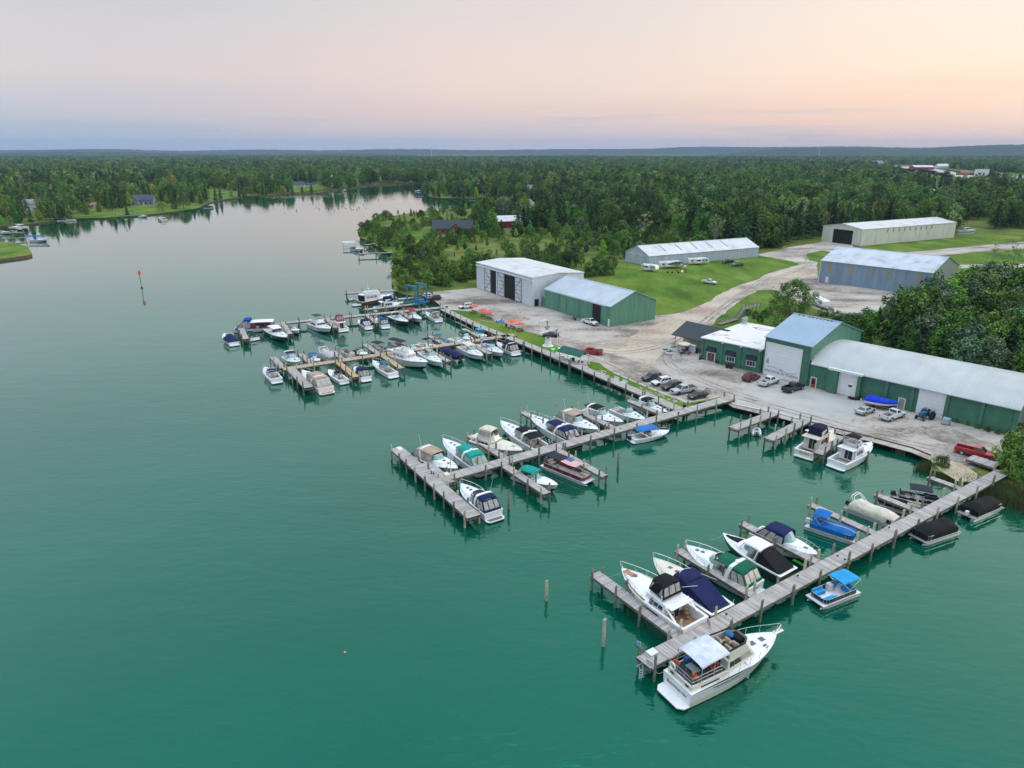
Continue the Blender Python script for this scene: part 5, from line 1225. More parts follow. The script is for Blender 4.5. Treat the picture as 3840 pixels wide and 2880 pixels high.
aft_cabin_yacht()
def sleek_yacht():
 b = flybridge('sleek white yacht with teak bow, black bridge canopy and curved stern steps', ('d7', 505, 262), ('d7', 1335, 880), 4.2, F_BLACK, 'tent', fs=2.15, fb=2.75, xh=(.26, .60), zh=.95, plat=0, trim=GEL, sole=TEAK, doors=False, full=2.4)
 L = b.L
 MB().loft([[(L * t, y * b.hb(t), b.deckz(t) + .015 if abs(y) < .5 else b.zs(t) + .075) for y in (-.84, -.3, .3, .84)] for t in (.80, .85, .90, .945)], 0, False, False, False).build('teak_foredeck', TEAK, b.root)
 q = MB()
 for sg in (1, -1): q.loft([[(L * t, sg * b.hb(t) * .98, b.zs(t) + .03), (L * t, sg * b.hb(t) * .85, b.zs(t) + .07)] for t in (.5, .6, .7, .8)][:: sg], 0, False, False, False)
 q.build('teak_side_deck', TEAK, b.root)
 MB().prism([(0, 1.7), (-1.0, 1.45), (-1.0, -1.45), (0, -1.7)], .35, .5).build('swim_platform', GEL, b.root, bevel=.04); MB().prism([(-.06, 1.6), (-.9, 1.38), (-.9, -1.38), (-.06, -1.6)], .504, .52).build('platform_teak', TEAK, b.root)
 b.patch(.30, .54, .62, .93, SMOKE, 'curved_hull_window', 8, taper=True); b.ports([.66, .72], .75, .3, .12)
 x = L * .26 - .04; w = b.hb(.26) * .84; zc = b.fs
 MB().box(x, 0, 2.0, .1, w * .72, 2.0).build('door_frame', GEL, b.root)
 for i in (-1, 0, 1): MB().box(x - .06, i * w * .22, 2.0, .03, w * .2, 1.8).build('door_glass', SMOKE, b.root)
 for sg in (1, -1):
  for i in range(4): MB().ball((x - .25 - .16 * (3 - i), sg * w * .68, 1.15 + .42 * i), .34, .30, .06, 10).build('moulded_step', TEAK, b.root)
  MB().loft([[(x - 1.6 + .5 * u * 3, sg * (b.hb(.05) - .15), zc + .0 + u * 1.0), (x - 1.6 + .5 * u * 3, sg * (b.hb(.05) - .4), zc + u * 1.0)] for u in (0, .35, .7, 1.0)], 0, False, False, False).build('wing_coaming', GEL, b.root)
 b.name_on_transom('Nausicaa', .34, mat('script_grey', (.45, .40, .34), .5, var=0), 1.45, -.035)
 b.antenna(L * .3, -1.4, b.bz + .9, 1.3, 2.0); b.flag(-.05, -1.1, 1.4, 1.3, -.45)
sleek_yacht()
b = cruiser('navy hulled fishing yacht under a long navy canvas with name on its stern', ('d7', 858, 150), ('d7', 1640, 735), None, False, None, 3.9, 'sport_fisher', 'fishing yacht', HNAVY, None, BOOT, GELC, .50, .60, .5, 0, 0, (.74, .64), True, 1.5, 2.15, wsh=.8, glass=WSGLASS)
b.tent(b.L * .56, b.L * .38, .45, b.zs(.4) + 1.5, F_NAVY, b.hb(.5) * .76, b.hb(.3) * .78, win=False, drop=.1, inset=.48)
b.name_on_transom('RIPTIDE', .5, mat('gold_letter', (.42, .36, .24), .4, var=0), .95, shear=.1); b.antenna(b.L * .42, -1.2, 3.1, .5, 2.3)
MB().box(-.35, 0, .3, .6, 2.6, .1).build('swim_platform', TEAK, b.root)
b = cruiser('white express cruiser with dark green canvas and radar arch', ('d6', 262, 600), ('d6', 1235, 1160), None, True, None, 3.7, tc=.50, tw=.60, th=.5, plat=1.2, ports=4, hatches=(.82, .74), fs=1.45, fb=2.0, dome=True, ztop=3.15, stern_name='Be Happy', archlean=.4)
b.tent(b.L * .34, b.L * .10, .15, 3.05, F_GREEN, 1.45, 1.4); b.top(b.L * .50, b.L * .33, 1.25, 3.0, F_GREEN, 'canvas_top', .14, False)
b = cruiser('black hulled express cruiser with white hardtop and black cockpit cover', ('d6', 780, 440), ('d6', 1700, 985), None, False, None, 3.6, hullm=HBLACK, boot=BOOTR, tc=.52, tw=.62, th=.42, plat=.9, ports=0, hatches=(), rail=False, fs=1.3, fb=1.85, pad=TEAK, glass=WSGLASS)
L = b.L; b.top(L * .60, L * .34, 1.3, 3.0, GEL, 'hardtop', .22, False, 1.25, 0, .14); f = MB()
for sg in (1, -1): f.bar((L * .40, sg * 1.5, 1.4), (L * .36, sg * 1.22, 2.9), .5, .12); f.bar((L * .64, sg * 1.25, 1.9), (L * .58, sg * 1.2, 2.95), .12, .1)
f.build('hardtop_support', GEL, b.root)
b.tent(L * .36, L * .30, .45, 2.85, F_BLACK, 1.25, 1.25, win=False, drop=.15)
MB().loft([[(L * t, y * b.hb(t), b.deckz(t) + .015) for y in (-.45, 0, .45)] for t in (.72, .78, .85, .90, .945)], 0, False, False, False).build('sun_pad', F_BLACK, b.root)
b = cruiser('white cruiser with tall navy enclosure, bow pointing at the pier', ('d6', 2105, 735), ('d6', 1232, 385), None, False, None, 3.3, tc=.5, tw=.60, th=.42, plat=.6, ports=2, hatches=(.8,), fs=1.3, fb=1.8, wsh=.95, winfr=F_WHITE)
b.tent(b.L * .54, b.L * .22, .5, 3.0, F_NAVY, 1.25, 1.3)
pontoon('bright blue covered pontoon with tan stripe under a striped bimini', ('d5', 575, 955), ('d5', 75, 790), HNAVY, F_BLUE, F_BLUE, stripe=F_TAN, topx=(.12, .42), ztop=2.75, deckm=CUSH, motor=ENGW, covh=.35)
pontoon('white covered pontoon with black lower fence and folded bimini hoops', ('d5', 985, 815), ('d5', 470, 615), HBLACK, None, F_CREAM, arch=True, covh=.75)
pontoon('uncovered black fenced pontoon with beige lounge seats beside the white covered one', ('d5', 1235, 690), ('d5', 790, 585), HBLACK, None, None, seatm=CUSHT)
pontoon('dark pontoon with black bimini and charcoal seat covers near the reeds', ('d5', 1412, 605), ('d5', 915, 515), HBLACK, F_CHAR, None, seatm=F_CHAR, openfence=True, topx=(.30, .75))
b = pontoon('blue and white pontoon with sky blue bimini tied outside the nearest pier', ('e1', 690, 1200), ('e1', 1560, 860), HNAVY, F_SKY, None, seatm=F_SKY, deckm=GEL, topx=(.05, .48), motor=None, fh=.62)
pontoon('black covered pontoon with beige tube on the outer side of the nearest pier', ('d5', 1150, 950), ('d5', 1500, 835), HBLACK, None, F_BLACK, covh=.95, motor=None)
pontoon('black covered pontoon with white outboard motor beside the reed bank', ('d5', 1930, 600), ('d5', 1640, 720), HBLACK, None, F_BLACK, covh=.85, motor=ENGW)
# ------------------------------------------------------------------ the middle pier
b = cruiser('white cruiser with tan cockpit canvas at the fuel berth', ('d2', 985, 850), ('d2', 478, 650), ('tent', F_TAN), True, None, 3.5, fs=1.35, fb=1.75, antenna=True, tc=.5, tw=.6, th=.45)
b = cruiser('white cruiser with teal canvas enclosure and anchor pulpit', ('d2', 800, 475), ('d2', 1290, 830), None, True, None, 3.5, fs=1.4, fb=1.85, dome=True, plat=.8, ztop=2.95, archlean=.5)
b.tent(b.L * .33, b.L * .12, .15, 2.85, F_TEAL, 1.35, 1.3); b.top(b.L * .5, b.L * .32, 1.2, 2.85, F_TEAL, 'canvas_top', .14, False)
b = flybridge('cream aft deck trawler yacht with cream bridge enclosure and dark hull line', ('d2', 1795, 625), ('d2', 1205, 465), 3.9, F_CREAM, 'tent', hullm=GELC, stripe=BOOT, fs=1.7, fb=1.9, xh=(.10, .55), zh=.7, trim=GELC, plat=0, name='trawler_yacht', cat='trawler yacht', doors=False)
b = cruiser('white express cruiser with black canvas, people sitting in its open stern', ('d2', 1515, 255), ('d3', 375, 790), None, True, None, 3.7, fs=1.4, fb=1.95, dome=True, ztop=2.95, stern_name='FRY BOY', seatm=CUSHT, plat=.3, archlean=.3, ports=4)
b.top(b.L * .30, b.L * .10, 1.45, 2.75, F_BLACK, 'bimini_top', .12); b.top(b.L * .5, b.L * .32, 1.2, 2.9, F_BLACK, 'canvas_top', .14, False); EXPB = b
b = cruiser('long white express cruiser with navy canvas and navy bow windows enclosure', ('d3', 213, 372), ('d3', 790, 690), None, True, None, 3.7, fs=1.4, fb=2.0, dome=True, ztop=2.95, stern_name='BAZ BA', plat=.3, ports=4, hatches=(.85, .77, .70))
b.tent(b.L * .28, b.L * .12, .12, 2.85, F_NAVY, 1.4, 1.35); b.top(b.L * .5, b.L * .30, 1.25, 2.85, F_NAVY, 'canvas_top', .14, False)
b = cruiser('white cruiser with tan top and tall tan stern curtain', ('d3', 1080, 565), ('d3', 590, 385), ('tent', F_TAN), True, None, 3.4, fs=1.35, fb=1.75, antenna=True)
b.flag(.1, -.8, 1.4, 2.2, -.2)
cruiser('white cruiser with black bimini and white radar arch facing the pier', ('d3', 1390, 470), ('d3', 875, 320), ('bimini', F_BLACK), True, None, 3.4, fs=1.35, fb=1.75, antenna=True, dome=True)
cruiser('white cruiser with green bimini between the black topped and the plain cruiser', ('d3', 1665, 440), ('d3', 1270, 300), ('bimini', F_GREEN), False, None, 3.0)
cruiser('white cruiser with small black stern top nearest the walkway corner', ('d3', 1940, 345), ('d3', 1550, 230), ('short', F_BLACK), True, None, 3.0)
b = cruiser('white sport cruiser with navy stern enclosure moored inside the fuel berth', ('d2', 1025, 1035), ('d2', 1430, 1390), None, True, None, 3.3, fs=1.25, fb=1.75, plat=.95, pad=mat('grey_pad', (.13, .13, .14), .7), antenna=True, tc=.5, tw=.56, th=.4, archlean=.2)
b.tent(b.L * .36, b.L * .12, .12, b.zs(.3) + 1.5, F_NAVY, 1.25, 1.2)
runabout('white bowrider with teal bimini and green cover in the slip', ('d3', 572, 1255), ('d3', 60, 1095), None, HGREEN, B=2.7)
def last_boat(lbl): return next(o for o in COL.objects if o.get('label') == lbl)
class _W: pass
def wrap(label, L, B):
 """take a finished boat up again to hang more on it"""
 w = Boat.__new__(Boat); w.root = last_boat(label); w.L, w.B, w.fs, w.fb, w.full, w.rake = L, B, .55 + .055 * L, .75 + .09 * L, 2.7, .9 * L / 10; return w
L_ = next(n for n in NOTE if n[1].startswith('white bowrider with teal'))[2]
w = wrap('white bowrider with teal bimini and green cover in the slip', L_, 2.7)
w.cover(L_ * .52, .05, .55, .2, F_GREEN); w.top(L_ * .50, L_ * .16, 1.1, 2.35, F_TEAL)
# flag pontoon
b = pontoon('maroon fenced pontoon with the flag draped over its bimini', ('d3', 985, 1215), ('d3', 410, 985), HRED, F_CHAR, None, deckm=GEL, seatm=CUSHT, topx=(.12, .45), ztop=2.7, motor=ENG)
L = b.L; hw = b.B / 2 - .1; mb = MB(); ns = 13; nu = 10
for i in range(ns):
 y0, y1 = lerp(-hw, hw, i / ns), lerp(-hw, hw, (i + 1) / ns)
 for k in range(nu):
  u0, u1 = k / nu, (k + 1) / nu; f = lambda u: (lerp(L * .44, L * .76, u), 2.72 - .12 * math.sin(u * PI) - .06 * u)
  (xa, za), (xb, zb) = f(u0), f(u1); m = 2 if (i >= 6 and u1 <= .41) else (0 if i % 2 == 0 else 1)
  mb.add([(xa, y0, za), (xb, y0, zb), (xb, y1, zb), (xa, y1, za)], [(0, 1, 2, 3)], m)
mb.build('flag_canopy', US, b.root); f = MB()
for sg in (1, -1): f.tube([(L * .76, sg * hw, 2.64), (L * .62, sg * hw, 1.35)], .028, 5)
f.build('canopy_pole', STEEL, b.root)
st = MB()
for r_ in range(5):
 for c in range(6): st.box(L * .44 + .12 + .2 * c, hw - .12 - .22 * r_, 2.725 - .12 * math.sin((.05 + .06 * c) * PI), .05, .05, .01)
st.build('flag_stars', US[1], b.root)
# deck boat with blue bimini
b = runabout('white deck boat with blue bimini outside the middle pier', ('d3', 1955, 575), ('d3', 1490, 670), None, None, B=2.7, fs=.85, fb=1.0, full=4.0, wsh=.4)
b.top(b.L * .62, b.L * .12, 1.2, 2.3, fab('royal_blue', (.03, .16, .45))); b.outboard(-.3, .3, .45); b.bowrail(.55, .97, .35)
# ------------------------------------------------------------------ basin by the yard
b = flybridge('cream trawler with navy bridge cover and script name on its stern', ('d4', 1575, 330), ('d4', 1245, 575), 3.7, fab('deep_navy', (.010, .014, .035)), 'cover', GELC, BOOTR, fs=1.35, fb=2.1, xh=(.22, .60), zh=1.9, boot=BOOTR, trim=GELC, name='trawler_yacht', cat='trawler yacht', plat=.4)
b.name_on_transom('Pandora', .5, MATS['script_brown'], 1.0); MB().tube([(b.L * .25, .9, 3), (b.L * .18, .9, 4.2)], .04, 5).build('mast', GEL, b.root); MB().lathe([(.04, 0), (.3, .03), (.3, .12), (.04, .16)], (b.L * .18, .9, 4.2), 12).build('radar_dome', GEL, b.root)
for sg in (1, -1): MB().box(b.L * .47, sg * (b.hb(.5) * .80), 2.1, .7, .06, 1.5).build('wooden_door', WOOD_RED, b.root)
b = flybridge('white flybridge cruiser with black bimini in the yard basin', ('d4', 2000, 470), ('d4', 1610, 690), 3.6, F_BLACK, 'bimini', fs=1.3, fb=2.0, xh=(.28, .62), zh=1.6)
dinghy('small white inflatable with outboard hanging beside the weathered pier', ('d4', 705, 285), ('d4', 710, 390), Lfix=3.3)
# ------------------------------------------------------------------ the tan pier
cruiser('white cruiser with folded navy bimini at the outer end of the tan pier', ('c5', 655, 1030), ('c5', 790, 1170), None, False, None, 2.9)
w = wrap('white cruiser with folded navy bimini at the outer end of the tan pier', NOTE[-1][2], 2.9)
for q in (.25, .42): w.top(w.L * q, w.L * (q - .09), 1.1, 2.35, F_NAVY, crown=.1)
cruiser('white express cruiser with dark forward top above the tan pier end', ('c5', 1080, 1010), ('c5', 915, 905), ('short', F_NAVY), True, None, 3.1, Lfix=8.6)
cruiser('big white cruiser with tan enclosure beside the end finger', ('c5', 1085, 1065), ('c5', 1360, 1270), ('tent', F_TAN), True, None, 3.8, fs=1.35, fb=1.8, plat=1.1, pad=TEAK)
b = runabout('white wake boat with dark hull stripe and folded black tower canvas', ('c5', 1390, 1060), ('c5', 1570, 1185), None, HBLACK, B=2.6); b.arch(b.L * .45, 2.3, HBLACK, .3, .12); MB().ball((b.L * .4, 0, 2.2), .5, 1.0, .16).build('furled_canvas', F_BLACK, b.root)
cruiser('white cuddy cruiser with navy camper enclosure by the fresh plank finger', ('c5', 1670, 1010), ('c5', 1820, 1150), ('tent', F_NAVY), False, None, 2.8, Lfix=7.6)
b = runabout('small bowrider with navy cover and steel blue bimini', ('c5', 1305, 985), ('c5', 1185, 915), ('cover', F_NAVY), None, Lfix=6.0, B=2.3); b.top(2.6, .6, 1.0, 2.2, F_MID)
pontoon('grey tarped pontoon in the slip behind the tan pier', ('c5', 1490, 975), ('c5', 1310, 885), ALU, None, F_GREY, covh=.95, motor=None, arch=True, Lfix=7.0)
pontoon('cream pontoon with green bimini beside the grey tarped one', ('c5', 1700, 930), ('c5', 1510, 850), GELC, F_GREEN, None, topx=(.1, .5), Lfix=7.0)
b = runabout('black bowrider with white rim and black cover', ('c6', 265, 905), ('c6', 110, 840), ('cover', F_BLACK), None, HBLACK, Lfix=6.5, B=2.5); b.arch(b.L * .4, 2.2, HBLACK, .3, .12)
pontoon('silver pontoon with black bimini and open seats', ('c6', 500, 875), ('c6', 310, 815), ALU, F_CHAR, None, topx=(.05, .5), Lfix=7.2)
pontoon('tan pontoon with long black bimini behind the white hardtop cruiser', ('c6', 700, 835), ('c6', 490, 775), F_TAN, F_CHAR, None, topx=(.1, .85), Lfix=7.4)
cruiser('white cruiser with steel blue bimini moored stern out by the hardtop cruiser', ('c6', 300, 955), ('c6', 535, 1105), ('short', fab('lake_blue', (.02, .14, .22))), False, None, 3.0)
b = flybridge('large white classic cruiser with long white hardtop', ('c6', 935, 975), ('c6', 540, 880), 3.9, None, hullm=GEL, boot=HNAVY, fs=1.6, fb=2.2, xh=(.08, .60), zh=1.3, name='classic_cruiser', plat=0, cat='cruiser', winm=VINYL)
cruiser('red and white striped speedboat behind the classic cruiser', ('c6', 850, 870), ('c6', 715, 790), None, False, HRED, 2.4, 'speedboat', 'speedboat', rail=False, ports=0, hatches=(), Lfix=7.0)
cruiser('white express cruiser with black arch beside the classic cruiser', ('c6', 1090, 980), ('c6', 870, 850), None, True, None, 3.1)
pontoon('navy covered boat with twin outboards lying stern out', ('c6', 1110, 850), ('c6', 1310, 955), HNAVY, None, F_NAVY, covh=.8)
b = runabout('white centre console with black square top', ('c6', 985, 775), ('c6', 815, 765), None, None, Lfix=6.4, B=2.4, wsh=0); b.top(b.L * .55, b.L * .30, .8, 2.5, F_BLACK); MB().box(b.L * .4, 0, .9, .8, .7, .9).build('console', GEL, b.root, bevel=.06)
pontoon('white pontoon with steel blue seat cover and small blue bimini', ('c6', 1190, 780), ('c6', 1020, 735), GEL, F_MID, F_MID, topx=(.02, .30), covh=.3, Lfix=6.6)
cruiser('white cruiser under a flat beige cockpit cover with wire arch', ('c6', 1370, 745), ('c6', 1170, 715), ('cover', F_CREAM), False, None, 2.8, Lfix=7.5)
cruiser('white bowrider with domed green canvas facing the tan pier', ('c6', 1520, 755), ('c6', 1320, 665), ('tent', F_GREEN), False, None, 2.7, Lfix=7.5, rail=False)
cruiser('white express cruiser with beige topped windshield, bow out into the basin', ('c6', 1570, 905), ('c6', 1325, 790), ('short', F_CREAM), True, None, 3.3)
cruiser('white express cruiser with navy bimini, bow out beside the black canvas cruiser', ('c6', 1805, 870), ('c6', 1545, 765), ('bimini', F_NAVY), True, None, 3.2)
cruiser('white cruiser with black camper enclosure at the walkway end of the tan pier', ('c6', 1735, 745), ('c6', 1950, 855), ('tent', F_BLACK), True, None, 3.2, Lfix=9.0)
b = runabout('white centre console with turquoise top and cover', ('c6', 1635, 690), ('c6', 1480, 635), None, None, Lfix=7.0, B=2.4, wsh=0); b.top(b.L * .55, b.L * .28, .9, 2.6, F_TURQ); MB().box(b.L * .4, 0, 1.2, 1.5, 1.1, 1.3, taper=.7).build('console_cover', F_TURQ, b.root, bevel=.1)
# ------------------------------------------------------------------ the outer pier
cruiser('cream cruiser with full navy cockpit cover at the far pier end', ('c5', 172, 635), ('c5', 300, 745), ('cover', F_NAVY), False, None, 3.0, low=GELC, Lfix=9.0)
cruiser('white boat with dark green cover and a towable ring at its stern', ('c5', 425, 620), ('c5', 540, 690), ('cover', fab('dark_green', (.006, .05, .035))), False, None, 2.8, Lfix=7.6)
tag(MB().tube([(.55 * math.cos(a), .55 * math.sin(a), .2) for a in [2 * PI * i / 16 for i in range(17)]], .24, 8).build('towable_ring', mat('pale_blue_vinyl', (.35, .52, .66), .5), loc=P('c5', 497, 735, 0)), 'pale blue inflatable ring floating at the far pier', 'inflatable ring')
b = Boat('houseboat', 'long houseboat with red sides, white roof and bright blue stern canopy', 'houseboat', ('c5', 880, 545), ('c5', 300, 590), 3.9, 1.1, 1.5, 'boats moored at the marina', full=3.0)
L = b.L; b.hull(GEL, GEL); b.foredeck(.80, .86, .1); hs = House(L * .36, L * .80, 1.7, 1.6, .7, 2.9, .9, .1, .96); ho = hs.build('deckhouse', gel('red_house', (.16, .02, .025)), b.root)
hs.windows(ho, 'star', [(.1, .3), (.36, .56), (.62, .82)], .5, .85); hs.windows(ho, 'port', [(.1, .3), (.36, .56), (.62, .82)], .5, .85)
b.top(L * .80, L * .34, 1.75, 3.0, GEL, 'roof', .2, False, th=.12); MB().box(L * .17, 0, .9, L * .34, 3.2, .1).build('stern_deck', SOLE, b.root)
b.tent(L * .35, L * .22, .3, 3.7, fab('cobalt', (.005, .07, .36)), 1.6, 1.6, zg=1.1, zgb=1.0, crown=.3); b.bowrail(.82, h=.5); MB().tube([(L * .48 + .28 * math.cos(a), -1.78, 1.6 + .28 * math.sin(a)) for a in [2 * PI * i / 12 for i in range(13)]], .08, 6).build('life_ring', GEL, b.root)
b = cruiser('white express hardtop yacht with navy hull and bow out', ('c5', 905, 690), ('c5', 700, 590), ('hard', GEL), False, None, 3.6, hullm=HNAVY, fs=1.35, fb=1.9, glass=SMOKE, wsh=.8)
runabout('white bowrider with navy cover tucked behind the navy hulled yacht', ('c5', 1078, 635), ('c5', 955, 580), ('cover', F_NAVY), None, Lfix=6.4, B=2.4)
flybridge('white flybridge cruiser with green bimini and dark sheer line', ('c5', 1412, 590), ('c5', 1195, 520), 3.7, F_GREEN, 'bimini', stripe=HNAVY, xh=(.18, .58), zh=1.2)
flybridge('white flybridge cruiser with crimson bimini, stern toward open water', ('c5', 1445, 505), ('c5', 1560, 590), 3.4, F_RED, 'tent', xh=(.22, .62), zh=1.5)
cruiser('white cuddy boat with navy top and navy stripe, stern out', ('c5', 1730, 485), ('c5', 1850, 565), ('camper', F_NAVY), False, HNAVY, 2.7, Lfix=7.6)
cruiser('white cruiser with bright blue stern canvas on the far pier', ('c5', 1915, 450), ('c5', 2045, 550), ('tent', fab('gentian', (.01, .06, .25))), False, None, 2.8, Lfix=8.0)
cruiser('white topped express boat with black hull on the far pier', ('c6', 710, 510), ('c6', 515, 440), None, True, None, 2.9, hullm=HBLACK)
cruiser('white sport boat with red bimini and maroon hull stripe', ('c6', 862, 480), ('c6', 690, 400), ('bimini', F_RED), False, HRED, 2.7, rail=False)
cruiser('white cruiser with beige cockpit and green bimini by the hoist', ('c6', 915, 395), ('c6', 1060, 480), ('bimini', F_GREEN), True, None, 3.0, seatm=CUSHT, Lfix=9.0)
b = flybridge('large white yacht with red hull and dark wrapped stern beyond the hoist', ('c6', 520, 190), ('c6', 140, 275), 4.4, None, hullm=gel('brick_hull', (.20, .04, .03)), fs=1.4, fb=2.4, xh=(.12, .66), zh=2.0, name='motor_yacht', cat='motor yacht', winm=VINYL); b.dome(b.L * .3, b.bz + 1.6); b.antenna(b.L * .3, 0, b.bz, 3, .1)
MB().box(b.L * .06, 0, 2.2, .1, b.B * .85, 1.8).build('stern_curtain', F_NAVY, b.root)
flybridge('white yacht with black bridge canvas moored at the hoist pier', ('c6', 660, 280), ('c6', 330, 350), 3.8, F_NAVY, 'cover', fs=1.3, fb=2.1, xh=(.25, .66), zh=1.6)
dinghy('grey inflatable lying behind the hoist pier', ('c6', 110, 240), ('c6', 15, 262), mat('hypalon_grey', (.38, .40, .42), .5), 3.4)
dinghy('small white dinghy at the stern of the red hulled yacht', ('c6', 150, 318), ('c6', 60, 325), None, 3.2, False)
dinghy('grey inflatable alongside the hoist pier posts', ('c6', 320, 360), ('c6', 230, 372), MATS['hypalon_grey'], 3.6)
# boats ashore
def trailer(label, loc, rz, L=5.5):
 t = thing('boat_trailer', label, 'trailer', loc, rz); f = MB()
 f.bar((0, .55, .5), (L * .8, .2, .5), .1, .12); f.bar((0, -.55, .5), (L * .8, -.2, .5), .1, .12); f.bar((L * .75, 0, .5), (L * 1.05, 0, .45), .1, .12); f.box(.6, 0, .5, .1, 1.2, .1); f.box(L * .45, 0, .5, .1, .8, .1); f.build('frame', GREY_STEEL, t)
 for sg in (1, -1): MB().lathe([(.02, -.1), (.30, -.1), (.32, 0), (.30, .1), (.02, .1)], (L * .28, sg * .85, .32), 12, 0, 'y').build('wheel', mat('tyre', (.02, .02, .02), .9, var=0), t)
 return t
def ashore(b, z): b.root.location.z = z
b = runabout('small white fishing boat on a trailer beside the white shed', ('c7', 745, 640), ('c7', 845, 672), None, None, B=1.9, Lfix=4.8, wsh=0, fs=.7, fb=.9); ashore(b, LZ + .75); trailer('boat trailer under the small white fishing boat', b.root.location + Vector((0, 0, -.75)), b.root.rotation_euler.z, 4.6)
trailer('empty boat trailer on gravel by the green shed', P('c7', 1040, 795, LZ), .2, 4.5)
b = Boat('motorboat', 'runabout under a bright blue tarp on a trailer by the arched hall', 'motorboat', ('d1', 965, 755), ('d1', 650, 690), 2.5, 2.0, 2.0, 'boats kept ashore'); b.fs, b.fb = .9, 1.15; b.hull(GEL, GEL); b.cover(b.L * .99, .0, .25, .8, fab('tarp_blue', (.01, .05, .55)), hem=.3); ashore(b, LZ + .75)
trailer('boat trailer under the blue tarped runabout', b.root.location + Vector((0, 0, -.75)), b.root.rotation_euler.z, 6)
b = cruiser('white cabin fishing boat with blue bottom on a trailer beyond the cream shed', ('c4', 1800, 742), ('c4', 1635, 745), None, False, HNAVY, 2.9, 'fishing_boat', 'fishing boat', boot=HNAVY, group='boats kept ashore', fs=3.0, fb=3.2);
hs = House(b.L * .35, b.L * .68, 1.1, .95, 3.2, 4.6, .7, .1, .9); ho = hs.build('pilot_house', GEL, b.root); hs.windows(ho, 'star', [(.1, .45), (.5, .9)], .45, .85); hs.windows(ho, 'port', [(.1, .45), (.5, .9)], .45, .85)
# ================================================================== vehicles
TYRE = mat('tyre', (.02, .02, .02), .9, var=0); RIM = mat('alloy_rim', (.45, .46, .47), .3, .5, var=0); CARGLASS = mat('car_glass', (.03, .036, .042), .06, var=0, spec=.7)
LAMP = mat('headlight_lens', (.7, .71, .72), .15, var=0); TAIL = mat('tail_light', (.35, .01, .01), .2, var=0); PLASTIC = mat('black_plastic', (.025, .026, .028), .6, var=.1); CHROME = mat('chrome_bumper', (.6, .61, .62), .2, .8, var=0); BEDBLK = mat('bed_liner', (.02, .02, .022), .8, var=.2)
def paint(n, c): return mat('car_paint_' + n, c, .28, var=.04, coat=.6)
CP_ = {'white': paint('white', (.72, .73, .75)), 'silver': paint('silver', (.42, .44, .46)), 'black': paint('black', (.012, .012, .014)), 'navy': paint('navy', (.018, .026, .042)), 'red': paint('red', (.42, .008, .014)), 'maroon': paint('maroon', (.13, .012, .018)), 'grey': paint('grey', (.12, .14, .16))}
def wheels(t, xs, y, r=.37, w=.25):
 for x in xs:
  for sg in (1, -1):
   ty = MB().lathe([(r * .55, -w / 2), (r * .92, -w / 2), (r, -w / 4), (r, w / 4), (r * .92, w / 2), (r * .55, w / 2)], (x, sg * y, r), 16, 0, 'y').build('wheel', TYRE, t, smooth=40)
   MB().lathe([(.02, -.02), (r * .5, -.02), (r * .62, .02), (r * .62, -.04)], (x, sg * (y + w / 2 * .9), r), 12, 0, 'y').build('rim', RIM, ty)
def ring_(x, w, zb, zt):
 h = [(x, w * .90, zb), (x, w, zb + .14), (x, w, lerp(zb, zt, .62)), (x, w * .965, zt - .07), (x, w * .82, zt)]
 return h + [(x, -y, z) for x, y, z in h[::-1]]
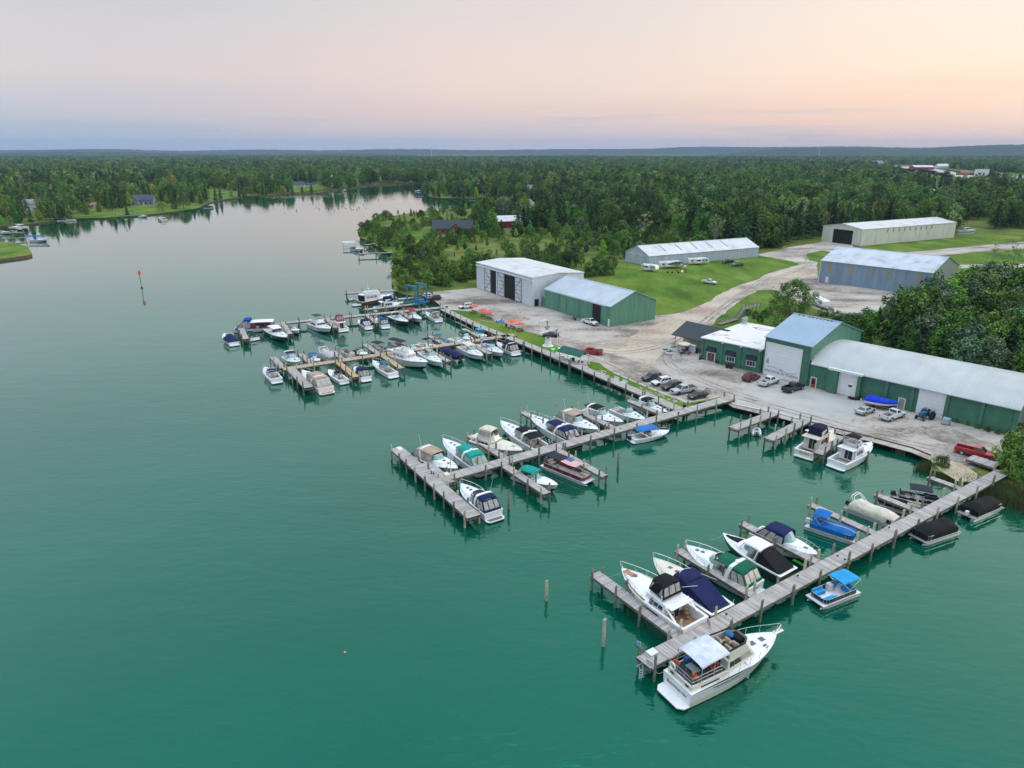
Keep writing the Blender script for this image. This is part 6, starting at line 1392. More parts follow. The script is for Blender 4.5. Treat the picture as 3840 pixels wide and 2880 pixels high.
def car(kind_, col, label, c, toward, group='cars and trucks parked at the marina', z=LZ, lock=None, extra=None):
 p, q = P(*c, z), P(*toward, z); d = q - p; rz = math.atan2(d.y, d.x)
 cat = {'pickup': 'pickup truck', 'ext': 'pickup truck', 'suv': 'suv', 'sedan': 'car'}[kind_]
 t = thing({'pickup': 'pickup_truck', 'ext': 'pickup_truck', 'suv': 'suv', 'sedan': 'sedan'}[kind_], label, cat, (p.x, p.y, z), rz, group); m = CP_[col]
 if kind_ in ('pickup', 'ext'):
  cab0 = -.75 if kind_ == 'pickup' else -.25
  st = [(cab0, .96, .45, 1.22), (.9, .97, .45, 1.22), (1.55, .97, .45, 1.20), (2.5, .95, .48, 1.13), (2.8, .88, .52, 1.02), (2.92, .80, .56, .92)]
  b = MB().loft([ring_(*s) for s in st]); b.box((-2.85 + cab0) / 2, .90, .87, 2.85 + cab0, .15, .76).box((-2.85 + cab0) / 2, -.90, .87, 2.85 + cab0, .15, .76).box(-2.86, 0, .88, .10, 1.94, .70)
  b.build('body', m, t, smooth=40, bevel=.02)
  MB().box((-2.80 + cab0) / 2, 0, .72, 2.80 + cab0, 1.64, .1).build('bed', BEDBLK, t)
  h = House(cab0 + .02, 1.52, .88, .88, 1.18, 1.86, .85, .14, .84); ho = h.build('cab', m, t, .05)
  h.windows(t, 'front', [(.05, .95)], .10, .90, CARGLASS, 'windscreen'); h.windows(t, 'aft', [(.1, .9)], .2, .85, CARGLASS, 'rear_window')
  sp = [(.10, .38), (.44, .84)]
  h.windows(t, 'port', [(1 - b_, 1 - a) for a, b_ in sp], .18, .86, CARGLASS, 'side_window'); h.windows(t, 'star', [(.16, .56), (.62, .90)], .18, .86, CARGLASS, 'side_window')
  MB().box(2.93, 0, .55, .14, 1.7, .24).build('front_bumper', CHROME, t, bevel=.03); MB().box(-2.98, 0, .55, .16, 1.8, .2).build('rear_bumper', CHROME if col != 'black' else PLASTIC, t, bevel=.03)
  MB().box(2.90, 0, .84, .06, 1.15, .28).build('grille', PLASTIC, t); xs, wy, hl, tl = (-1.75, 1.85), .87, 2.86, -2.92
  for sg in (1, -1): MB().box(1.15, sg * 1.08, 1.24, .14, .2, .18).build('wing_mirror', m, t, bevel=.03)
 elif kind_ == 'suv':
  st = [(-2.35, .84, .55, .95), (-2.28, .92, .42, 1.08), (-1.2, .95, .38, 1.10), (.9, .95, .38, 1.06), (1.6, .94, .40, 1.02), (2.15, .88, .44, .92), (2.35, .74, .50, .80)]
  MB().loft([ring_(*s) for s in st]).build('body', m, t, smooth=45)
  h = House(-2.22, 1.25, .86, .86, 1.02, 1.72, 1.0, .35, .80); h.build('cabin', m, t, .07)
  h.windows(t, 'front', [(.05, .95)], .10, .90, CARGLASS, 'windscreen'); h.windows(t, 'aft', [(.08, .92)], .2, .85, CARGLASS, 'rear_window')
  h.windows(t, 'port', [(.08, .34), (.38, .64), (.68, .93)], .18, .84, CARGLASS, 'side_window'); h.windows(t, 'star', [(.07, .32), (.36, .62), (.66, .92)], .18, .84, CARGLASS, 'side_window')
  r = MB();
  for sg in (1, -1): r.bar((-1.7, sg * .62, 1.79), (.1, sg * .62, 1.79), .05, .05)
  r.build('roof_rail', CHROME if col != 'black' else PLASTIC, t); MB().box(2.32, 0, .55, .08, 1.1, .3).build('grille', PLASTIC, t); xs, wy, hl, tl = (-1.42, 1.42), .84, 2.22, -2.33
 else:
  st = [(-2.30, .76, .50, .90), (-2.15, .86, .38, 1.0), (-1.2, .91, .32, 1.0), (.8, .91, .32, .96), (1.7, .88, .34, .88), (2.2, .80, .40, .74), (2.34, .66, .46, .64)]
  MB().loft([ring_(*s) for s in st]).build('body', m, t, smooth=45)
  h = House(-1.75, 1.15, .80, .80, .93, 1.44, 1.05, .75, .78); h.build('cabin', m, t, .08)
  h.windows(t, 'front', [(.05, .95)], .08, .92, CARGLASS, 'windscreen'); h.windows(t, 'aft', [(.06, .94)], .1, .9, CARGLASS, 'rear_window')
  h.windows(t, 'port', [(.12, .48), (.52, .90)], .15, .84, CARGLASS, 'side_window'); h.windows(t, 'star', [(.10, .48), (.52, .88)], .15, .84, CARGLASS, 'side_window'); xs, wy, hl, tl = (-1.38, 1.38), .80, 2.14, -2.24
 wheels(t, xs, wy, .40 if kind_ in ('pickup', 'ext') else .35)
 for x in xs:
  for sg in (1, -1): MB().lathe([(.02, -.03), (.47, -.03), (.47, .02), (.02, .02)], (x, sg * (wy + .10), .42), 16, 0, 'y').build('wheel_arch', PLASTIC, t)
 for sg in (1, -1):
  MB().box(hl, sg * .68, .80 if kind_ != 'sedan' else .68, .14, .32, .14).build('headlight', LAMP, t, bevel=.02); MB().box(tl, sg * .80, .95 if kind_ != 'sedan' else .82, .08, .16, .3).build('tail_light', TAIL, t)
 if extra == 'tonneau': MB().box((-2.8 + cab0) / 2, 0, 1.27, 2.8 + cab0, 1.7, .05).build('bed_cover', PLASTIC, t)
 if extra == 'ball': tag(MB().ball((0, 0, .3), .3, .3, .24).build('pumpkin_coloured_bag', mat('rust_bag', (.35, .12, .05), .8), loc=Vector((p.x, p.y, z + .78)) - Vector((math.cos(rz), math.sin(rz), 0)) * 2.0, smooth=60), 'rusty orange bundle lying in the white pickup bed', 'bundle')
 return t
car('suv', 'white', 'white boxy suv by the coral umbrellas', ('c6', 1372, 358), ('c6', 1300, 366))
car('suv', 'black', 'dark suv parked behind the blue boat hoist', ('c6', 1010, 262), ('c6', 930, 268)); car('suv', 'white', 'white suv glimpsed through the blue hoist legs', ('c6', 905, 240), ('c6', 830, 245)); car('sedan', 'navy', 'dark car farthest left behind the blue hoist', ('c6', 820, 248), ('c6', 760, 252))
car('ext', 'white', 'white pickup in front of the green shed door', ('c7', 1268, 848), ('c7', 1345, 872))
car('sedan', 'navy', 'dark blue sedan behind the small white lighthouse', ('c7', 815, 992), ('c7', 720, 990))
car('pickup', 'red', 'red crew cab pickup beside the green pavilion', ('c7', 1278, 1192), ('c7', 1180, 1185), extra='tonneau')
car('suv', 'navy', 'dark blue suv first in the row along the parking verge', ('e4', 1362, 1000), ('e4', 1270, 1014)); car('suv', 'white', 'white crossover second in the row along the parking verge', ('e4', 1476, 1052), ('e4', 1375, 1068))
car('suv', 'black', 'black suv with bicycle rack between the white crossover and silver pickup', ('e4', 1592, 1104), ('e4', 1470, 1126)); car('pickup', 'silver', 'silver pickup with black bed cover in the row along the verge', ('e4', 1728, 1148), ('e4', 1600, 1170), extra='tonneau')
car('sedan', 'black', 'black hatchback with bicycles on its tail, last in the row', ('e4', 1888, 1205), ('e4', 1785, 1226))
car('suv', 'maroon', 'maroon suv nosed toward the office windows', ('c8', 1158, 878), ('c8', 1265, 846)); car('pickup', 'white', 'white crew cab pickup under the big lettered door', ('c8', 1358, 925), ('c8', 1485, 884)); car('pickup', 'black', 'black pickup right of the big lettered door', ('c8', 1640, 995), ('c8', 1770, 955))
car('sedan', 'silver', 'silver sedan next to the blue tarped boat', ('d1', 640, 815), ('d1', 735, 780)); car('ext', 'white', 'white pickup with rust bundle in its bed near the blue tractor', ('d1', 912, 866), ('d1', 1045, 826), extra='ball')
car('ext', 'red', 'bright red pickup parked alone on the sandy shore end', ('d1', 1725, 1240), ('d1', 1930, 1292))
car('pickup', 'black', 'black pickup on the camp lawn by the galvanised shed', ('c3', 1862, 1030), ('c3', 1790, 1036)); car('pickup', 'grey', 'grey pickup on the camp lawn in front of the black one', ('c3', 1948, 1054), ('c3', 1880, 1060)); car('pickup', 'white', 'white pickup on the open grass beside the dirt road', ('c3', 1705, 1208), ('c3', 1785, 1220))
# bicycles carried on the tails of two cars
def bicycle(label, loc, rz):
 t = thing('bicycle', label, 'bicycle', loc, rz)
 for x in (-.52, .52):
  w = MB().tube([(x + .34 * math.cos(a), 0, .34 + .34 * math.sin(a)) for a in [2 * PI * i / 16 for i in range(17)]], .03, 4).build('wheel', TYRE, t)
 f = MB(); f.tube([(-.52, 0, .34), (-.2, 0, .85), (.4, 0, .85), (.52, 0, .34)], .025, 5).tube([(-.2, 0, .85), (0, 0, .32), (.4, 0, .85)], .025, 5).tube([(-.52, 0, .34), (0, 0, .32)], .02, 5); f.build('frame', GREY_STEEL, t)
 MB().box(-.22, 0, .95, .26, .14, .07).build('saddle', TYRE, t); MB().tube([(.38, -.3, 1.0), (.4, 0, .98), (.38, .3, 1.0)], .02, 5).build('handlebar', TYRE, t)
def behind(lbl, d, z):
 o = next(o for o in COL.objects if o.get('label') == lbl); r = o.rotation_euler.z
 return o.location + Vector((-math.cos(r) * d, -math.sin(r) * d, z)), r + PI / 2
bicycle('bicycle racked behind the black suv in the verge row', *behind('black suv with bicycle rack between the white crossover and silver pickup', 2.55, .7)); bicycle('nearer bicycle racked behind the black hatchback', *behind('black hatchback with bicycles on its tail, last in the row', 2.5, .65)); bicycle('outer bicycle racked behind the black hatchback', *behind('black hatchback with bicycles on its tail, last in the row', 2.75, .7))
def camper(label, a, b_, L=None, name='travel_trailer', slide=True, awn=None, z=LZ, flip=1):
 p, q = P(*a, z), P(*b_, z); d = q - p; L = L or d.length; t = thing(name, label, 'camper', ((p + q) / 2), math.atan2(d.y, d.x), 'campers parked at the marina'); W, Hh = 2.4, 2.9
 pr = [(-L / 2, .75), (L / 2 - .35, .75), (L / 2, 1.3), (L / 2 - .3, 2.5), (L / 2 - .9, Hh), (-L / 2 + .3, Hh), (-L / 2, Hh - .4)]
 mb = MB().loft([[(x, y, zz) for x, zz in pr] for y in (-W / 2, W / 2)]); mb.build('body', GEL, t, bevel=.05)
 y = -W / 2
 if slide: MB().box(-L * .1, y - .35, 1.75, L * .34, .7, 1.8).build('slide_out', GEL, t, bevel=.04); MB().box(-L * .1, y - .71, 2.0, L * .22, .03, .6).build('window', GLASS_DK, t)
 for x, w in ((-L * .38, L * .10), (L * .17, L * .09), (L * .34, L * .10)): MB().box(x, y - .012, 1.95, w, .03, .62).build('window', GLASS_DK, t)
 MB().box(L * .245, y - .012, 1.65, .7, .03, 1.7).build('door', mat('camper_door', (.45, .45, .46), .5), t); MB().box(0, y - .008, 1.05, L * .9, .02, .22).build('side_stripe', GREY_STEEL, t)
 MB().box(L * .1, 0, Hh + .12, .9, .7, .26).build('air_conditioner', GEL, t, bevel=.05); MB().box(-L * .25, 0, Hh + .06, .5, .5, .12).build('roof_vent', GELG, t)
 wheels(t, (-.45, .45), 1.0, .36); MB().bar((L / 2 - .3, 0, .6), (L / 2 + 1.1, 0, .55), .2, .14).build('drawbar', GREY_STEEL, t)
 if awn: MB().add([(-L * .05, y - .05, 2.75), (L * .42, y - .05, 2.75), (L * .42, y - 2.2, 2.25), (-L * .05, y - 2.2, 2.25)], [(0, 1, 2, 3)]).build('awning', awn, t)
 return t
camper('short white travel trailer at the left end of the camp', ('c3', 1100, 1088), ('c3', 1285, 1112), 7.2)
camper('long white fifth wheel camper with grey awning between two trailers', ('c3', 1242, 1078), ('c3', 1490, 1064), 10.5, 'fifth_wheel', True, F_CHAR)
camper('white travel trailer at the right end of the camp, bike rack beside it', ('c3', 1500, 1046), ('c3', 1715, 1036), 9.6)
camper('white camper roof half hidden behind the round tree', ('e3', 730, 560), ('e3', 1080, 470), 9.0, slide=False); camper('white camper showing its sloped front right of the round tree', ('e3', 1330, 640), ('e3', 1580, 760), 8.0, slide=False)
def tractor():
 p, q = P('d1', 1255, 865, LZ), P('d1', 1140, 892, LZ); d = q - p; t = thing('tractor', 'blue farm tractor with big rear wheels in front of the white door', 'tractor', p, math.atan2(d.y, d.x))
 BLU = mat('tractor_blue', (.02, .13, .26), .5, var=.3)
 MB().box(1.5, 0, 1.15, 1.7, .62, .75).box(1.3, 0, .75, 2.0, .45, .3).build('bonnet', BLU, t, bevel=.05); MB().box(.35, 0, .85, 1.0, .5, .6).box(2.1, 0, .55, .2, 1.3, .18).build('chassis', PLASTIC, t)
 MB().box(.1, 0, 1.35, .5, .5, .12).box(-.15, 0, 1.6, .12, .5, .45).build('seat', TYRE, t); MB().tube([(.8, 0, 1.4), (.62, 0, 1.75)], .03, 5).tube([(.62 + .05, .2 * math.cos(a), 1.75 + .2 * math.sin(a)) for a in [2 * PI * i / 10 for i in range(11)]], .02, 4).build('steering_wheel', TYRE, t)
 for sg in (1, -1):
  w = MB().lathe([(.3, -.22), (.76, -.22), (.82, -.1), (.82, .1), (.76, .22), (.3, .22)], (0, sg * .85, .82), 20, 0, 'y').build('rear_wheel', TYRE, t, smooth=40); MB().lathe([(.02, -.02), (.4, 0), (.45, .04), (.45, -.1)], (0, sg * 1.02, .82), 12, 0, 'y').build('rim', GELC, w)
  w = MB().lathe([(.15, -.1), (.36, -.1), (.40, 0), (.36, .1), (.15, .1)], (2.1, sg * .75, .40), 16, 0, 'y').build('front_wheel', TYRE, t, smooth=40); MB().lathe([(.02, 0), (.2, .02), (.2, -.05)], (2.1, sg * .84, .40), 12, 0, 'y').build('rim', mat('rim_orange', (.45, .22, .08), .6), w)
  MB().box(-.05, sg * .85, 1.72, 1.2, .45, .06).build('fender', BLU, t, bevel=.02)
 MB().tube([(1.7, .2, 1.5), (1.7, .2, 2.3)], .05, 6).build('exhaust', GREY_STEEL, t)
tractor()
# blue travelling boat hoist
def hoist():
 a, b_, c, d = P('c6', 702, 332, DZ), P('c6', 800, 352, DZ), P('c6', 958, 332, DZ), P('c6', 856, 288, DZ)
 t = thing('boat_hoist', 'blue steel travelling boat hoist of two tall frames on the slip', 'boat hoist', a); BLU = mat('hoist_blue', (.03, .22, .42), .5, var=.25); O = a
 u = (b_ - a).normalized(); L1 = (b_ - a).length; n = Vector((-u.y, u.x, 0)); W = max(4.5, abs((c - b_).dot(n)))
 f = lambda x, y, z: tuple(u * x + n * y + Vector((0, 0, z)))
 for y in (0, W):
  q = MB(); hh = 6.6
  for x in (0, L1): q.bar(f(x, y, 1.0), f(x, y, hh), .45, .45)
  q.bar(f(-.2, y, hh + .2), f(L1 + .2, y, hh + .2), .4, .5); q.bar(f(0, y, hh - 1.3), f(1.3, y, hh), .2, .2); q.bar(f(L1, y, hh - 1.3), f(L1 - 1.3, y, hh), .2, .2); q.build('lifting_frame', BLU, t)
 for x in (0, L1): MB().bar(f(x, -1.0, 1.2), f(x, W + 1.0, 1.2), .5, .55).build('side_beam', BLU, t)
 for x in (0, L1):
  for y in (-.5, W + .5): MB().lathe([(.2, -.2), (.6, -.2), (.68, 0), (.6, .2), (.2, .2)], f(x, y, .68), 16, 0, 'x').build('wheel', TYRE, t, smooth=40)
 MB().bar(f(L1 + .1, W * .2, 2.0), f(L1 + .1, W * .7, 2.0), .9, 1.1).build('engine_box', BLU, t)
 sl = MB()
 for y in (W * .1, W * .9): sl.tube([f(.3, y, 6.4), f(L1 * .3, y, 2.6), f(L1 * .7, y, 2.6), f(L1 - .3, y, 6.4)], .05, 5)
 sl.build('sling', TYRE, t)
hoist()
# ================================================================== smaller things
CORAL = F_CORAL; PWOOD = mat('picnic_wood', (.20, .17, .14), .9, var=.3)
def canopy(mb, r, z, h, n=8, m=0):
 rim = [(r * math.cos(2 * PI * k / n), r * math.sin(2 * PI * k / n), z) for k in range(n)]; mid = [(x * .55, y * .55, z + h * .55) for x, y, _ in rim]
 mb.loft([[(x, y, q - .12) for x, y, q in rim], rim, mid], 0, True, False, False); o = len(mb.v); mb.v.append((0, 0, z + h))
 k0 = o - n
 for k in range(n): mb.f.append([k0 + k, k0 + (k + 1) % n, o]); mb.m.append(m)
 return mb
def patio_umbrella(label, loc, m, r=1.35, z=2.15, group=None):
 t = thing('umbrella', label, 'umbrella', loc, RND.random(), group); canopy(MB(), r, z, .45).build('canopy', m, t); MB().tube([(0, 0, .05), (0, 0, z + .55)], .03, 6).build('pole', GEL, t); return t
def picnic(label, loc, rz, group):
 t = thing('picnic_table', label, 'picnic table', loc, rz, group); MB().box(0, 0, .75, 1.9, .75, .06).build('table_top', PWOOD, t)
 for sg in (1, -1): MB().box(0, sg * .7, .45, 1.9, .28, .05).build('bench', PWOOD, t)
 f = MB()
 for x in (-.65, .65): f.bar((x, -.75, .02), (x, .25, .72), .08, .08); f.bar((x, .75, .02), (x, -.25, .72), .08, .08); f.bar((x, -.8, .4), (x, .8, .4), .08, .08)
 f.build('frame', PWOOD, t)
wrz = math.atan2(*(G0(1140, 751) - G0(958, 673)).yx)
for i, (x, y, w) in enumerate(((1465, 410, 'nearest the white suv'), (1570, 452, 'second along the lawn from the white suv'), (1636, 480, 'third along the lawn from the white suv'), (1905, 590, 'just past the blue garden chairs'), (1996, 618, 'nearest the white anchor frame'))):
 l = P('c6', x, y, LZ); patio_umbrella('coral picnic umbrella ' + w, l, CORAL, group='coral umbrellas on the waterside lawn'); picnic('weathered picnic table under the coral umbrella ' + w, l, wrz + .1, 'picnic tables on the lawn')
def garden_chair(label, loc, rz, m, group):
 t = thing('garden_chair', label, 'chair', loc, rz, group); s = MB(); s.add([(-.3, -.32, .28), (.3, -.32, .40), (.3, .32, .40), (-.3, .32, .28), (-.3, -.32, .23), (.3, -.32, .35), (.3, .32, .35), (-.3, .32, .23)], [(0, 1, 2, 3), (7, 6, 5, 4), (0, 4, 5, 1), (1, 5, 6, 2), (2, 6, 7, 3), (3, 7, 4, 0)]); s.build('seat', m, t)
 MB().bar((-.26, 0, .28), (-.62, 0, 1.05), .62, .05).build('backrest', m, t); a = MB()
 for sg in (1, -1): a.box(.0, sg * .40, .58, .8, .13, .04); a.box(.3, sg * .38, .28, .08, .06, .56); a.box(-.3, sg * .38, .28, .08, .06, .56)
 a.build('frame', m, t)
BLUEP = mat('blue_plastic', (.02, .28, .55), .5, var=.1); PINKP = mat('pink_plastic', (.62, .30, .26), .5, var=.1)
for i, (x, y, r) in enumerate(((1740, 525, .4), (1772, 515, 2.4), (1795, 530, 3.6))): garden_chair('bright blue garden chair on the lawn, ' + ('left', 'middle', 'right')[i] + ' one of three', P('c6', x, y, LZ), r, BLUEP, 'blue garden chairs')
garden_chair('pink garden chair on the walkway edge, left one', P('c6', 1488, 548, LZ), 3.6, PINKP, 'pink garden chairs'); garden_chair('pink garden chair on the walkway edge, right one', P('c6', 1512, 556, LZ), 3.8, PINKP, 'pink garden chairs')
def bin_(label, loc, m, h=.95, r=.32, lid=None):
 t = thing('litter_bin', label, 'bin', loc); MB().lathe([(r * .85, 0), (r, h * .9), (r * 1.06, h * .9), (r * 1.06, h)], n=14).build('drum', m, t, smooth=40); MB().lathe([(r * 1.07, h), (r * .9, h + .08), (.03, h + .12)], n=14).build('lid', lid or m, t, smooth=40)
BLK = mat('bin_black', (.02, .02, .022), .6, var=.1)
bin_('black litter bin beside the blue garden chairs', P('c6', 1838, 575, LZ), BLK); bin_('black litter bin at the shore end of the middle pier', P('c8', 388, 1215, DZ), BLK); bin_('dark bin near the blue bundle at the walkway head', P('c6', 1068, 362, LZ), BLK)
bin_('blue drum with white lid at the landing by the bushes', P('e7', 1722, 632, LZ + .12), mat('drum_blue', (.01, .03, .25), .4), .9, .42, GEL)
tag(MB().ball((0, 0, .25), .7, .5, .35, 10).build('tarp_bundle', BLUEP, loc=P('c6', 1130, 382, LZ), smooth=60), 'blue tarp bundle on the gravel at the walkway head', 'tarp')
def planter(label, loc, m=GELC, sx=1.0):
 t = thing('planter', label, 'planter', loc); MB().box(0, 0, .25, sx, .5, .5, taper=1.1).build('tub', m, t, bevel=.03); mb = MB()
 for i in range(60):
  x, y, z = RND.uniform(-.45, .45) * sx, RND.uniform(-.25, .25), .5 + RND.random() * .35; a = RND.random() * PI; mb.add([(x - .1 * math.cos(a), y - .1 * math.sin(a), z), (x + .1 * math.cos(a), y + .1 * math.sin(a), z), (x, y, z + .22)], [(0, 1, 2)])
 mb.build('plants', mat('plant_leaf', (.05, .13, .03), .8, var=.4), t)
planter('small white planter on the gravel beside the blue bundle', P('c6', 1155, 366, LZ)); planter('cream planter with flowers inside the dock pavilion rail', P('e8', 795, 520, DZ))
for i, (x, y) in enumerate(((165, 560), (215, 580), (262, 530))): planter('white flower box at the patio corner, ' + ('left', 'middle', 'right')[i] + ' one', P('c8', x, y, LZ + .1), GEL, 1.5)
# anchor hung in its white frame
def anchor_frame():
 a, b_ = P('c7', 682, 963, LZ), P('c7', 772, 945, LZ); t = thing('anchor_stand', 'white timber stand on the lawn edge holding the anchor', 'stand', a); v = b_ - a; h = HT(a, 'c7', 666, 808) - LZ
 f = MB(); f.bar((0, 0, 0), (0, 0, h), .3, .3); f.bar((0, 0, h - .15), (v.x, v.y, h - .15), .3, .3); f.bar((0, 0, .2), (v.x * 1.15, v.y * 1.15, .2), .45, .35); f.bar((0, 0, h - 1.4), (v.x * .35, v.y * .35, h - .2), .2, .2); f.build('post', WHITE_PAINT, t)
 k = thing('anchor', 'old black ship anchor hanging from the white frame', 'anchor', b_ + Vector((0, 0, 0)), math.atan2(v.y, v.x)); z1 = h - .3
 m = MB(); m.tube([(0, 0, 1.0), (0, 0, z1)], .1, 6); m.tube([(-.6, 0, 1.5), (-.3, 0, 1.05), (0, 0, .92), (.3, 0, 1.05), (.6, 0, 1.5)], .1, 6); m.box(-.6, 0, 1.6, .2, .3, .35).box(.6, 0, 1.6, .2, .3, .35); m.tube([(0, -.7, z1 - .5), (0, .7, z1 - .5)], .07, 6); m.tube([(.2 * math.cos(q), 0, z1 + .05 + .2 * math.sin(q)) for q in [2 * PI * i / 10 for i in range(11)]], .05, 5); m.build('shank', BLK, k)
anchor_frame()
def lighthouse():
 p = P('c7', 783, 1100, LZ); h = HT(p, 'c7', 783, 985) - LZ; t = thing('lighthouse', 'small white wooden model lighthouse with dark cap at the walkway', 'lighthouse', p)
 MB().lathe([(1.0, .2), (.62, h * .78)], n=8).build('tower', WHITE_PAINT, t); MB().lathe([(1.5, 0), (1.5, .2)], n=8).build('base', WHITE_PAINT, t); MB().lathe([(.8, h * .78), (.8, h * .82)], n=8).build('gallery', WHITE_PAINT, t)
 r = MB()
 for k in range(8): a = 2 * PI * k / 8; r.box(.72 * math.cos(a), .72 * math.sin(a), h * .88, .06, .06, h * .12)
 r.build('gallery_rail', WHITE_PAINT, t); MB().lathe([(.42, h * .82), (.42, h * .94)], n=8).build('lantern', GLASS_DK, t); MB().lathe([(.62, h * .94), (.05, h * 1.02)], n=8).build('cap', BLK, t)
lighthouse()
def flagpole():
 p = P('c7', 893, 1085, LZ); h = HT(p, 'c7', 893, 890) - LZ; t = thing('flagpole', 'white flagpole with striped flag behind the dock pavilion', 'flagpole', p)
 MB().tube([(0, 0, 0), (0, 0, h)], .07, 8, r1=.04).build('pole', WHITE_PAINT, t); MB().ball((0, 0, h + .06), .1, .1, .1).build('finial', GELC, t); usflag(t, (-.08, 0, h - .15), 1.3, .9)
flagpole()
def pavilion():
 a, b_ = P('e8', 520, 560, DZ), P('e8', 1240, 760, DZ); u = (b_ - a).normalized(); n = Vector((-u.y, u.x, 0)); L = (b_ - a).length
 t = thing('dock_pavilion', 'white railed pavilion with green canvas roof on the walkway', 'pavilion', a, math.atan2(u.y, u.x)); W = 4.0; h = 2.7
 f = MB()
 for x in (L * .18, L * .98):
  for y in (.9, W): f.box(x, y, h / 2, .16, .16, h)
 f.build('post', WHITE_PAINT, t); rf = MB(); x0, x1 = L * .14, L * 1.02; e = .5
 prof = [(.9 - e, h), (.9 - e + .1, h + .12), (W * .62, h + 1.1), (W + e, h + .1)]
 rf.loft([[(x, y, z) for y, z in prof] + [(x, y, z - .06) for y, z in prof[::-1]] for x in (x0, x1)]); rf.build('canvas_roof', fab('pavilion_green', (.035, .115, .095)), t)
 r = MB()
 for x in (0.0, L * .30): r.box(x, .9, .55, .12, .12, 1.1)
 for z in (.5, 1.0): r.bar((0, .9, z), (L * .30, .9, z), .08, .12); r.bar((0, .9, z), (0, W, z), .08, .12); r.bar((L, .9, z), (L, W, z), .08, .12); r.bar((L * .78, .9, z), (L, .9, z), .08, .12)
 for y in (.9, W): r.box(L, y, .55, .12, .12, 1.1)
 tr = [(L * .98, .9, h), (L * .98, W * .62, h + 1.0), (L * .98, W, h)]
 for p, q in zip(tr, tr[1:] + tr[:1]): r.bar(p, q, .1, .14)
 r.build('railing', WHITE_PAINT, t); MB().box(L / 2, W / 2 + .9, -.02, L, W, .1).build('deck', PLANK, t)
 O = Matrix.Translation(a) @ Matrix.Rotation(math.atan2(u.y, u.x), 4, 'Z')
 s = thing('grill', 'black barbecue grill under the green pavilion roof', 'grill', O @ Vector((L * .48, 2.9, .04)), .4); MB().box(0, 0, .95, 1.0, .55, .4).build('hood', BLK, s, bevel=.1); MB().box(0, 0, .4, .9, .5, .75).build('cabinet', BLK, s)
 s = thing('bench', 'blue padded bench under the right end of the pavilion', 'bench', O @ Vector((L * .80, 2.6, .04)), math.atan2(u.y, u.x)); MB().box(0, 0, .42, 1.7, .6, .14).build('seat', mat('bench_blue', (.25, .36, .48), .7), s); MB().box(0, .3, .75, 1.7, .1, .5).build('backrest', MATS['bench_blue'], s); MB().box(-.75, 0, .18, .1, .5, .35).box(.75, 0, .18, .1, .5, .35).build('frame', WHITE_PAINT, s)
pavilion()
NEON = emis('neon_green', (.02, .95, .30), 1.3)
for i, (x, y, yt) in enumerate(((540, 440, 190), (735, 380, 270), (1055, 600, 395))):
 p = P('e8', x, y, DZ); h = min(2.6, max(1.9, HT(p, 'e8', x, yt) - DZ)); t = thing('light_palm', 'glowing green palm tree light on the walkway, ' + ('left', 'middle', 'right')[i] + ' of three', 'palm light', p, i, 'green palm lights'); MB().tube([(0, 0, 0), (.05, 0, h * .5), (0, 0, h * .85)], .05, 6).build('stem', emis('neon_stem', (.35, .8, .45), .35), t); mb = MB()
 for k in range(7):
  a = 2 * PI * k / 7; pts = [(r * math.cos(a), r * math.sin(a), h * .86 + .22 * math.sin(r / .6 * PI * .75) - .0) for r in (0, .2, .4, .58)]; mb.tube(pts, .07, 5, r1=.03)
 mb.build('fronds', NEON, t)
def box_thing(name, label, cat, loc, size, m, rz=0.0, lid=None, lidm=None):
 t = thing(name, label, cat, loc, rz); MB().box(0, 0, size[2] / 2, *size).build('box', m, t, bevel=.03)
 if lid: MB().box(0, 0, size[2] + .05, size[0] + .08, size[1] + .08, .1).build('lid', lidm or m, t, bevel=.03)
 return t
prz = math.atan2(pdir.y, pdir.x); p2rz = math.atan2(d2.y, d2.x); thd = (tb - ta).normalized(); trz = math.atan2(thd.y, thd.x)
PLW = mat('white_plastic', (.70, .71, .71), .5, var=.06)
box_thing('dock_box', 'white dock box on the nearest pier by the hardtop cruiser', 'dock box', P('d6', 1905, 1060, DZ), (1.1, .7, .6), PLW, prz, True); box_thing('dock_box', 'big white box at the far end of the fuel berth', 'dock box', P('d2', 265, 660, DZ), (1.3, .7, .8), PLW, trz, True)
box_thing('dock_box', 'white locker with lid at the outer end of the nearest pier', 'dock box', P('d7', 838, 1290, DZ), (.95, .75, .95), PLW, prz, True); box_thing('cabinet', 'tall cream cabinet under the fuel sign', 'cabinet', P('d2', 850, 1062, DZ), (1.0, .8, 2.0), GELC, trz)
def pump():
 t = thing('fuel_pump', 'grey fuel pump with dark hoses on the fuel berth', 'fuel pump', P('d2', 676, 975, DZ), trz); MB().box(0, 0, .75, .6, .45, 1.5).build('housing', mat('pump_grey', (.5, .52, .55), .5, var=.1), t, bevel=.04); MB().box(0, -.24, 1.1, .4, .03, .45).build('display', GLASS_DK, t); MB().box(.33, 0, .9, .08, .2, .4).build('nozzle', BLK, t)
 O = P('d2', 700, 1000, DZ + .05); pts = [(700, 1000), (760, 1050), (840, 1110), (900, 1180), (960, 1220), (1015, 1225), (985, 1245), (930, 1215), (870, 1150)]
 tag(MB().tube([P('d2', x, y, DZ + .06) - O for x, y in pts], .05, 5).build('fuel_hose', mat('hose_blue', (.06, .08, .14), .6), loc=O), 'dark fuel hose trailing along the berth planks', 'hose')
pump()
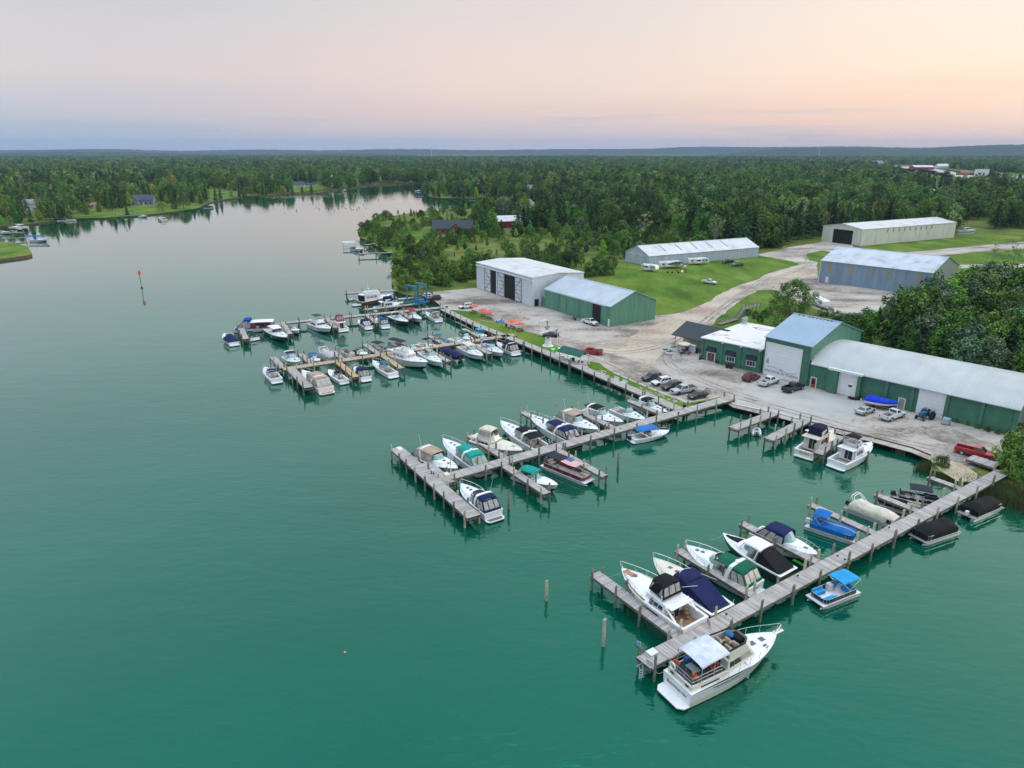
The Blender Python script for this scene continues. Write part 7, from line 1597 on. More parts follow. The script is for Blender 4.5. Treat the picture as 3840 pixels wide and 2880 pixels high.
def gas_sign():
 p = P('d2', 903, 1050, DZ); t = thing('fuel_sign', 'white sign reading GAS with an arrow on a tall post', 'sign', p, trz + .25); h = HT(p, 'd2', 895, 650) - DZ; MB().box(0, 0, h / 2, .1, .1, h).build('post', WHITE_PAINT, t); MB().box(0, -.08, h - .55, 1.15, .05, 1.15).build('board', WHITE_PAINT, t, bevel=.02)
 ink = mat('sign_grey_ink', (.28, .28, .30), .6, var=0); text('GAS', .42, ink, t, 'lettering', (0, -.112, h - .92), (PI / 2, 0, 0)); q = MB(); q.box(0, -.112, h - .40, .05, .01, .36); q.add([(-.13, -.112, h - .5), (.13, -.112, h - .5), (0, -.112, h - .66)], [(0, 2, 1)]); q.build('arrow', ink, t)
gas_sign()
def post_sign(label, loc, rz, txt, m, ink, w=.6, h=.45, z=1.6, size=.14):
 t = thing('notice', label, 'sign', loc, rz); MB().box(0, .05, z / 2, .08, .08, z).build('post', PILE, t); MB().box(0, 0, z, w, .04, h).build('board', m, t)
 for i, l in enumerate(txt): text(l, size, ink, t, 'lettering', (0, -.025, z + (len(txt) - 1) * size * .6 - i * size * 1.2), (PI / 2, 0, 0), extrude=.003)
post_sign('white notice with red lettering at the end of the nearest pier', P('d7', 812, 1440, DZ), -.9, ('PRIVATE', 'DOCK'), WHITE_PAINT, mat('sign_red', (.5, .02, .05), .6, var=0), .95, .75, 1.2, .2); post_sign('small pale blue sign on the outermost piling of the nearest pier', P('d7', 683, 1300, DZ), -.6, ('H',), mat('sign_blue', (.28, .45, .62), .6), mat('sign_navy', (.02, .04, .2), .6, var=0), .45, .5, 2.1, .3)
def ladder():
 t = thing('swim_ladder', 'white ladder hooked over the outer end of the nearest pier', 'ladder', P('d7', 712, 1400, DZ), prz + PI / 2); f = MB()
 for y in (-.22, .22): f.tube([(.3, y, .3), (0, y, .75), (-.15, y, .4), (-.15, y, -1.0)], .035, 5)
 f.build('rails', PLW, t); r = MB()
 for i in range(4): r.tube([(-.15, -.22, .1 - .3 * i), (-.15, .22, .1 - .3 * i)], .03, 5)
 r.build('rungs', PLW, t)
ladder()
TURF = mat('artificial_turf', (.04, .20, .01), .95, var=.2)
for lbl, k, x, y in (('strip of green artificial turf at the outer end of the finger', 'd6', 1095, 452), ('strip of green artificial turf near the pier on the finger', 'd6', 1850, 858)): tag(MB().box(0, 0, .012, 2.0 if x > 1500 else 1.1, .55, .02).build('turf_mat', TURF, loc=P(k, x, y, DZ), rz=prz + PI / 2 + .0), lbl, 'mat')
bk = thing('bucket', 'green bucket on the end of the weathered short pier', 'bucket', P('d4', 548, 335, DZ)); MB().lathe([(.18, 0), (.24, .35)], n=12).build('pail', mat('bucket_green', (.01, .25, .08), .5), bk); MB().tube([(.24 * math.cos(q), 0, .35 + .2 * math.sin(q)) for q in [PI * i / 8 for i in range(9)]], .015, 4).build('handle', STEEL, bk)
def bench(label, loc, rz):
 t = thing('bench', label, 'bench', loc, rz, 'white benches by the walkway'); MB().box(0, 0, .44, 1.6, .45, .06).build('seat', WHITE_PAINT, t); q = MB();
 for z in (.62, .78, .94): q.box(0, .24, z, 1.6, .04, .11)
 q.build('backrest', WHITE_PAINT, t); l = MB(); l.box(-.7, 0, .22, .07, .42, .43).box(.7, 0, .22, .07, .42, .43).box(-.7, .24, .7, .06, .05, .6).box(.7, .24, .7, .06, .05, .6); l.build('frame', WHITE_PAINT, t)
wr2 = math.atan2(*(G0(1400, 863) - G0(1240, 794)).yx)
bench('white bench by the walkway, nearer the pavilion', P('e4', 950, 1012, LZ), wr2); bench('white bench by the walkway, nearer the parked cars', P('e4', 1045, 1050, LZ), wr2)
for i, (x, y) in enumerate(((958, 930), (1045, 970), (1145, 1012), (1255, 1058), (1370, 1106), (1492, 1156), (1714, 1240))): tag(MB().loft([[(sx, y_, z) for y_, z in ((-.14, 0), (.14, 0), (.10, .17), (-.10, .17))] for sx in (-1.15, 1.15)]).build('parking_stop', mat('stop_white', (.68, .67, .65), .8, var=.15), loc=P('e4', x, y, LZ + .02), rz=wr2), 'white concrete parking stop, ' + ('first', 'second', 'third', 'fourth', 'fifth', 'sixth', 'last')[i] + ' along the verge from the pavilion', 'parking stop', 'white parking stops on the verge')
# boulders of the rough shore under the verge
def rocks():
 mb = MB(); r = random.Random(5)
 for path in ([(690, 880), (760, 900), (830, 935), (890, 965)], [(1480, 1180), (1560, 1215), (1640, 1250), (1720, 1275)], [(740, 930), (820, 960)], [(1200, 1080), (1340, 1140), (1470, 1190)]):
  g = [P('e4', x, y, LZ) for x, y in path]
  for a, b_ in zip(g, g[1:]):
   for i in range(int((b_ - a).length * 4)):
    q = a.lerp(b_, r.random()) + Vector((r.gauss(0, .8), r.gauss(0, .5), -.05)); s = r.uniform(.12, .42); mb.ball(q, s * r.uniform(.8, 1.3), s, s * .7, 6)
 kind(mb.build('shore_rocks', mat('pale_rock', (.34, .32, .29), .9, var=.4, scale=1.2)), 'stuff')
rocks()
# patio by the porch house
pz = LZ + .12
patio_umbrella('cream striped patio umbrella in front of the porch house', P('c8', 385, 560, pz), F_CREAM, 1.6, 2.3)
t = thing('patio_table', 'black oval patio table under the cream umbrella', 'table', P('c8', 385, 562, pz), .2); MB().lathe([(.9, .70), (.9, .74)], n=16).build('table_top', BLK, t); MB().box(0, 0, .35, .2, .2, .7).build('pedestal', BLK, t)
for i, (x, y) in enumerate(((325, 555), (440, 585), (420, 545), (350, 590))):
 c = thing('patio_chair', 'black patio chair at the oval table, ' + ('left', 'right', 'back', 'front')[i] + ' side', 'chair', P('c8', x, y, pz), (0, PI, -1.5, 1.5)[i], 'black patio chairs'); MB().box(0, 0, .44, .5, .5, .06).build('seat', BLK, c); MB().box(-.24, 0, .75, .06, .5, .55).build('backrest', BLK, c); l = MB();
 for sx in (-.2, .2): l.box(sx, -.2, .21, .05, .05, .42).box(sx, .2, .21, .05, .05, .42)
 l.build('frame', BLK, c)
t = thing('ice_chest', 'white ice merchandiser with blue emblem beside the porch', 'ice chest', P('c8', 485, 555, pz), OF.rz + .1); MB().box(0, 0, .95, 1.5, .85, 1.9).build('cabinet', PLW, t, bevel=.05); MB().box(-.36, -.44, 1.1, .64, .03, 1.2).box(.36, -.44, 1.1, .64, .03, 1.2).build('door', mat('ice_door', (.55, .60, .66), .4), t); MB().ball((0, -.47, 1.5), .22, .02, .16).build('emblem', MATS['emblem_blue'], t)
bin_('black bin by the ice chest', P('c8', 530, 560, pz), BLK, 1.0, .36)
for i, (x, y) in enumerate(((571, 645), (760, 690))):
 t = thing('flower_pot', 'dark red pot with plant ' + ('left of', 'right of')[i] + ' the wooden double door', 'flower pot', P('c8', x, y, LZ)); MB().lathe([(.3, 0), (.42, .55), (.45, .6)], n=14).build('pot', mat('maroon_pot', (.10, .02, .02), .6), t, smooth=40); mb = MB()
 for k in range(50): a = RND.random() * 6.28; r = RND.random() * .4; z = .6 + RND.random() * .4; mb.add([(r * math.cos(a) - .1, r * math.sin(a), z), (r * math.cos(a) + .1, r * math.sin(a), z), (r * math.cos(a), r * math.sin(a) + .05, z + .2)], [(0, 1, 2)])
 mb.build('plants', MATS['plant_leaf'], t)
bin_('dark wheeled bin under the first office window', P('c8', 880, 735, LZ), BLK, 1.0, .42); bin_('second dark wheeled bin under the first office window', P('c8', 925, 745, LZ), BLK, 1.0, .42)
def ibc():
 t = thing('water_tank', 'caged pale blue water tank beside the tractor', 'tank', P('d1', 1438, 925, LZ), AH.rz); MB().box(0, 0, .72, 1.1, 1.0, 1.1).build('bottle', mat('tank_blue', (.32, .42, .52), .4, var=.1), t, bevel=.08); c = MB()
 for z in (.3, .6, .9, 1.2): c.tube([(-.58, -.53, z), (.58, -.53, z), (.58, .53, z), (-.58, .53, z), (-.58, -.53, z)], .02, 4)
 for x in (-.58, -.2, .2, .58):
  for y in (-.53, .53): c.tube([(x, y, .1), (x, y, 1.28)], .02, 4)
 c.build('cage', STEEL, t); MB().box(0, 0, .07, 1.2, 1.1, .13).build('pallet', PWOOD, t)
ibc()
t = thing('scrap_heap', 'heap of black gear and a white jug by the overhead door', 'heap', P('d1', 545, 680, LZ)); mb = MB()
for i in range(14): mb.box(RND.uniform(-1.1, 1.1), RND.uniform(-.4, .4), RND.uniform(.15, .5), RND.uniform(.4, .8), RND.uniform(.3, .6), RND.uniform(.3, .6), rz=RND.random() * 3)
mb.build('gear', BLK, t, bevel=.06); MB().lathe([(.18, 0), (.18, .4), (.06, .5)], (.9, -.5, 0), 10).build('jug', PLW, t)
# people
SKIN = mat('skin', (.45, .27, .19), .6, var=.08); HAIRM = {'grey': mat('grey_hair', (.45, .43, .40), .8), 'brown': mat('brown_hair', (.06, .035, .02), .7), 'blond': mat('blond_hair', (.35, .25, .12), .7)}
def cloth(c): return mat('cloth_%d_%d_%d' % tuple(int(v * 99) for v in c), c, .9, var=.15)
def skin_mesh(name, pts, edges, rad, m, parent, root=0):
 me = bpy.data.meshes.new(name); me.from_pydata(pts, edges, []); me.materials.append(m); o = bpy.data.objects.new(name, me); COL.objects.link(o); o.parent = parent
 s = o.modifiers.new('skin', 'SKIN'); s.use_smooth_shade = True
 if not me.skin_vertices: me.skin_vertices  # layer comes with the modifier
 bm = bmesh.new(); bm.from_mesh(me); lay = bm.verts.layers.skin.verify(); bm.verts.ensure_lookup_table()
 for i, v in enumerate(bm.verts): v[lay].radius = (rad[i], rad[i]); v[lay].use_root = (i == root)
 bm.to_mesh(me); bm.free()
 q = o.modifiers.new('subdivision', 'SUBSURF'); q.levels = 1; q.render_levels = 1
 return o
def person(label, loc, rz, top, legs, hair='brown', cap=None, sit=False, arms=0, short=True, scale=1.0):
 t = thing('person', label, 'person', loc, rz); t.scale = (scale,) * 3; hip = .92
 V = []; Ed = []; R = []
 def add(p, r, par=None):
  V.append(p); R.append(r)
  if par is not None: Ed.append((par, len(V) - 1))
  return len(V) - 1
 h = hip if not sit else .50
 pel = add((0, 0, h), .13); w = add((0.01, 0, h + .18), .125, pel); ch = add((.01, 0, h + .38), .14, w); nk = add((.01, 0, h + .55), .055, ch); hd = add((.03, 0, h + .66), .082, nk); ht = add((.03, 0, h + .77), .095, hd); add((.02, 0, h + .84), .06, ht); add((.125, 0, h + .70), .016, hd)
 hands = []
 for s in (1, -1):
  sh = add((0, s * .19, h + .47), .055, ch)
  bend = .25 if (arms and s > 0) or sit else .04
  el = add((bend * .3, s * .25, h + .20), .042, sh); wr = add((bend + .03, s * .23, h - .02 + bend * .6), .028, el); pm = add((bend + .06, s * .225, h - .09 + bend * .6), .03, wr); hands.append(pm)
  for k in range(4): a = add((bend + .055 + .012 * k, s * (.225 + .002 * k), h - .16 + bend * .6 - .01 * (k in (1, 2))), .009, pm); add((bend + .075 + .012 * k, s * .215, h - .20 + bend * .6), .008, a)
  add((bend + .10, s * .205, h - .12 + bend * .6), .010, pm)
 lg = []
 for s in (1, -1):
  th = add((0, s * .09, h - .06), .095, pel)
  if sit: kn = add((.42, s * .11, h - .03), .062, th); an = add((.45, s * .11, .10), .042, kn)
  else: kn = add((.02 + .05 * (s > 0), s * .10, .49), .062, th); an = add((-.02 + .06 * (s > 0), s * .10, .08), .042, kn)
  add((V[an][0] + .14, s * .115, .035), .035, an); lg.append((th, kn, an))
 skin_mesh('body', V, Ed, R, SKIN, t)
 # clothing
 def piece(name, idx, grow, m, cut=None):
  pts = [V[i] for i in idx]; mp = {i: k for k, i in enumerate(idx)}; ed = [(mp[a], mp[b_]) for a, b_ in Ed if a in mp and b_ in mp]; rd = [R[i] + grow for i in idx]; skin_mesh(name, pts, ed, rd, m, t, 0)
 arm = [i for i, p in enumerate(V) if abs(abs(p[1]) - .19) < .001 or abs(abs(p[1]) - .25) < .001]
 piece('shirt', [pel, w, ch] + arm, .014, cloth(top)); piece('shorts' if short else 'trousers', [pel] + [i for l in lg for i in (l[:2] if short else l)], .014, cloth(legs))
 if cap: MB().lathe([(.112, h + .74), (.108, h + .84), (.03, h + .88)], (.025, 0, 0), 12).box(.13, 0, h + .755, .12, .15, .02).build('cap', cloth(cap), t, smooth=50)
 else: MB().ball((.005, 0, h + .79), .108, .105, .10, 10).build('hair', HAIRM[hair], t, smooth=60)
 e = MB()
 for s in (1, -1): e.ball((.112, s * .035, h + .735), .012, .014, .01, 6)
 e.box(.108, 0, h + .655, .012, .05, .01); e.build('face', mat('face_dark', (.05, .025, .02), .5, var=0), t)
 return t
person('person in a turquoise top standing at the stern of the black canvas cruiser', P('d3', 463, 808, DZ), 2.4, (.03, .42, .45), (.012, .012, .02), 'blond', (.6, .6, .6), short=False)
person('person in a pale shirt beside the one in turquoise', P('d3', 498, 790, DZ), 2.6, (.45, .50, .48), (.3, .32, .30), 'grey', (.6, .58, .5))
person('person in a pink top and white trousers walking on the middle pier', P('d3', 1079, 660, DZ), -.6, (.62, .36, .32), (.65, .62, .62), 'blond', short=False)
person('person in a red cap and grey shirt walking on the middle pier', P('d3', 1200, 618, DZ), -1.0, (.14, .14, .17), (.03, .035, .06), 'brown', (.5, .06, .04))
O = Matrix.Translation(EXPB.root.location) @ Matrix.Rotation(EXPB.root.rotation_euler.z, 4, 'Z')
for i, (x, y, r, c, hh) in enumerate(((.9, .5, 0, (.25, .22, .40), 'brown'), (.95, -.6, 0, (.05, .05, .06), 'grey'), (2.4, 1.0, -1.6, (.40, .08, .04), 'blond'), (2.6, -1.05, 1.6, (.07, .08, .12), 'brown'))):
 person('person sitting in the open stern of the black canvas cruiser, ' + ('in a lilac shirt', 'in a black shirt', 'in a red top', 'in a dark blue shirt')[i], O @ Vector((x, y, EXPB.zsole + .02)), EXPB.root.rotation_euler.z + r, c, (.06, .07, .10), hh, sit=True)
# camp fire circle
cf = P('c3', 1470, 1108, LZ + .02); t = thing('campfire', 'small campfire with orange flames inside a ring of stones', 'campfire', cf); mb = MB()
for k in range(10): mb.ball((.6 * math.cos(k * .628), .6 * math.sin(k * .628), .1), .2, .2, .15, 6)
mb.build('stone_ring', MATS['pale_rock'], t); MB().lathe([(.30, .05), (.34, .3), (.16, .7), (.02, 1.0)], n=8).build('flame', emis('flame', (1, .30, .06), 2.0), t); MB().bar((-.4, 0, .1), (.4, .1, .15), .12, .12).bar((0, -.4, .1), (.1, .4, .15), .12, .12).build('logs', PILE, t)
for i, (x, y, r) in enumerate(((1425, 1108, 0), (1440, 1125, .8), (1500, 1112, 3.0), (1495, 1098, 3.6), (1345, 1122, 1.2), (1382, 1122, 1.6))):
 l = P('c3', x, y, LZ + .02); c = thing('camp_chair', 'dark folding camp chair ' + ('left of the campfire', 'in front of the campfire', 'right of the campfire', 'behind the campfire on the right', 'alone left of the camp, outer one', 'alone left of the camp, inner one')[i], 'chair', l, r, 'dark camp chairs'); MB().box(0, 0, .45, .6, .6, .06).build('seat', F_BLACK, c); MB().bar((-.28, 0, .45), (-.42, 0, 1.05), .6, .05).build('backrest', F_BLACK, c); q = MB(); q.bar((-.25, -.28, 0), (.25, -.28, .45), .04, .04).bar((.25, .28, 0), (-.25, .28, .45), .04, .04); q.build('frame', STEEL, c)
 if i < 3: person('person sitting by the campfire ' + ('on the left in brown', 'in front in dark clothes', 'on the right in rust red')[i], l + Vector((0, 0, .0)), r, ((.09, .05, .04), (.03, .03, .035), (.28, .08, .04))[i], (.03, .03, .05), sit=True)
tag(MB().box(0, 0, 1.0, 1.5, .7, .05).box(-.65, 0, .5, .05, .6, 1.0).box(.65, 0, .5, .05, .6, 1.0).box(0, .1, 1.3, 1.2, .5, .5).build('camp_table', PLW, loc=P('c3', 1495, 1080, LZ)), 'pale folding table under the grey camper awning', 'table')
# channel marks
def marker(label, k, x, y, ytop, col, shape, r=.12):
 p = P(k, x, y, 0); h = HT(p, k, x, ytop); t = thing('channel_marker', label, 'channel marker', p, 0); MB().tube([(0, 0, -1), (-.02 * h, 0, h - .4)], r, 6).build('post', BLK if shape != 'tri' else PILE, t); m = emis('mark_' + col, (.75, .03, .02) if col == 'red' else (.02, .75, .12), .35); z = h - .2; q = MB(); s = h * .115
 if shape == 'tri': q.add([(-s, -.06, z - s), (s, -.06, z - s), (0, -.06, z + s), (-s, .0, z - s), (s, .0, z - s), (0, .0, z + s)], [(0, 1, 2), (5, 4, 3), (0, 3, 4, 1), (1, 4, 5, 2), (2, 5, 3, 0)]); q.box(0, -.03, z - s - .35, s * 1.4, .05, .3)
 else: q.box(0, -.03, z - s * .5, 2.0 * s, .06, 2.0 * s)
 q.build('day_board', m, t)
 if shape == 'tri': MB().lathe([(.35, -.3), (.40, .25), (.3, .5)], n=10).build('base', mat('marker_base_red', (.3, .03, .03), .7), t)
marker('red triangular channel marker on a thin post in the open lake', 'c1', 1226, 1245, 1098, 'red', 'tri'); marker('green square channel marker near the left shore lawn', 'c1', 1092, 705, 650, 'green', 'sq'); marker('small green channel marker off the willow point', 'c1', 1664, 590, 556, 'green', 'sq'); marker('green channel marker in the river mouth', 'c2', 862, 452, 424, 'green', 'sq'); marker('tiny green channel marker at the far river bank', 'c2', 1026, 372, 350, 'green', 'sq')
tag(MB().ball((0, 0, .05), .12, .12, .11, 10).build('float', mat('float_orange', (.75, .40, .12), .5), loc=P('', 745, 1410, 0)), 'small pale orange float drifting alone in the foreground water', 'float')
for i, (x, y) in enumerate(((352, 578), (600, 556), (618, 530), (630, 565), (632, 558), (700, 518), (742, 548), (748, 540), (770, 552), (772, 558), (812, 552), (828, 566), (842, 568), (872, 566), (890, 552), (938, 492), (950, 555), (972, 486), (985, 500), (900, 508), (930, 528), (1058, 486), (1078, 444), (1190, 472), (876, 498), (708, 560), (680, 578), (545, 562), (520, 550), (250, 598), (26, 518), (960, 498))):
 h = RND.uniform(.5, 1.5); tag(MB().lathe([(.32, -.5), (.30, h * .7), (.20, h)], n=7).build('stump', PILE, loc=P('c2', x, y, 0)), 'dark drowned tree stump standing out of the river shallows', 'stump', 'drowned stumps in the river')
for i, (x, y) in enumerate(((2035, 597), (2050, 622))):
 t = thing('duck', ('duck swimming behind the white flybridge cruiser', 'second duck swimming behind the white flybridge cruiser')[i], 'duck', P('d4', x, y, 0), i + .5); MB().lathe([(.02, -.22), (.10, -.12), (.13, 0), (.10, .14), (.06, .2), (.05, .24), (.06, .29), (.02, .34)], (0, 0, .08), 8, 0, 'x').build('body', mat('duck_brown', (.06, .045, .03), .8, var=.4), t, smooth=60)
# ropes tying boats up
def rope(label, a, b_, sag=.25):
 a, b_ = Vector(a), Vector(b_); O = a.copy(); tag(MB().tube([a.lerp(b_, i / 8) - O - Vector((0, 0, sag * 4 * (i / 8) * (1 - i / 8))) for i in range(9)], .022, 4).build('mooring_line', mat('rope', (.48, .44, .34), .9), loc=O), label, 'rope', 'mooring lines')
rope('mooring line from the aft cabin yacht stern to the pier end', P('d8', 450, 930, 1.2), P('d8', 310, 900, 1.3)); rope('mooring line off the stern of the navy hulled fishing yacht', P('d7', 1755, 610, 1.4), P('d7', 1710, 820, DZ)); rope('mooring line crossing behind the navy hulled fishing yacht', P('d7', 1620, 690, 1.3), P('d7', 1870, 655, DZ + .3)); rope('bow line of the dark green canvas cruiser', P('d6', 275, 640, 1.8), P('d6', 230, 760, DZ)); rope('bow line of the black hulled express cruiser', P('d6', 780, 460, 1.7), P('d6', 590, 530, 1.3)); rope('bow line of the navy enclosure cruiser to the pier', P('d6', 2090, 700, 1.6), P('d6', 2212, 720, 1.2)); rope('dark bow line of the sleek teak yacht', P('d7', 500, 320, 1.8), P('d7', 235, 365, DZ)); rope('bow line of the cruiser at the fuel berth', P('d2', 990, 880, 1.3), P('d2', 1070, 915, DZ))
# power posts on the piers
for k, x, y, lbl in (('d6', 1795, 1130, 'white power post beside the white dock box on the nearest pier'), ('e1', 1205, 320, 'pale blue power post by the bow of the navy enclosure cruiser'), ('e1', 1378, 400, 'short pale post right of the sky blue pontoon bimini'), ('d5', 868, 905, 'white power post at the bow of the white covered pontoon'), ('d3', 640, 855, 'white power post behind the flag pontoon'), ('d3', 1345, 620, 'white power post by the person in the red cap'), ('d7', 1660, 870, 'white power post at the stern of the navy hulled fishing yacht'), ('d2', 1255, 850, 'white power post at the stern of the teal canvas cruiser'), ('c6', 700, 893, 'white power post on the tan pier by the classic cruiser'), ('c5', 1380, 985, 'white power post on the tan pier by the wake boat')):
 t = thing('power_post', lbl, 'power post', P(k, x, y, DZ), prz); MB().box(0, 0, .5, .16, .16, 1.0).build('post', PLW, t, bevel=.02); MB().box(0, 0, 1.06, .2, .2, .12).build('cap', BLK, t); MB().box(.085, 0, .8, .02, .1, .16).build('socket', BLK, t)
# ================================================================== houses and things far off
FOOT = []
SIDING = {'white': mat('white_siding', (.66, .67, .68), .6, var=.08), 'grey': mat('grey_siding', (.20, .24, .29), .7, var=.1), 'brown': mat('brown_siding', (.24, .12, .07), .7, var=.2), 'red': mat('barn_red', (.33, .02, .03), .7, var=.15), 'tan': mat('tan_siding', (.40, .34, .27), .7, var=.1)}
ROOFS = {'dark': SHINGLE, 'blue': mat('blue_slate_shingle', (.06, .075, .11), .9, var=.2, scale=2), 'rust': mat('rust_shingle', (.30, .13, .08), .9, var=.2), 'white': ROOF_WHITE, 'grey': mat('grey_shingle', (.22, .23, .24), .9, var=.2)}
def house(label, k, x, y, L, W, e, r, wall, roof, rz=0.0, wing=None, chimney=False, name='house', cat='house', garage=False, open_=True):
 p = P(k, x, y, LZ); t = thing(name, label, cat, p, rz); FOOT.append((p.x, p.y, max(L, W) * (.5 + .12 * open_) + 3 * open_, max(L, W) * .45, min(150, p.length * .17) * open_)); wm, rm = SIDING[wall], ROOFS[roof]
 def block(x0, y0, L, W, e, r, par, ridge_x=True):
  w = MB().box(x0, y0, e / 2, L, W, e)
  if ridge_x:
   for q in (x0 - L / 2, x0 + L / 2): w.add([(q, y0 - W / 2, e), (q, y0 + W / 2, e), (q, y0, r)], [(0, 1, 2)])
  else:
   for q in (y0 - W / 2, y0 + W / 2): w.add([(x0 - L / 2, q, e), (x0 + L / 2, q, e), (x0, q, r)], [(0, 1, 2)])
  wo = w.build('wall', wm, t); f = MB(); o = .5
  if ridge_x: pr = [(y0 - W / 2 - o, e - .35), (y0, r + .05), (y0 + W / 2 + o, e - .35)]; f.loft([[(q, a, b_) for a, b_ in pr] + [(q, a, b_ + .2) for a, b_ in pr[::-1]] for q in (x0 - L / 2 - o, x0 + L / 2 + o)])
  else: pr = [(x0 - L / 2 - o, e - .35), (x0, r + .05), (x0 + L / 2 + o, e - .35)]; f.loft([[(a, q, b_) for a, b_ in pr] + [(a, q, b_ + .2) for a, b_ in pr[::-1]] for q in (y0 - W / 2 - o, y0 + W / 2 + o)])
  f.build('roof', rm, t); return wo
 block(0, 0, L, W, e, r, t)
 if wing: block(*wing[:6], t, False); y1 = wing[1] - wing[3] / 2; MB().box(wing[0], y1 - .03, 1.5, 1.2, .06, 1.4).build('window', GLASS_DK, t); MB().box(wing[0], y1 - .03, wing[4] + .5, 1.0, .06, .9).build('window', GLASS_DK, t)
 n = max(2, int(L / 4))
 for i in range(n):
  xx = -L / 2 + L * (i + .5) / n
  if wing and abs(xx - wing[0]) < wing[2] / 2 + .6: continue
  MB().box(xx, -W / 2 - .03, 1.55, 1.3, .06, 1.2).build('window', GLASS_DK, t)
 MB().box(L / 2 + .03, 0, 1.55, .06, 1.2, 1.2).build('window', GLASS_DK, t); MB().box(L * .12, -W / 2 - .04, 1.05, 1.0, .08, 2.1).build('door', WHITE_PAINT if wall != 'white' else WOOD_RED, t)
 if garage: MB().box(-L * .3, -W / 2 - .04, 1.3, 3.0, .08, 2.5).build('garage_door', WHITE_PAINT, t)
 if chimney: MB().box(L * .2, W * .15, r + .2, .8, .8, 1.8).build('chimney', SIDING['brown'], t)
 return t
house('grey gabled house on the left shore lawn behind the willows', 'c1', 1235, 522, 22, 10, 4.2, 8.6, 'grey', 'blue', .12, (-5, -5, 9, 9, 4.0, 8.2), True)
house('small cottage with rust coloured roof on the left shore', 'c1', 795, 552, 11, 9, 2.8, 4.8, 'white', 'rust', .1)
house('white two storey house at the left shore road', 'c1', 262, 575, 12, 10, 6, 9, 'white', 'grey', 1.2)
house('white gabled house on the grassy river point', 'c2', 352, 372, 22, 11, 3.4, 7, 'white', 'blue', .2, garage=True); house('low white cottage right of the river point house', 'c2', 466, 368, 16, 9, 3, 5.2, 'white', 'dark', .1)
house('long white house among trees at the river bend', 'c2', 645, 305, 34, 12, 4, 7.5, 'white', 'grey', 0)
house('white house between trees beyond the river, far right bank', 'c2', 1625, 310, 20, 12, 6, 10, 'white', 'grey', .2)
house('brick house with long dark roof on the wooded headland', 'c2', 1700, 768, 24, 12, 3.4, 7.6, 'brown', 'dark', .08, (2, -5, 8, 7, 3.2, 6.4), True, open_=.3)
house('red building with white roof beyond the meadow', 'c2', 2205, 715, 24, 14, 4.5, 7.2, 'red', 'white', .25, name='barn', cat='barn', open_=.45); house('tall white house with grey roof in the wood', 'c3', 140, 610, 11, 10, 7, 11.5, 'white', 'grey', 1.3, open_=.7)
house('white cottage hidden deep in the wood', 'c3', 142, 412, 14, 10, 4, 8, 'white', 'grey', 0)
house('long low white roofed building beyond the pines on the right', 'c4', 1490, 436, 62, 16, 3.5, 5.5, 'tan', 'white', .02, name='low_building', cat='building'); house('pale building with broad grey roof at the far right edge', 'c4', 2070, 340, 46, 24, 6, 11, 'tan', 'grey', .1, name='low_building', cat='building')
house('white roofed shop by the far road', 'c4', 1325, 222, 52, 26, 7, 11, 'red', 'white', 0, name='low_building', cat='building'); house('white roofed house right of the far shop', 'c4', 1500, 210, 30, 20, 6, 12, 'white', 'white', 0); house('pale house in the trees left of the far road', 'c4', 935, 180, 44, 24, 7, 14, 'tan', 'grey', .3); house('grey roofed buildings by the far campground', 'c4', 1150, 300, 48, 14, 4, 6, 'white', 'grey', 0, name='low_building', cat='building')
house('small red roofed house beside the far billboard', 'c4', 1690, 268, 22, 16, 5, 9, 'brown', 'rust', .1)
def tower(label, k, x, y, ytop, Y):
 u = px(k, x, y)[0]; p = Vector(((u - 1106) / F * (Y * CP + (H - 20) * SP), Y, LZ)); h = HT(p, k, x, ytop) - LZ; t = thing('radio_tower', label, 'radio tower', p); f = MB()
 for a in (0, 2.1, 4.2): f.tube([(2.4 * math.cos(a), 2.4 * math.sin(a), 0), (1.6 * math.cos(a), 1.6 * math.sin(a), h)], .45, 4)
 for i in range(14): z = h * i / 14; r = 2.4 - .8 * i / 14; f.tube([(r * math.cos(a), r * math.sin(a), z + (h / 14 if k_ % 2 else 0)) for k_, a in enumerate((0, 2.1, 4.2, 6.28))], .22, 4)
 f.build('lattice', mat('tower_steel', (.5, .47, .46), .5, .3, var=.1), t); MB().lathe([(2.6, h - 6), (2.6, h - 1), (.4, h + 3)], n=8).build('antenna_array', MATS['tower_steel'], t)
tower('tall lattice radio mast on the wooded skyline, left one', 'c2', 1516, 120, 22, 3300); tower('distant radio mast on the skyline above the right hills', 'c4', 440, 50, 15, 4200)
def billboard():
 p = P('c4', 1835, 300, LZ); t = thing('billboard', 'white roadside billboard far off on the right', 'billboard', p); MB().box(0, 0, 11, 26, .6, 11).build('panel', mat('billboard_white', (.62, .62, .63), .5, var=.15, scale=.2), t); MB().box(-6, .6, 2.6, .8, .8, 5.2).box(6, .6, 2.6, .8, .8, 5.2).build('post', GREY_STEEL, t)
billboard()
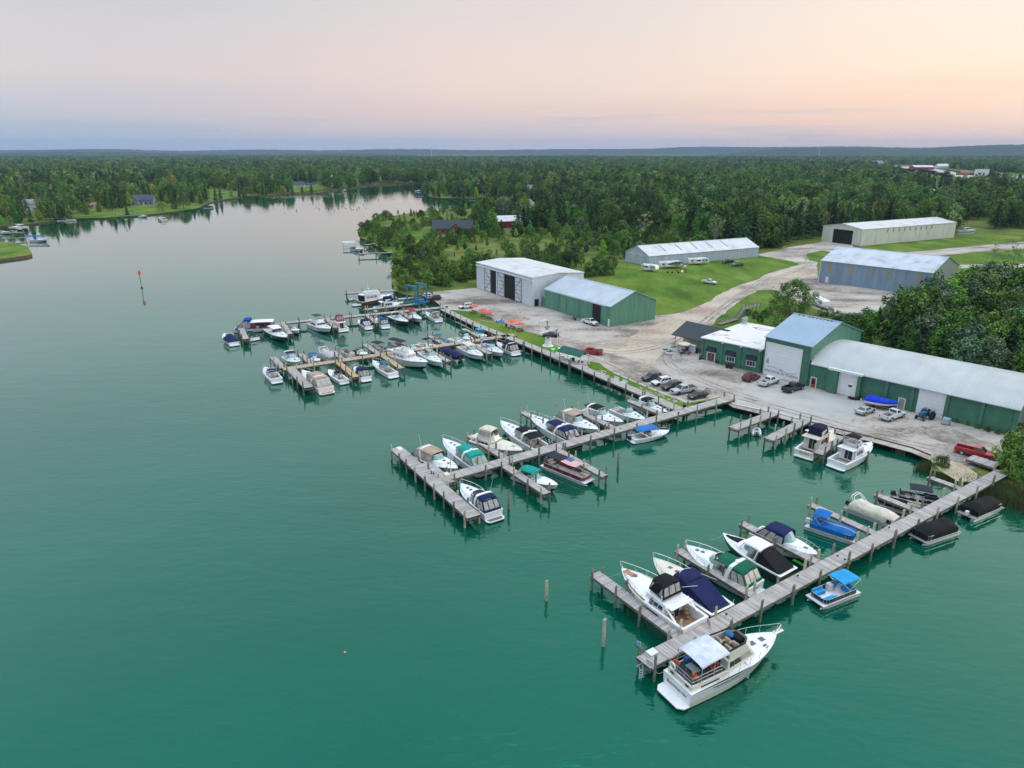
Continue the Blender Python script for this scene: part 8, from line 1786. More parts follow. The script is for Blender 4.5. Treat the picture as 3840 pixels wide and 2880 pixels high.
# far left shore: docks, lifts and boats
for lbl, a, b_, w in (('long plank dock reaching out from the left shore lawn', ('e6', 0, 470), ('e6', 470, 440), 1.6), ('second left shore dock behind the blue topped lift', ('e6', 0, 372), ('e6', 430, 345), 1.6), ('low grey dock under the left shore lawn', ('c1', 1000, 622), ('c1', 1160, 612), 2.0), ('plank dock on posts off the wooded headland', ('c2', 880, 962), ('c2', 1195, 950), 1.8), ('short dock beside the headland boat lifts', ('c2', 935, 885), ('c2', 1030, 872), 1.4), ('timber sea wall and dock at the channel on the left shore', ('c1', 1690, 470), ('c1', 2085, 452), 4.0)):
 o = P(*a, DZ); d = Dock('dock', lbl, 'dock', o); d.deck(o, P(*b_, DZ), w, piles=7, ptop=(1.8, 3.2))
def lift(label, k, x, y, top, rz=.05, L=7):
 t = thing('boat_lift', label, 'boat lift', P(k, x, y, 0), rz); f = MB()
 for sx in (-L / 2, L / 2):
  for sy in (-1.5, 1.5): f.box(sx, sy, .9, .12, .12, 3.6)
 f.bar((-L / 2, -1.5, .6), (L / 2, -1.5, .6), .12, .12); f.bar((-L / 2, 1.5, .6), (L / 2, 1.5, .6), .12, .12); f.build('frame', ALU, t)
 MB().loft([[(q, yy, 2.75 + .5 * math.cos(yy / 1.75 * PI / 2)) for yy in (-1.75, -.9, 0, .9, 1.75)] + [(q, yy, 2.65 + .5 * math.cos(yy / 1.75 * PI / 2)) for yy in (1.75, .9, 0, -.9, -1.75)] for q in (-L / 2 - .3, L / 2 + .3)]).build('canopy', top, t)
lift('boat lift with bright blue canopy at the left shore', 'e6', 640, 480, MATS['bright_blue_canvas'], .05, 11); lift('white canopied boat lift off the wooded headland', 'c2', 805, 895, F_WHITE, .1, 6)
runabout('white motorboat in the blue canopied lift', ('e6', 820, 445), ('e6', 530, 460), None, HNAVY, group='boats across the lake', B=2.6); runabout('pale boat with dark cover on the headland lift', ('c2', 930, 905), ('c2', 835, 895), ('cover', F_CHAR), None, group='boats across the lake')
cruiser('white topped cabin boat nearest the far left edge', ('e6', 250, 232), ('e6', 465, 225), ('hard', GEL), False, HNAVY, group='boats across the lake', Lfix=12); runabout('navy hulled boat behind the left shore docks', ('e6', 270, 270), ('e6', 480, 272), ('cover', F_NAVY), None, HNAVY, group='boats across the lake'); runabout('grey tarped boat at the left edge dock', ('e6', 165, 320), ('e6', -30, 325), ('full', F_GREY), None, group='boats across the lake')
pontoon('dark covered pontoon on posts below the shore cottage', ('c1', 555, 655), ('c1', 460, 660), HBLACK, None, F_BLACK, Lfix=8, group='boats across the lake'); pontoon('beige pontoon beside the dark covered one on the left shore', ('c1', 630, 660), ('c1', 560, 662), CUSHT, None, None, Lfix=7.5, group='boats across the lake')
pontoon('pontoon under way trailing a wake past the left shore', ('c1', 1375, 665), ('c1', 1440, 655), CUSH, F_CREAM, None, Lfix=8, group='boats across the lake'); runabout('small white speedboat just ahead of the moving pontoon', ('c1', 1335, 642), ('c1', 1390, 636), None, None, Lfix=6, group='boats across the lake'); runabout('white boat tied under the shore lawn', ('c1', 1300, 618), ('c1', 1205, 622), None, None, Lfix=7, group='boats across the lake')
pontoon('dark pontoon lying off the willow point', ('c1', 1845, 548), ('c1', 1755, 550), HBLACK, None, F_CHAR, Lfix=9, group='boats across the lake'); runabout('white boat by the channel dock on the left shore', ('c1', 1840, 478), ('c1', 1775, 480), None, None, Lfix=8, group='boats across the lake'); pontoon('navy covered boat at the narrow river entrance', ('c2', 1410, 446), ('c2', 1370, 447), HNAVY, None, F_NAVY, Lfix=10, group='boats across the lake')
runabout('white boat against the far right river bank', ('c2', 1425, 400), ('c2', 1380, 402), None, None, Lfix=9, group='boats across the lake'); runabout('white fishing boat off the grassy river point', ('c2', 805, 398), ('c2', 755, 398), None, None, Lfix=9, group='boats across the lake')
camper('white camper on the grass above the channel dock', ('c1', 1735, 408), ('c1', 1775, 406), 9, slide=False);
t = thing('utility_pole', 'pale utility pole by the left shore road', 'utility pole', P('c1', 270, 478, LZ)); MB().tube([(0, 0, 0), (0, 0, 12)], .2, 6).build('pole', PILE_PALE, t); MB().bar((-1, 0, 11.2), (1, 0, 11.2), .15, .15).build('crossarm', PILE, t)
# reeds and grassy margins
def reeds(name, pts, n, h, m, spread=1.0, z=0.0, seed=1, wid=.06):
 r = random.Random(seed); g = [P(*q, z) for q in pts]; mb = MB()
 for i in range(n):
  k = r.randrange(len(g) - 1); p = g[k].lerp(g[k + 1], r.random()) + Vector((r.gauss(0, spread), r.gauss(0, spread), 0)); a = r.random() * PI; hh = h * r.uniform(.5, 1.1); l = Vector((r.gauss(0, .2), r.gauss(0, .2), 0)) * hh * .6; c, s = wid * math.cos(a), wid * math.sin(a)
  mb.add([(p.x - c, p.y - s, z - .2), (p.x + c, p.y + s, z - .2), (p.x + l.x, p.y + l.y, z + hh)], [(0, 1, 2)])
 return kind(mb.build(name, m), 'stuff')
REED = mat('reed_green', (.085, .115, .03), .9, var=.4, scale=.5); REEDY = mat('dry_reed', (.20, .17, .07), .9, var=.3, scale=.3)
reeds('shore_reeds', [('e7', 1450, 1180), ('e7', 1700, 1180), ('e7', 2000, 1300), ('e7', 2300, 1480)], 5200, 1.8, REED, 1.3, 0, 2, .10); reeds('pond_reeds', [('d1', 1185, 1400), ('d1', 1240, 1350), ('d1', 1300, 1420)], 500, 1.5, REED, .5, 0, 3); reeds('bank_grass', [('e7', 480, 740), ('e7', 900, 860), ('e7', 1100, 920), ('e7', 1200, 850)], 3500, .7, REED, .9, .5, 4)
reeds('basin_reeds', [('d1', 945, 1210), ('d1', 1010, 1225)], 80, 1.3, REED, .3, 0, 5); reeds('far_shore_reeds', [('c1', 0, 706), ('c1', 450, 660), ('c1', 900, 628)], 2600, 1.4, REEDY, 1.5, .3, 6, .3); reeds('river_reeds', [('c2', 0, 436), ('c2', 400, 430), ('c2', 640, 398), ('c2', 900, 362), ('c2', 1430, 340)], 3000, 2.0, REEDY, 6, .3, 7, .8)
lp_ = MB(); r = random.Random(8)
for x, y, w in ((340, 455, 14), (430, 452, 12), (560, 455, 14), (700, 432, 10), (250, 462, 12), (100, 448, 10), (820, 372, 12), (860, 372, 10), (1950, 490, 10)):
 c = P('c2', x, y, .03)
 for i in range(90): q = c + Vector((r.gauss(0, w), r.gauss(0, w * .8), 0)); s = r.uniform(.5, 1.4); lp_.add([(q.x + s * math.cos(k * 1.05), q.y + s * math.sin(k * 1.05), .03 + r.random() * .02) for k in range(6)], [tuple(range(6))])
kind(lp_.build('lily_pads', mat('lily_pad', (.13, .19, .08), .5, var=.3, scale=.1)), 'stuff')
# ================================================================== trees
def leaf_mat(name, dark, mid, light, hue=.03, val=.62):
 m = bpy.data.materials.new(name); m.use_nodes = True; nt = m.node_tree; N = nt.nodes; Lk = nt.links; b = N['Principled BSDF']
 tc = N.new('ShaderNodeTexCoord'); nz = N.new('ShaderNodeTexNoise'); nz.inputs['Scale'].default_value = .55; nz.inputs['Detail'].default_value = 4; Lk.new(tc.outputs['Object'], nz.inputs['Vector'])
 rp = N.new('ShaderNodeValToRGB'); e = rp.color_ramp.elements; e[0].position = .32; e[1].position = .70; e[0].color = (*dark, 1); e[1].color = (*light, 1); e.new(.5).color = (*mid, 1)
 Lk.new(nz.outputs['Fac'], rp.inputs[0]); oi = N.new('ShaderNodeObjectInfo'); hs = N.new('ShaderNodeHueSaturation')
 a = N.new('ShaderNodeMapRange'); a.inputs['To Min'].default_value = .5 - hue; a.inputs['To Max'].default_value = .5 + hue; Lk.new(oi.outputs['Random'], a.inputs['Value']); Lk.new(a.outputs[0], hs.inputs['Hue'])
 w = N.new('ShaderNodeTexWhiteNoise'); w.noise_dimensions = '1D'; Lk.new(oi.outputs['Random'], w.inputs['W'])
 v = N.new('ShaderNodeMapRange'); v.inputs['To Min'].default_value = 1 - val; v.inputs['To Max'].default_value = 1 + val; Lk.new(w.outputs['Value'], v.inputs['Value']); Lk.new(v.outputs[0], hs.inputs['Value'])
 Lk.new(rp.outputs[0], hs.inputs['Color']); Lk.new(hs.outputs[0], b.inputs['Base Color']); b.inputs['Roughness'].default_value = .75; b.inputs['Specular IOR Level'].default_value = .2
 return m
LF = {'pine': leaf_mat('pine_needles', (0.019, 0.051, 0.015), (0.039, 0.089, 0.025), (0.079, 0.144, 0.035)), 'cedar': leaf_mat('cedar_leaves', (0.028, 0.073, 0.017), (0.059, 0.136, 0.024), (0.122, 0.209, 0.038)),
      'broad': leaf_mat('broad_leaves', (0.033, 0.081, 0.014), (0.074, 0.153, 0.022), (0.159, 0.250, 0.037), .03), 'light': leaf_mat('young_leaves', (0.083, 0.175, 0.018), (0.155, 0.294, 0.029), (0.275, 0.340, 0.052), .03), 'silver': leaf_mat('silver_leaves', (0.035, 0.076, 0.033), (0.076, 0.133, 0.057), (0.171, 0.234, 0.133), .03), 'willow': leaf_mat('willow_leaves', (0.101, 0.155, 0.028), (0.193, 0.275, 0.054), (0.303, 0.340, 0.091), .015), 'birch': leaf_mat('thin_leaves', (0.078, 0.132, 0.040), (0.166, 0.232, 0.065), (0.287, 0.340, 0.109), .03), 'autumn': leaf_mat('turning_leaves', (0.132, 0.132, 0.026), (0.264, 0.242, 0.043), (0.340, 0.330, 0.065), .03)}
BARK = mat('brown_bark', (0.144, 0.103, 0.071), .95, var=.3); BARKW = mat('pale_bark', (0.340, 0.340, 0.340), .9, var=.3)
def leafq(mb, p, n, s, r, m=1):
 """one small leaf spray: a bent quad round p facing roughly n"""
 n = (n + Vector((r.gauss(0, .5), r.gauss(0, .5), r.gauss(0, .5)))).normalized(); a = n.orthogonal().normalized(); a = Matrix.Rotation(r.random() * 6.28, 3, n) @ a; b_ = n.cross(a)
 l, w = s * r.uniform(.7, 1.3), s * r.uniform(.4, .8); mb.add([p - a * l, p - b_ * w - n * .1 * s, p + a * l, p + b_ * w - n * .1 * s], [(0, 1, 2, 3)], m)
def make_tree(kind_, h, seed, det=1.0):
 """returns (trunk builder, crown builder)"""
 r = random.Random(seed); tr = MB(); cr = MB()
 if kind_ in ('broad', 'light', 'silver', 'birch', 'autumn', 'shrub', 'bush', 'round'):
  shrub = kind_ in ('shrub', 'bush', 'round'); base = 0.05 if shrub else (.45 if kind_ == 'birch' else .22); wd = {'broad': .40, 'light': .26, 'silver': .36, 'birch': .20, 'autumn': .3, 'shrub': .62, 'bush': .70, 'round': .60}[kind_] * h
  if not shrub: tr.tube([(0, 0, 0), (r.gauss(0, .02) * h, r.gauss(0, .02) * h, h * .5), (r.gauss(0, .03) * h, r.gauss(0, .03) * h, h * .93)], h * .016 + .06, 6, r1=.03)
  nc = int({'broad': 34, 'light': 26, 'silver': 38, 'birch': 16, 'autumn': 28, 'shrub': 22, 'bush': 34, 'round': 90}[kind_]); lob = [r.uniform(.72, 1.15) for _ in range(7)]
  for i in range(nc):
   u = (i + .5) / nc; z = base + (1 - base) * u; f = math.sin(PI * min(1, max(0.0, (u * .86 + .12)))) ** .7 if kind_ != 'light' else (1 - u) ** .6 * min(1, u * 5 + .45)
   a = i * 2.4 + r.uniform(-.4, .4); q = lob[int(a / .9) % 7]; rad = wd * f * q * r.uniform(.5, 1.0); c = Vector((rad * math.cos(a), rad * math.sin(a), h * z * r.uniform(.94, 1.03))); cs = h * {'broad': .115, 'light': .085, 'silver': .10, 'birch': .085, 'autumn': .10, 'shrub': .20, 'bush': .17, 'round': .11}[kind_] * r.uniform(.75, 1.25)
   if not shrub and i % 2 == 0: tr.tube([(c.x * .1, c.y * .1, c.z * .72), (c.x * .5, c.y * .5, c.z * .86), tuple(c)], .035 + h * .004, 4, r1=.015)
   k = int({'broad': 46, 'light': 44, 'silver': 52, 'birch': 26, 'autumn': 40, 'shrub': 46, 'bush': 60, 'round': 60}[kind_] * det)
   for _ in range(k):
    d = Vector((r.gauss(0, 1), r.gauss(0, 1), r.gauss(0, .8))).normalized(); p = c + d * cs * r.uniform(.55, 1.1)
    if p.z < .1: continue
    leafq(cr, p, d + Vector((0, 0, .35)), (.045 * h if not shrub else (.06 if kind_ != 'round' else .032) * h) / det ** .5 * .62 + .03, r)
 elif kind_ == 'pine':
  tr.tube([(0, 0, 0), (0, 0, h * .98)], h * .014 + .05, 6, r1=.03); n = int(15 * det ** .5) + 4
  for i in range(n):
   u = i / (n - 1); z = h * (.14 + .85 * u); R = h * .235 * (1 - u) ** .72 * r.uniform(.75, 1.2) + h * .012; m = r.randint(5, 7)
   for j in range(m):
    a = j * 2 * PI / m + i * 1.3 + r.uniform(-.3, .3); L_ = R * r.uniform(.65, 1.15); k = max(3, int(L_ * 3.4 * det + 2))
    for q in range(k):
     f = (q + .6) / k; p = Vector((L_ * f * math.cos(a), L_ * f * math.sin(a), z - .22 * L_ * f + .12 * L_ * f * f + r.gauss(0, .05) * h * .12)); leafq(cr, p + Vector((r.gauss(0, .09), r.gauss(0, .09), 0)) * L_ * .8, Vector((.4 * math.cos(a), .4 * math.sin(a), 1)), .034 * h / det ** .5 + .05, r)
 elif kind_ == 'cedar':
  tr.tube([(0, 0, 0), (0, 0, h * .9)], .14, 5, r1=.03); n = int(720 * det)
  for i in range(n):
   u = r.random() ** 1.25; z = h * (.04 + .96 * u); R = h * .19 * (1 - u) ** .62 * min(1, .65 + u * 2.5); a = r.random() * 6.283; q = 1 + .22 * math.sin(a * 3 + seed) + .16 * math.sin(z * 2.2 + a * 2); rad = R * q * r.uniform(.72, 1.05); leafq(cr, Vector((rad * math.cos(a), rad * math.sin(a), z)), Vector((math.cos(a), math.sin(a), .45)), .036 * h / det ** .5 + .05, r)
 elif kind_ == 'willow':
  tr.tube([(0, 0, 0), (.1, 0, h * .35), (.2, .1, h * .7)], .4, 7, r1=.12)
  for i in range(int(170 * det)):
   a = r.random() * 6.283; q = r.random() ** .6; R = h * .52 * q; zt = h * (.98 - .34 * q * q) * r.uniform(.93, 1.03); k = 9
   for j in range(k):
    f = j / k; p = Vector((R * (1 + .12 * f) * math.cos(a), R * (1 + .12 * f) * math.sin(a), zt - f * h * .52 * (.35 + .65 * q)));
    if p.z > .3: leafq(cr, p + Vector((r.gauss(0, .1), r.gauss(0, .1), 0)), Vector((math.cos(a), math.sin(a), .2)), .036 * h, r)
 elif kind_ == 'dead':
  tr.tube([(0, 0, 0), (.2, .1, h * .5), (.1, .3, h)], .16, 6, r1=.03)
  for i in range(16): z = h * r.uniform(.4, .95); a = r.random() * 6.28; L_ = h * .22 * (1.15 - z / h); tr.tube([(.1, .1, z), (L_ * .6 * math.cos(a), L_ * .6 * math.sin(a), z + L_ * .5), (L_ * math.cos(a), L_ * math.sin(a), z + L_ * .9)], .05, 4, r1=.015)
  for i in range(13):
   a = r.random() * 6.28; q = r.random() ** .5; c = Vector((h * .24 * q * math.cos(a), h * .24 * q * math.sin(a), h * r.uniform(.45, 1))); s_ = h * r.uniform(.03, .07)
   tr.tube([(.1, .1, c.z - h * .14), tuple(c)], .04, 4, r1=.015)
   for _ in range(32): d = Vector((r.gauss(0, 1), r.gauss(0, 1), r.gauss(0, .6))); leafq(cr, c + d * s_ * .7, d + Vector((0, 0, .4)), .018 * h, r)
 return tr, cr
SPEC = {'pine': ('pine', 16, 5), 'broad': ('broad', 13, 6), 'cedar': ('cedar', 10, 3), 'light': ('light', 9, 3), 'birch': ('birch', 14, 3), 'silver': ('silver', 11, 3), 'autumn': ('autumn', 12, 1), 'willow': ('willow', 9, 1), 'shrub': ('shrub', 3, 3), 'bush': ('bush', 5, 2), 'dead': ('dead', 13, 2), 'round': ('round', 10, 1)}
LEAFOF = {'pine': 'pine', 'broad': 'broad', 'cedar': 'cedar', 'light': 'light', 'birch': 'birch', 'silver': 'silver', 'autumn': 'autumn', 'willow': 'willow', 'shrub': 'broad', 'bush': 'broad', 'dead': 'birch', 'round': 'broad'}
WORD = {'pine': ('pine_tree', 'dark layered pine', 'tree'), 'broad': ('broadleaf_tree', 'round crowned green leafy tree', 'tree'), 'cedar': ('cedar_tree', 'pointed dense cedar', 'tree'), 'light': ('young_tree', 'slim yellow green young tree', 'tree'), 'birch': ('birch_tree', 'thin crowned birch with pale trunk', 'tree'), 'silver': ('silver_leaf_tree', 'silvery grey green tree', 'tree'), 'autumn': ('turning_tree', 'yellowing tree', 'tree'), 'willow': ('willow_tree', 'drooping pale green willow', 'tree'), 'shrub': ('shrub', 'low leafy shrub', 'shrub'), 'bush': ('bush', 'wide rounded bush', 'shrub'), 'dead': ('bare_tree', 'bare pale trunked tree', 'tree'), 'round': ('round_tree', 'single wide dome shaped leafy tree', 'tree')}
PROTO = {}
tree_col = bpy.data.collections.new('tree_kinds')
IDX = []
for k, (kd, h, n) in SPEC.items():
 for i in range(n):
  bark = BARKW if k in ('birch', 'dead', 'silver') else BARK; leaf = LF[LEAFOF[k]]
  tr, cr = make_tree(kd, h, 100 + i * 7 + len(k), 1.6 if k in ('silver', 'bush', 'shrub') else 1.15); t_o = tr.build('trunk', [bark], smooth=60) if tr.f else None; c_o = cr.build('crown', [bark, leaf])
  for o in (t_o, c_o):
   if o: COL.objects.unlink(o)
  tr2, cr2 = make_tree(kd, h, 100 + i * 7 + len(k), .55); jm = MB(); jm.add(tr2.v, tr2.f, 0); jm.add(cr2.v, cr2.f, 1); j_o = jm.build('%02d_%s' % (len(IDX), k), [bark, leaf]); COL.objects.unlink(j_o); tree_col.objects.link(j_o)
  PROTO[(k, i)] = (t_o, c_o, len(IDX), h); IDX.append((k, i))
# ---- where they stand
TR = random.Random(21); TREES = []          # x, y, kind, height, place
ZG = lambda pts: [(p.x, p.y) for p in gpoly(pts, LZ)]
MEADOW = ZG([(945, 548), (1010, 527), (1080, 516), (1225, 519), (1300, 560), (1330, 568), (1300, 615), (1265, 590), (1262, 560), (1135, 548), (1030, 556), (1000, 575), (985, 592), (955, 580)])
GROVE = ZG([(1900, 760), (1935, 742), (1985, 708), (2030, 682), (2090, 664), (2330, 646), (2420, 960), (2230, 925), (1990, 800)])
YARD = ZG([(936, 624), (1030, 615), (1150, 600), (1300, 600), (1345, 566), (1400, 588), (1640, 555), (1700, 527), (1765, 512), (1855, 533), (2062, 515), (2110, 497), (2330, 492), (2330, 648), (2090, 666), (2030, 684), (1930, 744), (1890, 762), (1860, 740), (1640, 735), (1530, 720), (1500, 700), (1421, 692), (1200, 700), (1000, 720), (835, 660)])
HEADLAND = ZG([(750, 545), (755, 470), (850, 440), (960, 438), (1015, 462), (1030, 500), (1000, 530), (960, 600), (880, 650), (830, 640)])
INLET = ZG([(838, 474), (880, 462), (940, 455), (1045, 450), (1085, 437), (1110, 440), (1105, 462), (1010, 480), (900, 486), (838, 492)])
NOTREE = [ZG([(1540, 700), (1600, 655), (1680, 627), (1740, 640), (1850, 690), (1860, 740), (1640, 730), (1560, 730)]), ZG([(1990, 990), (2190, 925), (2500, 930), (2500, 1200), (2080, 1060)]), ZG([(1880, 357), (2000, 357), (2060, 366), (2260, 384), (2260, 409), (2130, 407), (2010, 408), (1960, 385)]), ZG([(2062, 478), (2140, 474), (2150, 512), (2062, 517)]), ZG([(2060, 395), (2110, 398), (2105, 404), (2050, 402)]), ZG([(2005, 413), (2075, 413), (2075, 424), (2005, 424)]), ZG([(1420, 682), (1480, 672), (1440, 655), (1300, 612), (1260, 590), (1270, 620), (1417, 660)]), ZG([(835, 660), (845, 628), (936, 624), (1030, 618), (1200, 655), (1000, 720)]), ZG([(1880, 365), (1925, 355), (1925, 362), (1890, 372)])]
BAREA = [[tuple(b.at(x, y)[:2]) for x, y in ((-3, -6), (b.L + 3, -6), (b.L + 3, b.W + 3), (-3, b.W + 3))] for b in BLDS]
ALLEX = [(q, min(p[0] for p in q), max(p[0] for p in q), min(p[1] for p in q), max(p[1] for p in q)) for q in AREAS[:1] + AREAS[1:] + NOTREE + BAREA + [MEADOW, GROVE, YARD, INLET]]
def blocked(x, y):
 for q, a, b_, c, d in ALLEX:
  if a <= x <= b_ and c <= y <= d and inside((x, y), q): return True
 for fx_, fy, r_, hw, ln in FOOT:
  dx, dy = x - fx_, y - fy
  if abs(dx) > 260 or abs(dy) > 260: continue
  if dx * dx + dy * dy < r_ * r_: return True
  d = math.hypot(fx_, fy); a = -(dx * fx_ + dy * fy) / d; c = abs(dx * fy - dy * fx_) / d
  if 0 < a < ln and c < hw * (1 - .25 * a / ln): return True
 return False
LB = [p for p in LAND]
def on_land(x, y): return True if y > 1500 else inside((x, y), LB)
LAND_C = [(p.x, p.y) for p in lp]
def pick(w):
 q = TR.random() * sum(x for _, x in w)
 for k, x in w:
  q -= x
  if q <= 0: return k
 return w[-1][0]
def clump(x, y, s): return .5 + .25 * (math.sin(x / s + 1.3) + math.sin(y / s * 1.1 + x / s * .6))
y = 150.0
while y < 4800:
 s = 5.4 + y / 140 if y < 1500 else 16.1 + (y - 1500) / 300; hw = y * .80 + 70; x = -hw
 while x < hw:
  X, Y = x + TR.uniform(-.45, .45) * s, y + TR.uniform(-.45, .45) * s; x += s
  if Y < 430 and X < 20 and not on_land(X, Y): continue
  if not on_land(X, Y) or blocked(X, Y): continue
  c = clump(X, Y, 60 + Y * .04); c2 = clump(Y + 300, X, 37 + Y * .03)
  left = X < -60 and Y < 900
  if inside((X, Y), HEADLAND): k = pick((('cedar', .3), ('light', 3), ('bush', 4), ('broad', 2.0), ('silver', .5))); h = TR.uniform(3.4, 6.5)
  elif left: near = not on_land(X + 14, Y - 40); k = pick((('cedar', 5 if near else 2.4 * c2 + .5), ('broad', 4 * c), ('pine', 1.6), ('birch', 2.2 * c2 * c2), ('light', 1.0), ('autumn', .04))); h = TR.uniform(8, 13) if near else TR.uniform(10, 16)
  elif X < 40 and Y < 420: k = pick((('cedar', .35), ('light', 3), ('bush', 4), ('broad', 2.0), ('silver', .5))); h = TR.uniform(3.4, 7.0)
  elif X < 95 and Y < 430: k = pick((('light', 3), ('cedar', 2), ('broad', 3), ('pine', 1), ('silver', .5))); h = TR.uniform(6, 10.5)
  else: k = pick((('pine', 5.4 * c * c + .4), ('broad', 4.6 * (1 - c) + 1.2), ('light', 4.2 * c2 * (1.2 - c)), ('cedar', .8), ('birch', 3.0 * c2 * c2 * c2), ('autumn', .04), ('silver', .35))); h = TR.uniform(11, 19) * (.85 + .35 * c2) if Y < 1200 else TR.uniform(12, 18)
  if 95 < X < 230 and 255 < Y < 430: k = pick((('pine', 5), ('broad', 1.6), ('birch', .8), ('cedar', .8))); h = TR.uniform(14, 21)
  if k == 'light': h *= .75
  TREES.append((X, Y, k, h, ''))
 y += s * .92
nf = len(TREES)
def scatter(poly, n, kinds, h0, h1, mind):
 xs = [p[0] for p in poly]; ys = [p[1] for p in poly]; pts = []
 for _ in range(n * 12):
  if len(pts) >= n: break
  X, Y = TR.uniform(min(xs), max(xs)), TR.uniform(min(ys), max(ys))
  if not inside((X, Y), poly) or any((X - a) ** 2 + (Y - b_) ** 2 < mind * mind for a, b_ in pts): continue
  if any(inside((X, Y), q) for q in BAREA) or any(inside((X, Y), q) for q in AREAS): continue
  pts.append((X, Y)); TREES.append((X, Y, pick(kinds), TR.uniform(h0, h1), ''))
scatter(MEADOW, 46, (('light', 3), ('cedar', 2), ('shrub', 3), ('bush', .8)), 2.0, 5.0, 4.5)
scatter(INLET, 60, (('bush', 3), ('cedar', 2), ('light', 2)), 3.0, 5.5, 6.0)
scatter(GROVE, 170, (('silver', 3.4), ('broad', 3.4), ('light', 1.2), ('pine', 1.3), ('birch', .5), ('dead', .3)), 9.0, 15.0, 3.6)
def plant(k, x, y, kd, h, place='', sc=1.0): p = P(k, x, y, LZ); TREES.append((p.x, p.y, kd, h, place))
# trees the photograph shows one by one
plant('e3', 985, 830, 'round', 10.5, 'behind the tall green hall')
for a in ((200, 830, 1.8), (330, 900, 2.2), (420, 960, 2.0), (480, 880, 2.4), (1500, 850, 2.4), (1620, 860, 2.6), (1740, 900, 2.4), (1850, 950, 2.6), (1950, 1000, 3.2), (2060, 1100, 3.4), (2150, 1200, 3.4), (560, 830, 2.4)): plant('e3', a[0], a[1], 'shrub', a[2], 'on the grass bank behind the marina hall')
plant('c3', 750, 1130, 'bush', 7.5, 'at the left edge of the camp lawn'); plant('c3', 660, 1150, 'shrub', 4, 'below the bush by the camp lawn'); plant('c3', 860, 1130, 'shrub', 3, 'right of the bush by the camp lawn'); plant('c3', 550, 690, 'willow', 13, 'beyond the meadow'); plant('c3', 1135, 872, 'dead', 17, 'at the end of the galvanised shed')
for x, y in ((640, 950), (540, 1020), (480, 960), (420, 900), (700, 900), (800, 880), (470, 1060), (600, 1060), (880, 900), (930, 880)): plant('c3', x, y, TR.choice(('broad', 'bush', 'light', 'silver')), TR.uniform(4, 7.5), 'between the meadow and the camp lawn')
plant('c1', 1590, 558, 'willow', 11, 'on the point of the left shore'); plant('c1', 1410, 580, 'willow', 8, 'left of the larger shore willow'); plant('c1', 1510, 560, 'bush', 5, 'between the two shore willows'); plant('c1', 1035, 550, 'cedar', 13, 'in front of the grey gabled house'); plant('c1', 760, 600, 'cedar', 8, 'at the lake end of the shore cottage')
for x, y, h in ((1330, 1080, 6.5), (1240, 1120, 5.5), (1440, 1060, 7), (1420, 1150, 6), (1310, 1215, 5.5), (1520, 1140, 6.5), (1600, 1100, 6), (1640, 1170, 5), (1700, 1120, 6), (1500, 1210, 4.5), (1580, 1215, 4.5), (1750, 1180, 4.5), (1820, 1170, 4), (1860, 1130, 4.5)): plant('c2', x, y, TR.choice(('bush', 'light', 'bush', 'silver')), h, 'on the shore left of the white boat shed')
for x, y, h in ((960, 720, 4), (1000, 790, 4), (920, 800, 3.5), (1080, 840, 4.5), (1040, 740, 5), (990, 860, 3.5), (1100, 780, 5), (1110, 900, 4), (1230, 880, 6), (1290, 830, 6.5), (1360, 900, 6), (1420, 960, 5.5), (1250, 960, 5)): plant('c2', x, y, TR.choice(('bush', 'light', 'bush')), h, 'on the shore of the wooded headland')
plant('c3', 2140, 235, 'pine', 34, 'rising above the wood on the right'); plant('e2', 2030, 560, 'dead', 15, 'over the lawn on the right'); plant('e2', 1775, 420, 'dead', 10, 'left of the taller bare tree')
for x, y, h in ((2110, 640, 5), (2190, 560, 6), (2260, 700, 6), (2120, 820, 4.5), (2030, 700, 2.6), (2250, 880, 5.5), (1960, 740, 2.2)): p = P('e7', x, y, LZ); TREES.append((p.x, p.y, 'bush' if h > 3 else 'silver', h, 'at the root of the nearest pier'))
plant('d1', 1420, 1345, 'shrub', 1.8, 'by the sandy shore end'); plant('d1', 1370, 1330, 'shrub', 1.6, 'at the end of the rusty seawall'); plant('d1', 2160, 1010, 'shrub', 1.8, 'at the corner of the arched hall')
for x, y in ((1660, 935), (1750, 965), (1850, 995), (1950, 1020), (2050, 1040), (1540, 905)): plant('d1', x, y, 'shrub', .9, 'along the foot of the arched hall')
# ---- the ones that show largest stand as objects of their own; the rest is one wood
MARKS = [(WS.at(15, 8), 'behind the white boat shed'), (BLDS[1].at(14, 18), 'behind the green shed'), (BLDS[2].at(30, 20), 'behind the galvanised shed'), (BLDS[2].at(64, 8), 'at the far end of the galvanised shed'), (BLDS[2].at(-10, 8), 'left of the galvanised shed'), (BLDS[3].at(-20, 20), 'left of the long cream shed'), (BLDS[3].at(40, 30), 'behind the long cream shed'), (BLDS[3].at(95, 20), 'right of the long cream shed'), (BS.at(20, 30), 'beyond the blue grey shed'), (AH.at(10, 32), 'behind the tall hall end of the arched hall'), (AH.at(26, 30), 'behind the middle of the arched hall'), (AH.at(40, 26), 'behind the right end of the arched hall'), (AH.at(20, 50), 'deep in the grove past the arched hall'), (P('c2', 1500, 650, 0), 'on the wooded headland'), (P('c2', 1250, 900, 0), 'on the headland shore'), (P('c3', 200, 900, 0), 'in the meadow'), (P('c3', 700, 800, 0), 'beyond the meadow'), (P('c2', 2000, 850, 0), 'by the headland house'), (P('c1', 550, 560, 0), 'on the left shore by the cottage'), (P('c1', 100, 620, 0), 'at the left shore road'), (P('c1', 1100, 440, 0), 'behind the grey gabled house'), (P('c1', 1700, 360, 0), 'beyond the left shore channel'), (P('c3', 1300, 700, 0), 'in the wood past the bare tree')]
def seen(t):
 q = proj((t[0], t[1], LZ + t[3] * .8)); return q is not None and -20 < q[0] < 2232 and q[1] < 1680
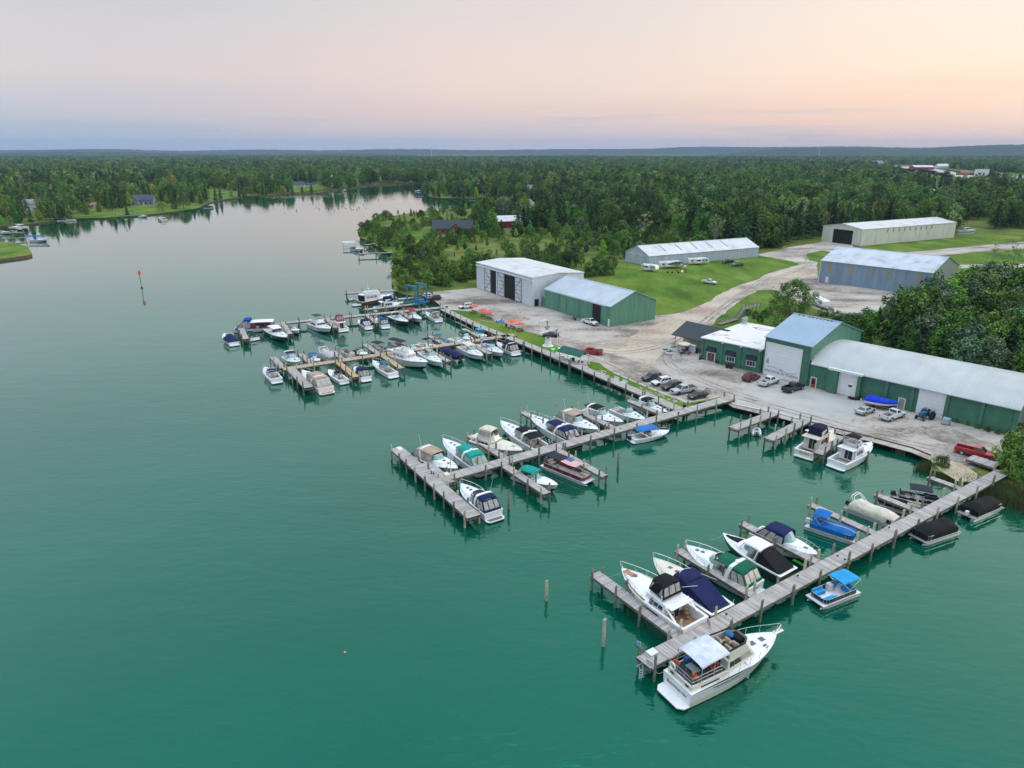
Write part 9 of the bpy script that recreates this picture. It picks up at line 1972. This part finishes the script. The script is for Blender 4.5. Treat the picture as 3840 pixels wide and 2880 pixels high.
order = sorted(range(len(TREES)), key=lambda i: -(TREES[i][3] / math.hypot(TREES[i][0], TREES[i][1])) * (1 if seen(TREES[i]) else .001) - (9 if TREES[i][4] else 0))
own = set(order[:520]); kinds_n = {}
rest = []
for i in order:
 X, Y, k, h, place = TREES[i]; v = TR.randrange(SPEC[k][2]); t_o, c_o, idx, ph = PROTO[(k, v)]
 if i in own:
  nm, desc, cat = WORD[k]; kinds_n[nm] = kinds_n.get(nm, 0) + 1
  if not place: place = min(MARKS, key=lambda m: (m[0].x - X) ** 2 + (m[0].y - Y) ** 2)[1]
  sc = h / ph; t = thing(nm, desc + ' ' + place, cat, (X, Y, LZ - .05), TR.random() * 6.28, '%ss %s' % (nm.replace('_', ' '), place)); t.scale = (sc * TR.uniform(.88, 1.15), sc * TR.uniform(.88, 1.15), sc)
  for o in (t_o, c_o):
   if o: c = o.copy(); COL.objects.link(c); c.parent = t
 elif k in ('willow', 'dead') or True: rest.append((X, Y, idx, h / ph))
def wood(name, pts):
 me = bpy.data.meshes.new(name); me.from_pydata([(x, y, LZ - .1) for x, y, _, _ in pts], [], [])
 a = me.attributes.new('kind_index', 'INT', 'POINT'); a.data.foreach_set('value', [p[2] for p in pts])
 s = me.attributes.new('size', 'FLOAT_VECTOR', 'POINT'); q = []
 for p in pts: w = TR.uniform(.9, 1.2) * (1 + min(.8, max(0, p[1] - 1000) / 4000)); q += [p[3] * w, p[3] * w, p[3] * TR.uniform(.9, 1.1)]
 s.data.foreach_set('vector', q); z = me.attributes.new('turn', 'FLOAT_VECTOR', 'POINT'); q = []
 for p in pts: q += [0, 0, TR.random() * 6.28]
 z.data.foreach_set('vector', q); o = bpy.data.objects.new(name, me); COL.objects.link(o); kind(o, 'stuff')
 ng = bpy.data.node_groups.new('plant_wood', 'GeometryNodeTree'); ng.interface.new_socket('Geometry', in_out='INPUT', socket_type='NodeSocketGeometry'); ng.interface.new_socket('Geometry', in_out='OUTPUT', socket_type='NodeSocketGeometry')
 N = ng.nodes; Lk = ng.links; gi = N.new('NodeGroupInput'); go = N.new('NodeGroupOutput'); ip = N.new('GeometryNodeInstanceOnPoints'); ci = N.new('GeometryNodeCollectionInfo'); ci.inputs['Collection'].default_value = tree_col; ci.inputs['Separate Children'].default_value = True; ci.inputs['Reset Children'].default_value = True
 mp = N.new('GeometryNodeMeshToPoints'); Lk.new(gi.outputs[0], mp.inputs[0]); Lk.new(mp.outputs[0], ip.inputs['Points']); Lk.new(ci.outputs[0], ip.inputs['Instance']); ip.inputs['Pick Instance'].default_value = True
 def attr(nm, ty): n = N.new('GeometryNodeInputNamedAttribute'); n.data_type = ty; n.inputs['Name'].default_value = nm; return n.outputs['Attribute']
 Lk.new(attr('kind_index', 'INT'), ip.inputs['Instance Index']); Lk.new(attr('size', 'FLOAT_VECTOR'), ip.inputs['Scale']); er = N.new('FunctionNodeEulerToRotation'); Lk.new(attr('turn', 'FLOAT_VECTOR'), er.inputs[0]); Lk.new(er.outputs[0], ip.inputs['Rotation']); Lk.new(ip.outputs[0], go.inputs[0])
 md = o.modifiers.new('plant_wood', 'NODES'); md.node_group = ng; return o
wood('forest', rest)
# ================================================================== the evening air
def haze():
 m = bpy.data.materials.new('evening_haze'); m.use_nodes = True; N = m.node_tree.nodes; N.clear(); o = N.new('ShaderNodeOutputMaterial'); v = N.new('ShaderNodeVolumePrincipled')
 v.inputs['Color'].default_value = (.42, .62, .95, 1); v.inputs['Density'].default_value = HAZE; v.inputs['Anisotropy'].default_value = .0; m.node_tree.links.new(v.outputs[0], o.inputs['Volume'])
 kind(MB().box(0, 7500, 118, 28400, 16400, 242).build('haze', m), 'stuff')
HAZE = 5.5e-5
haze()
text_to_mesh()
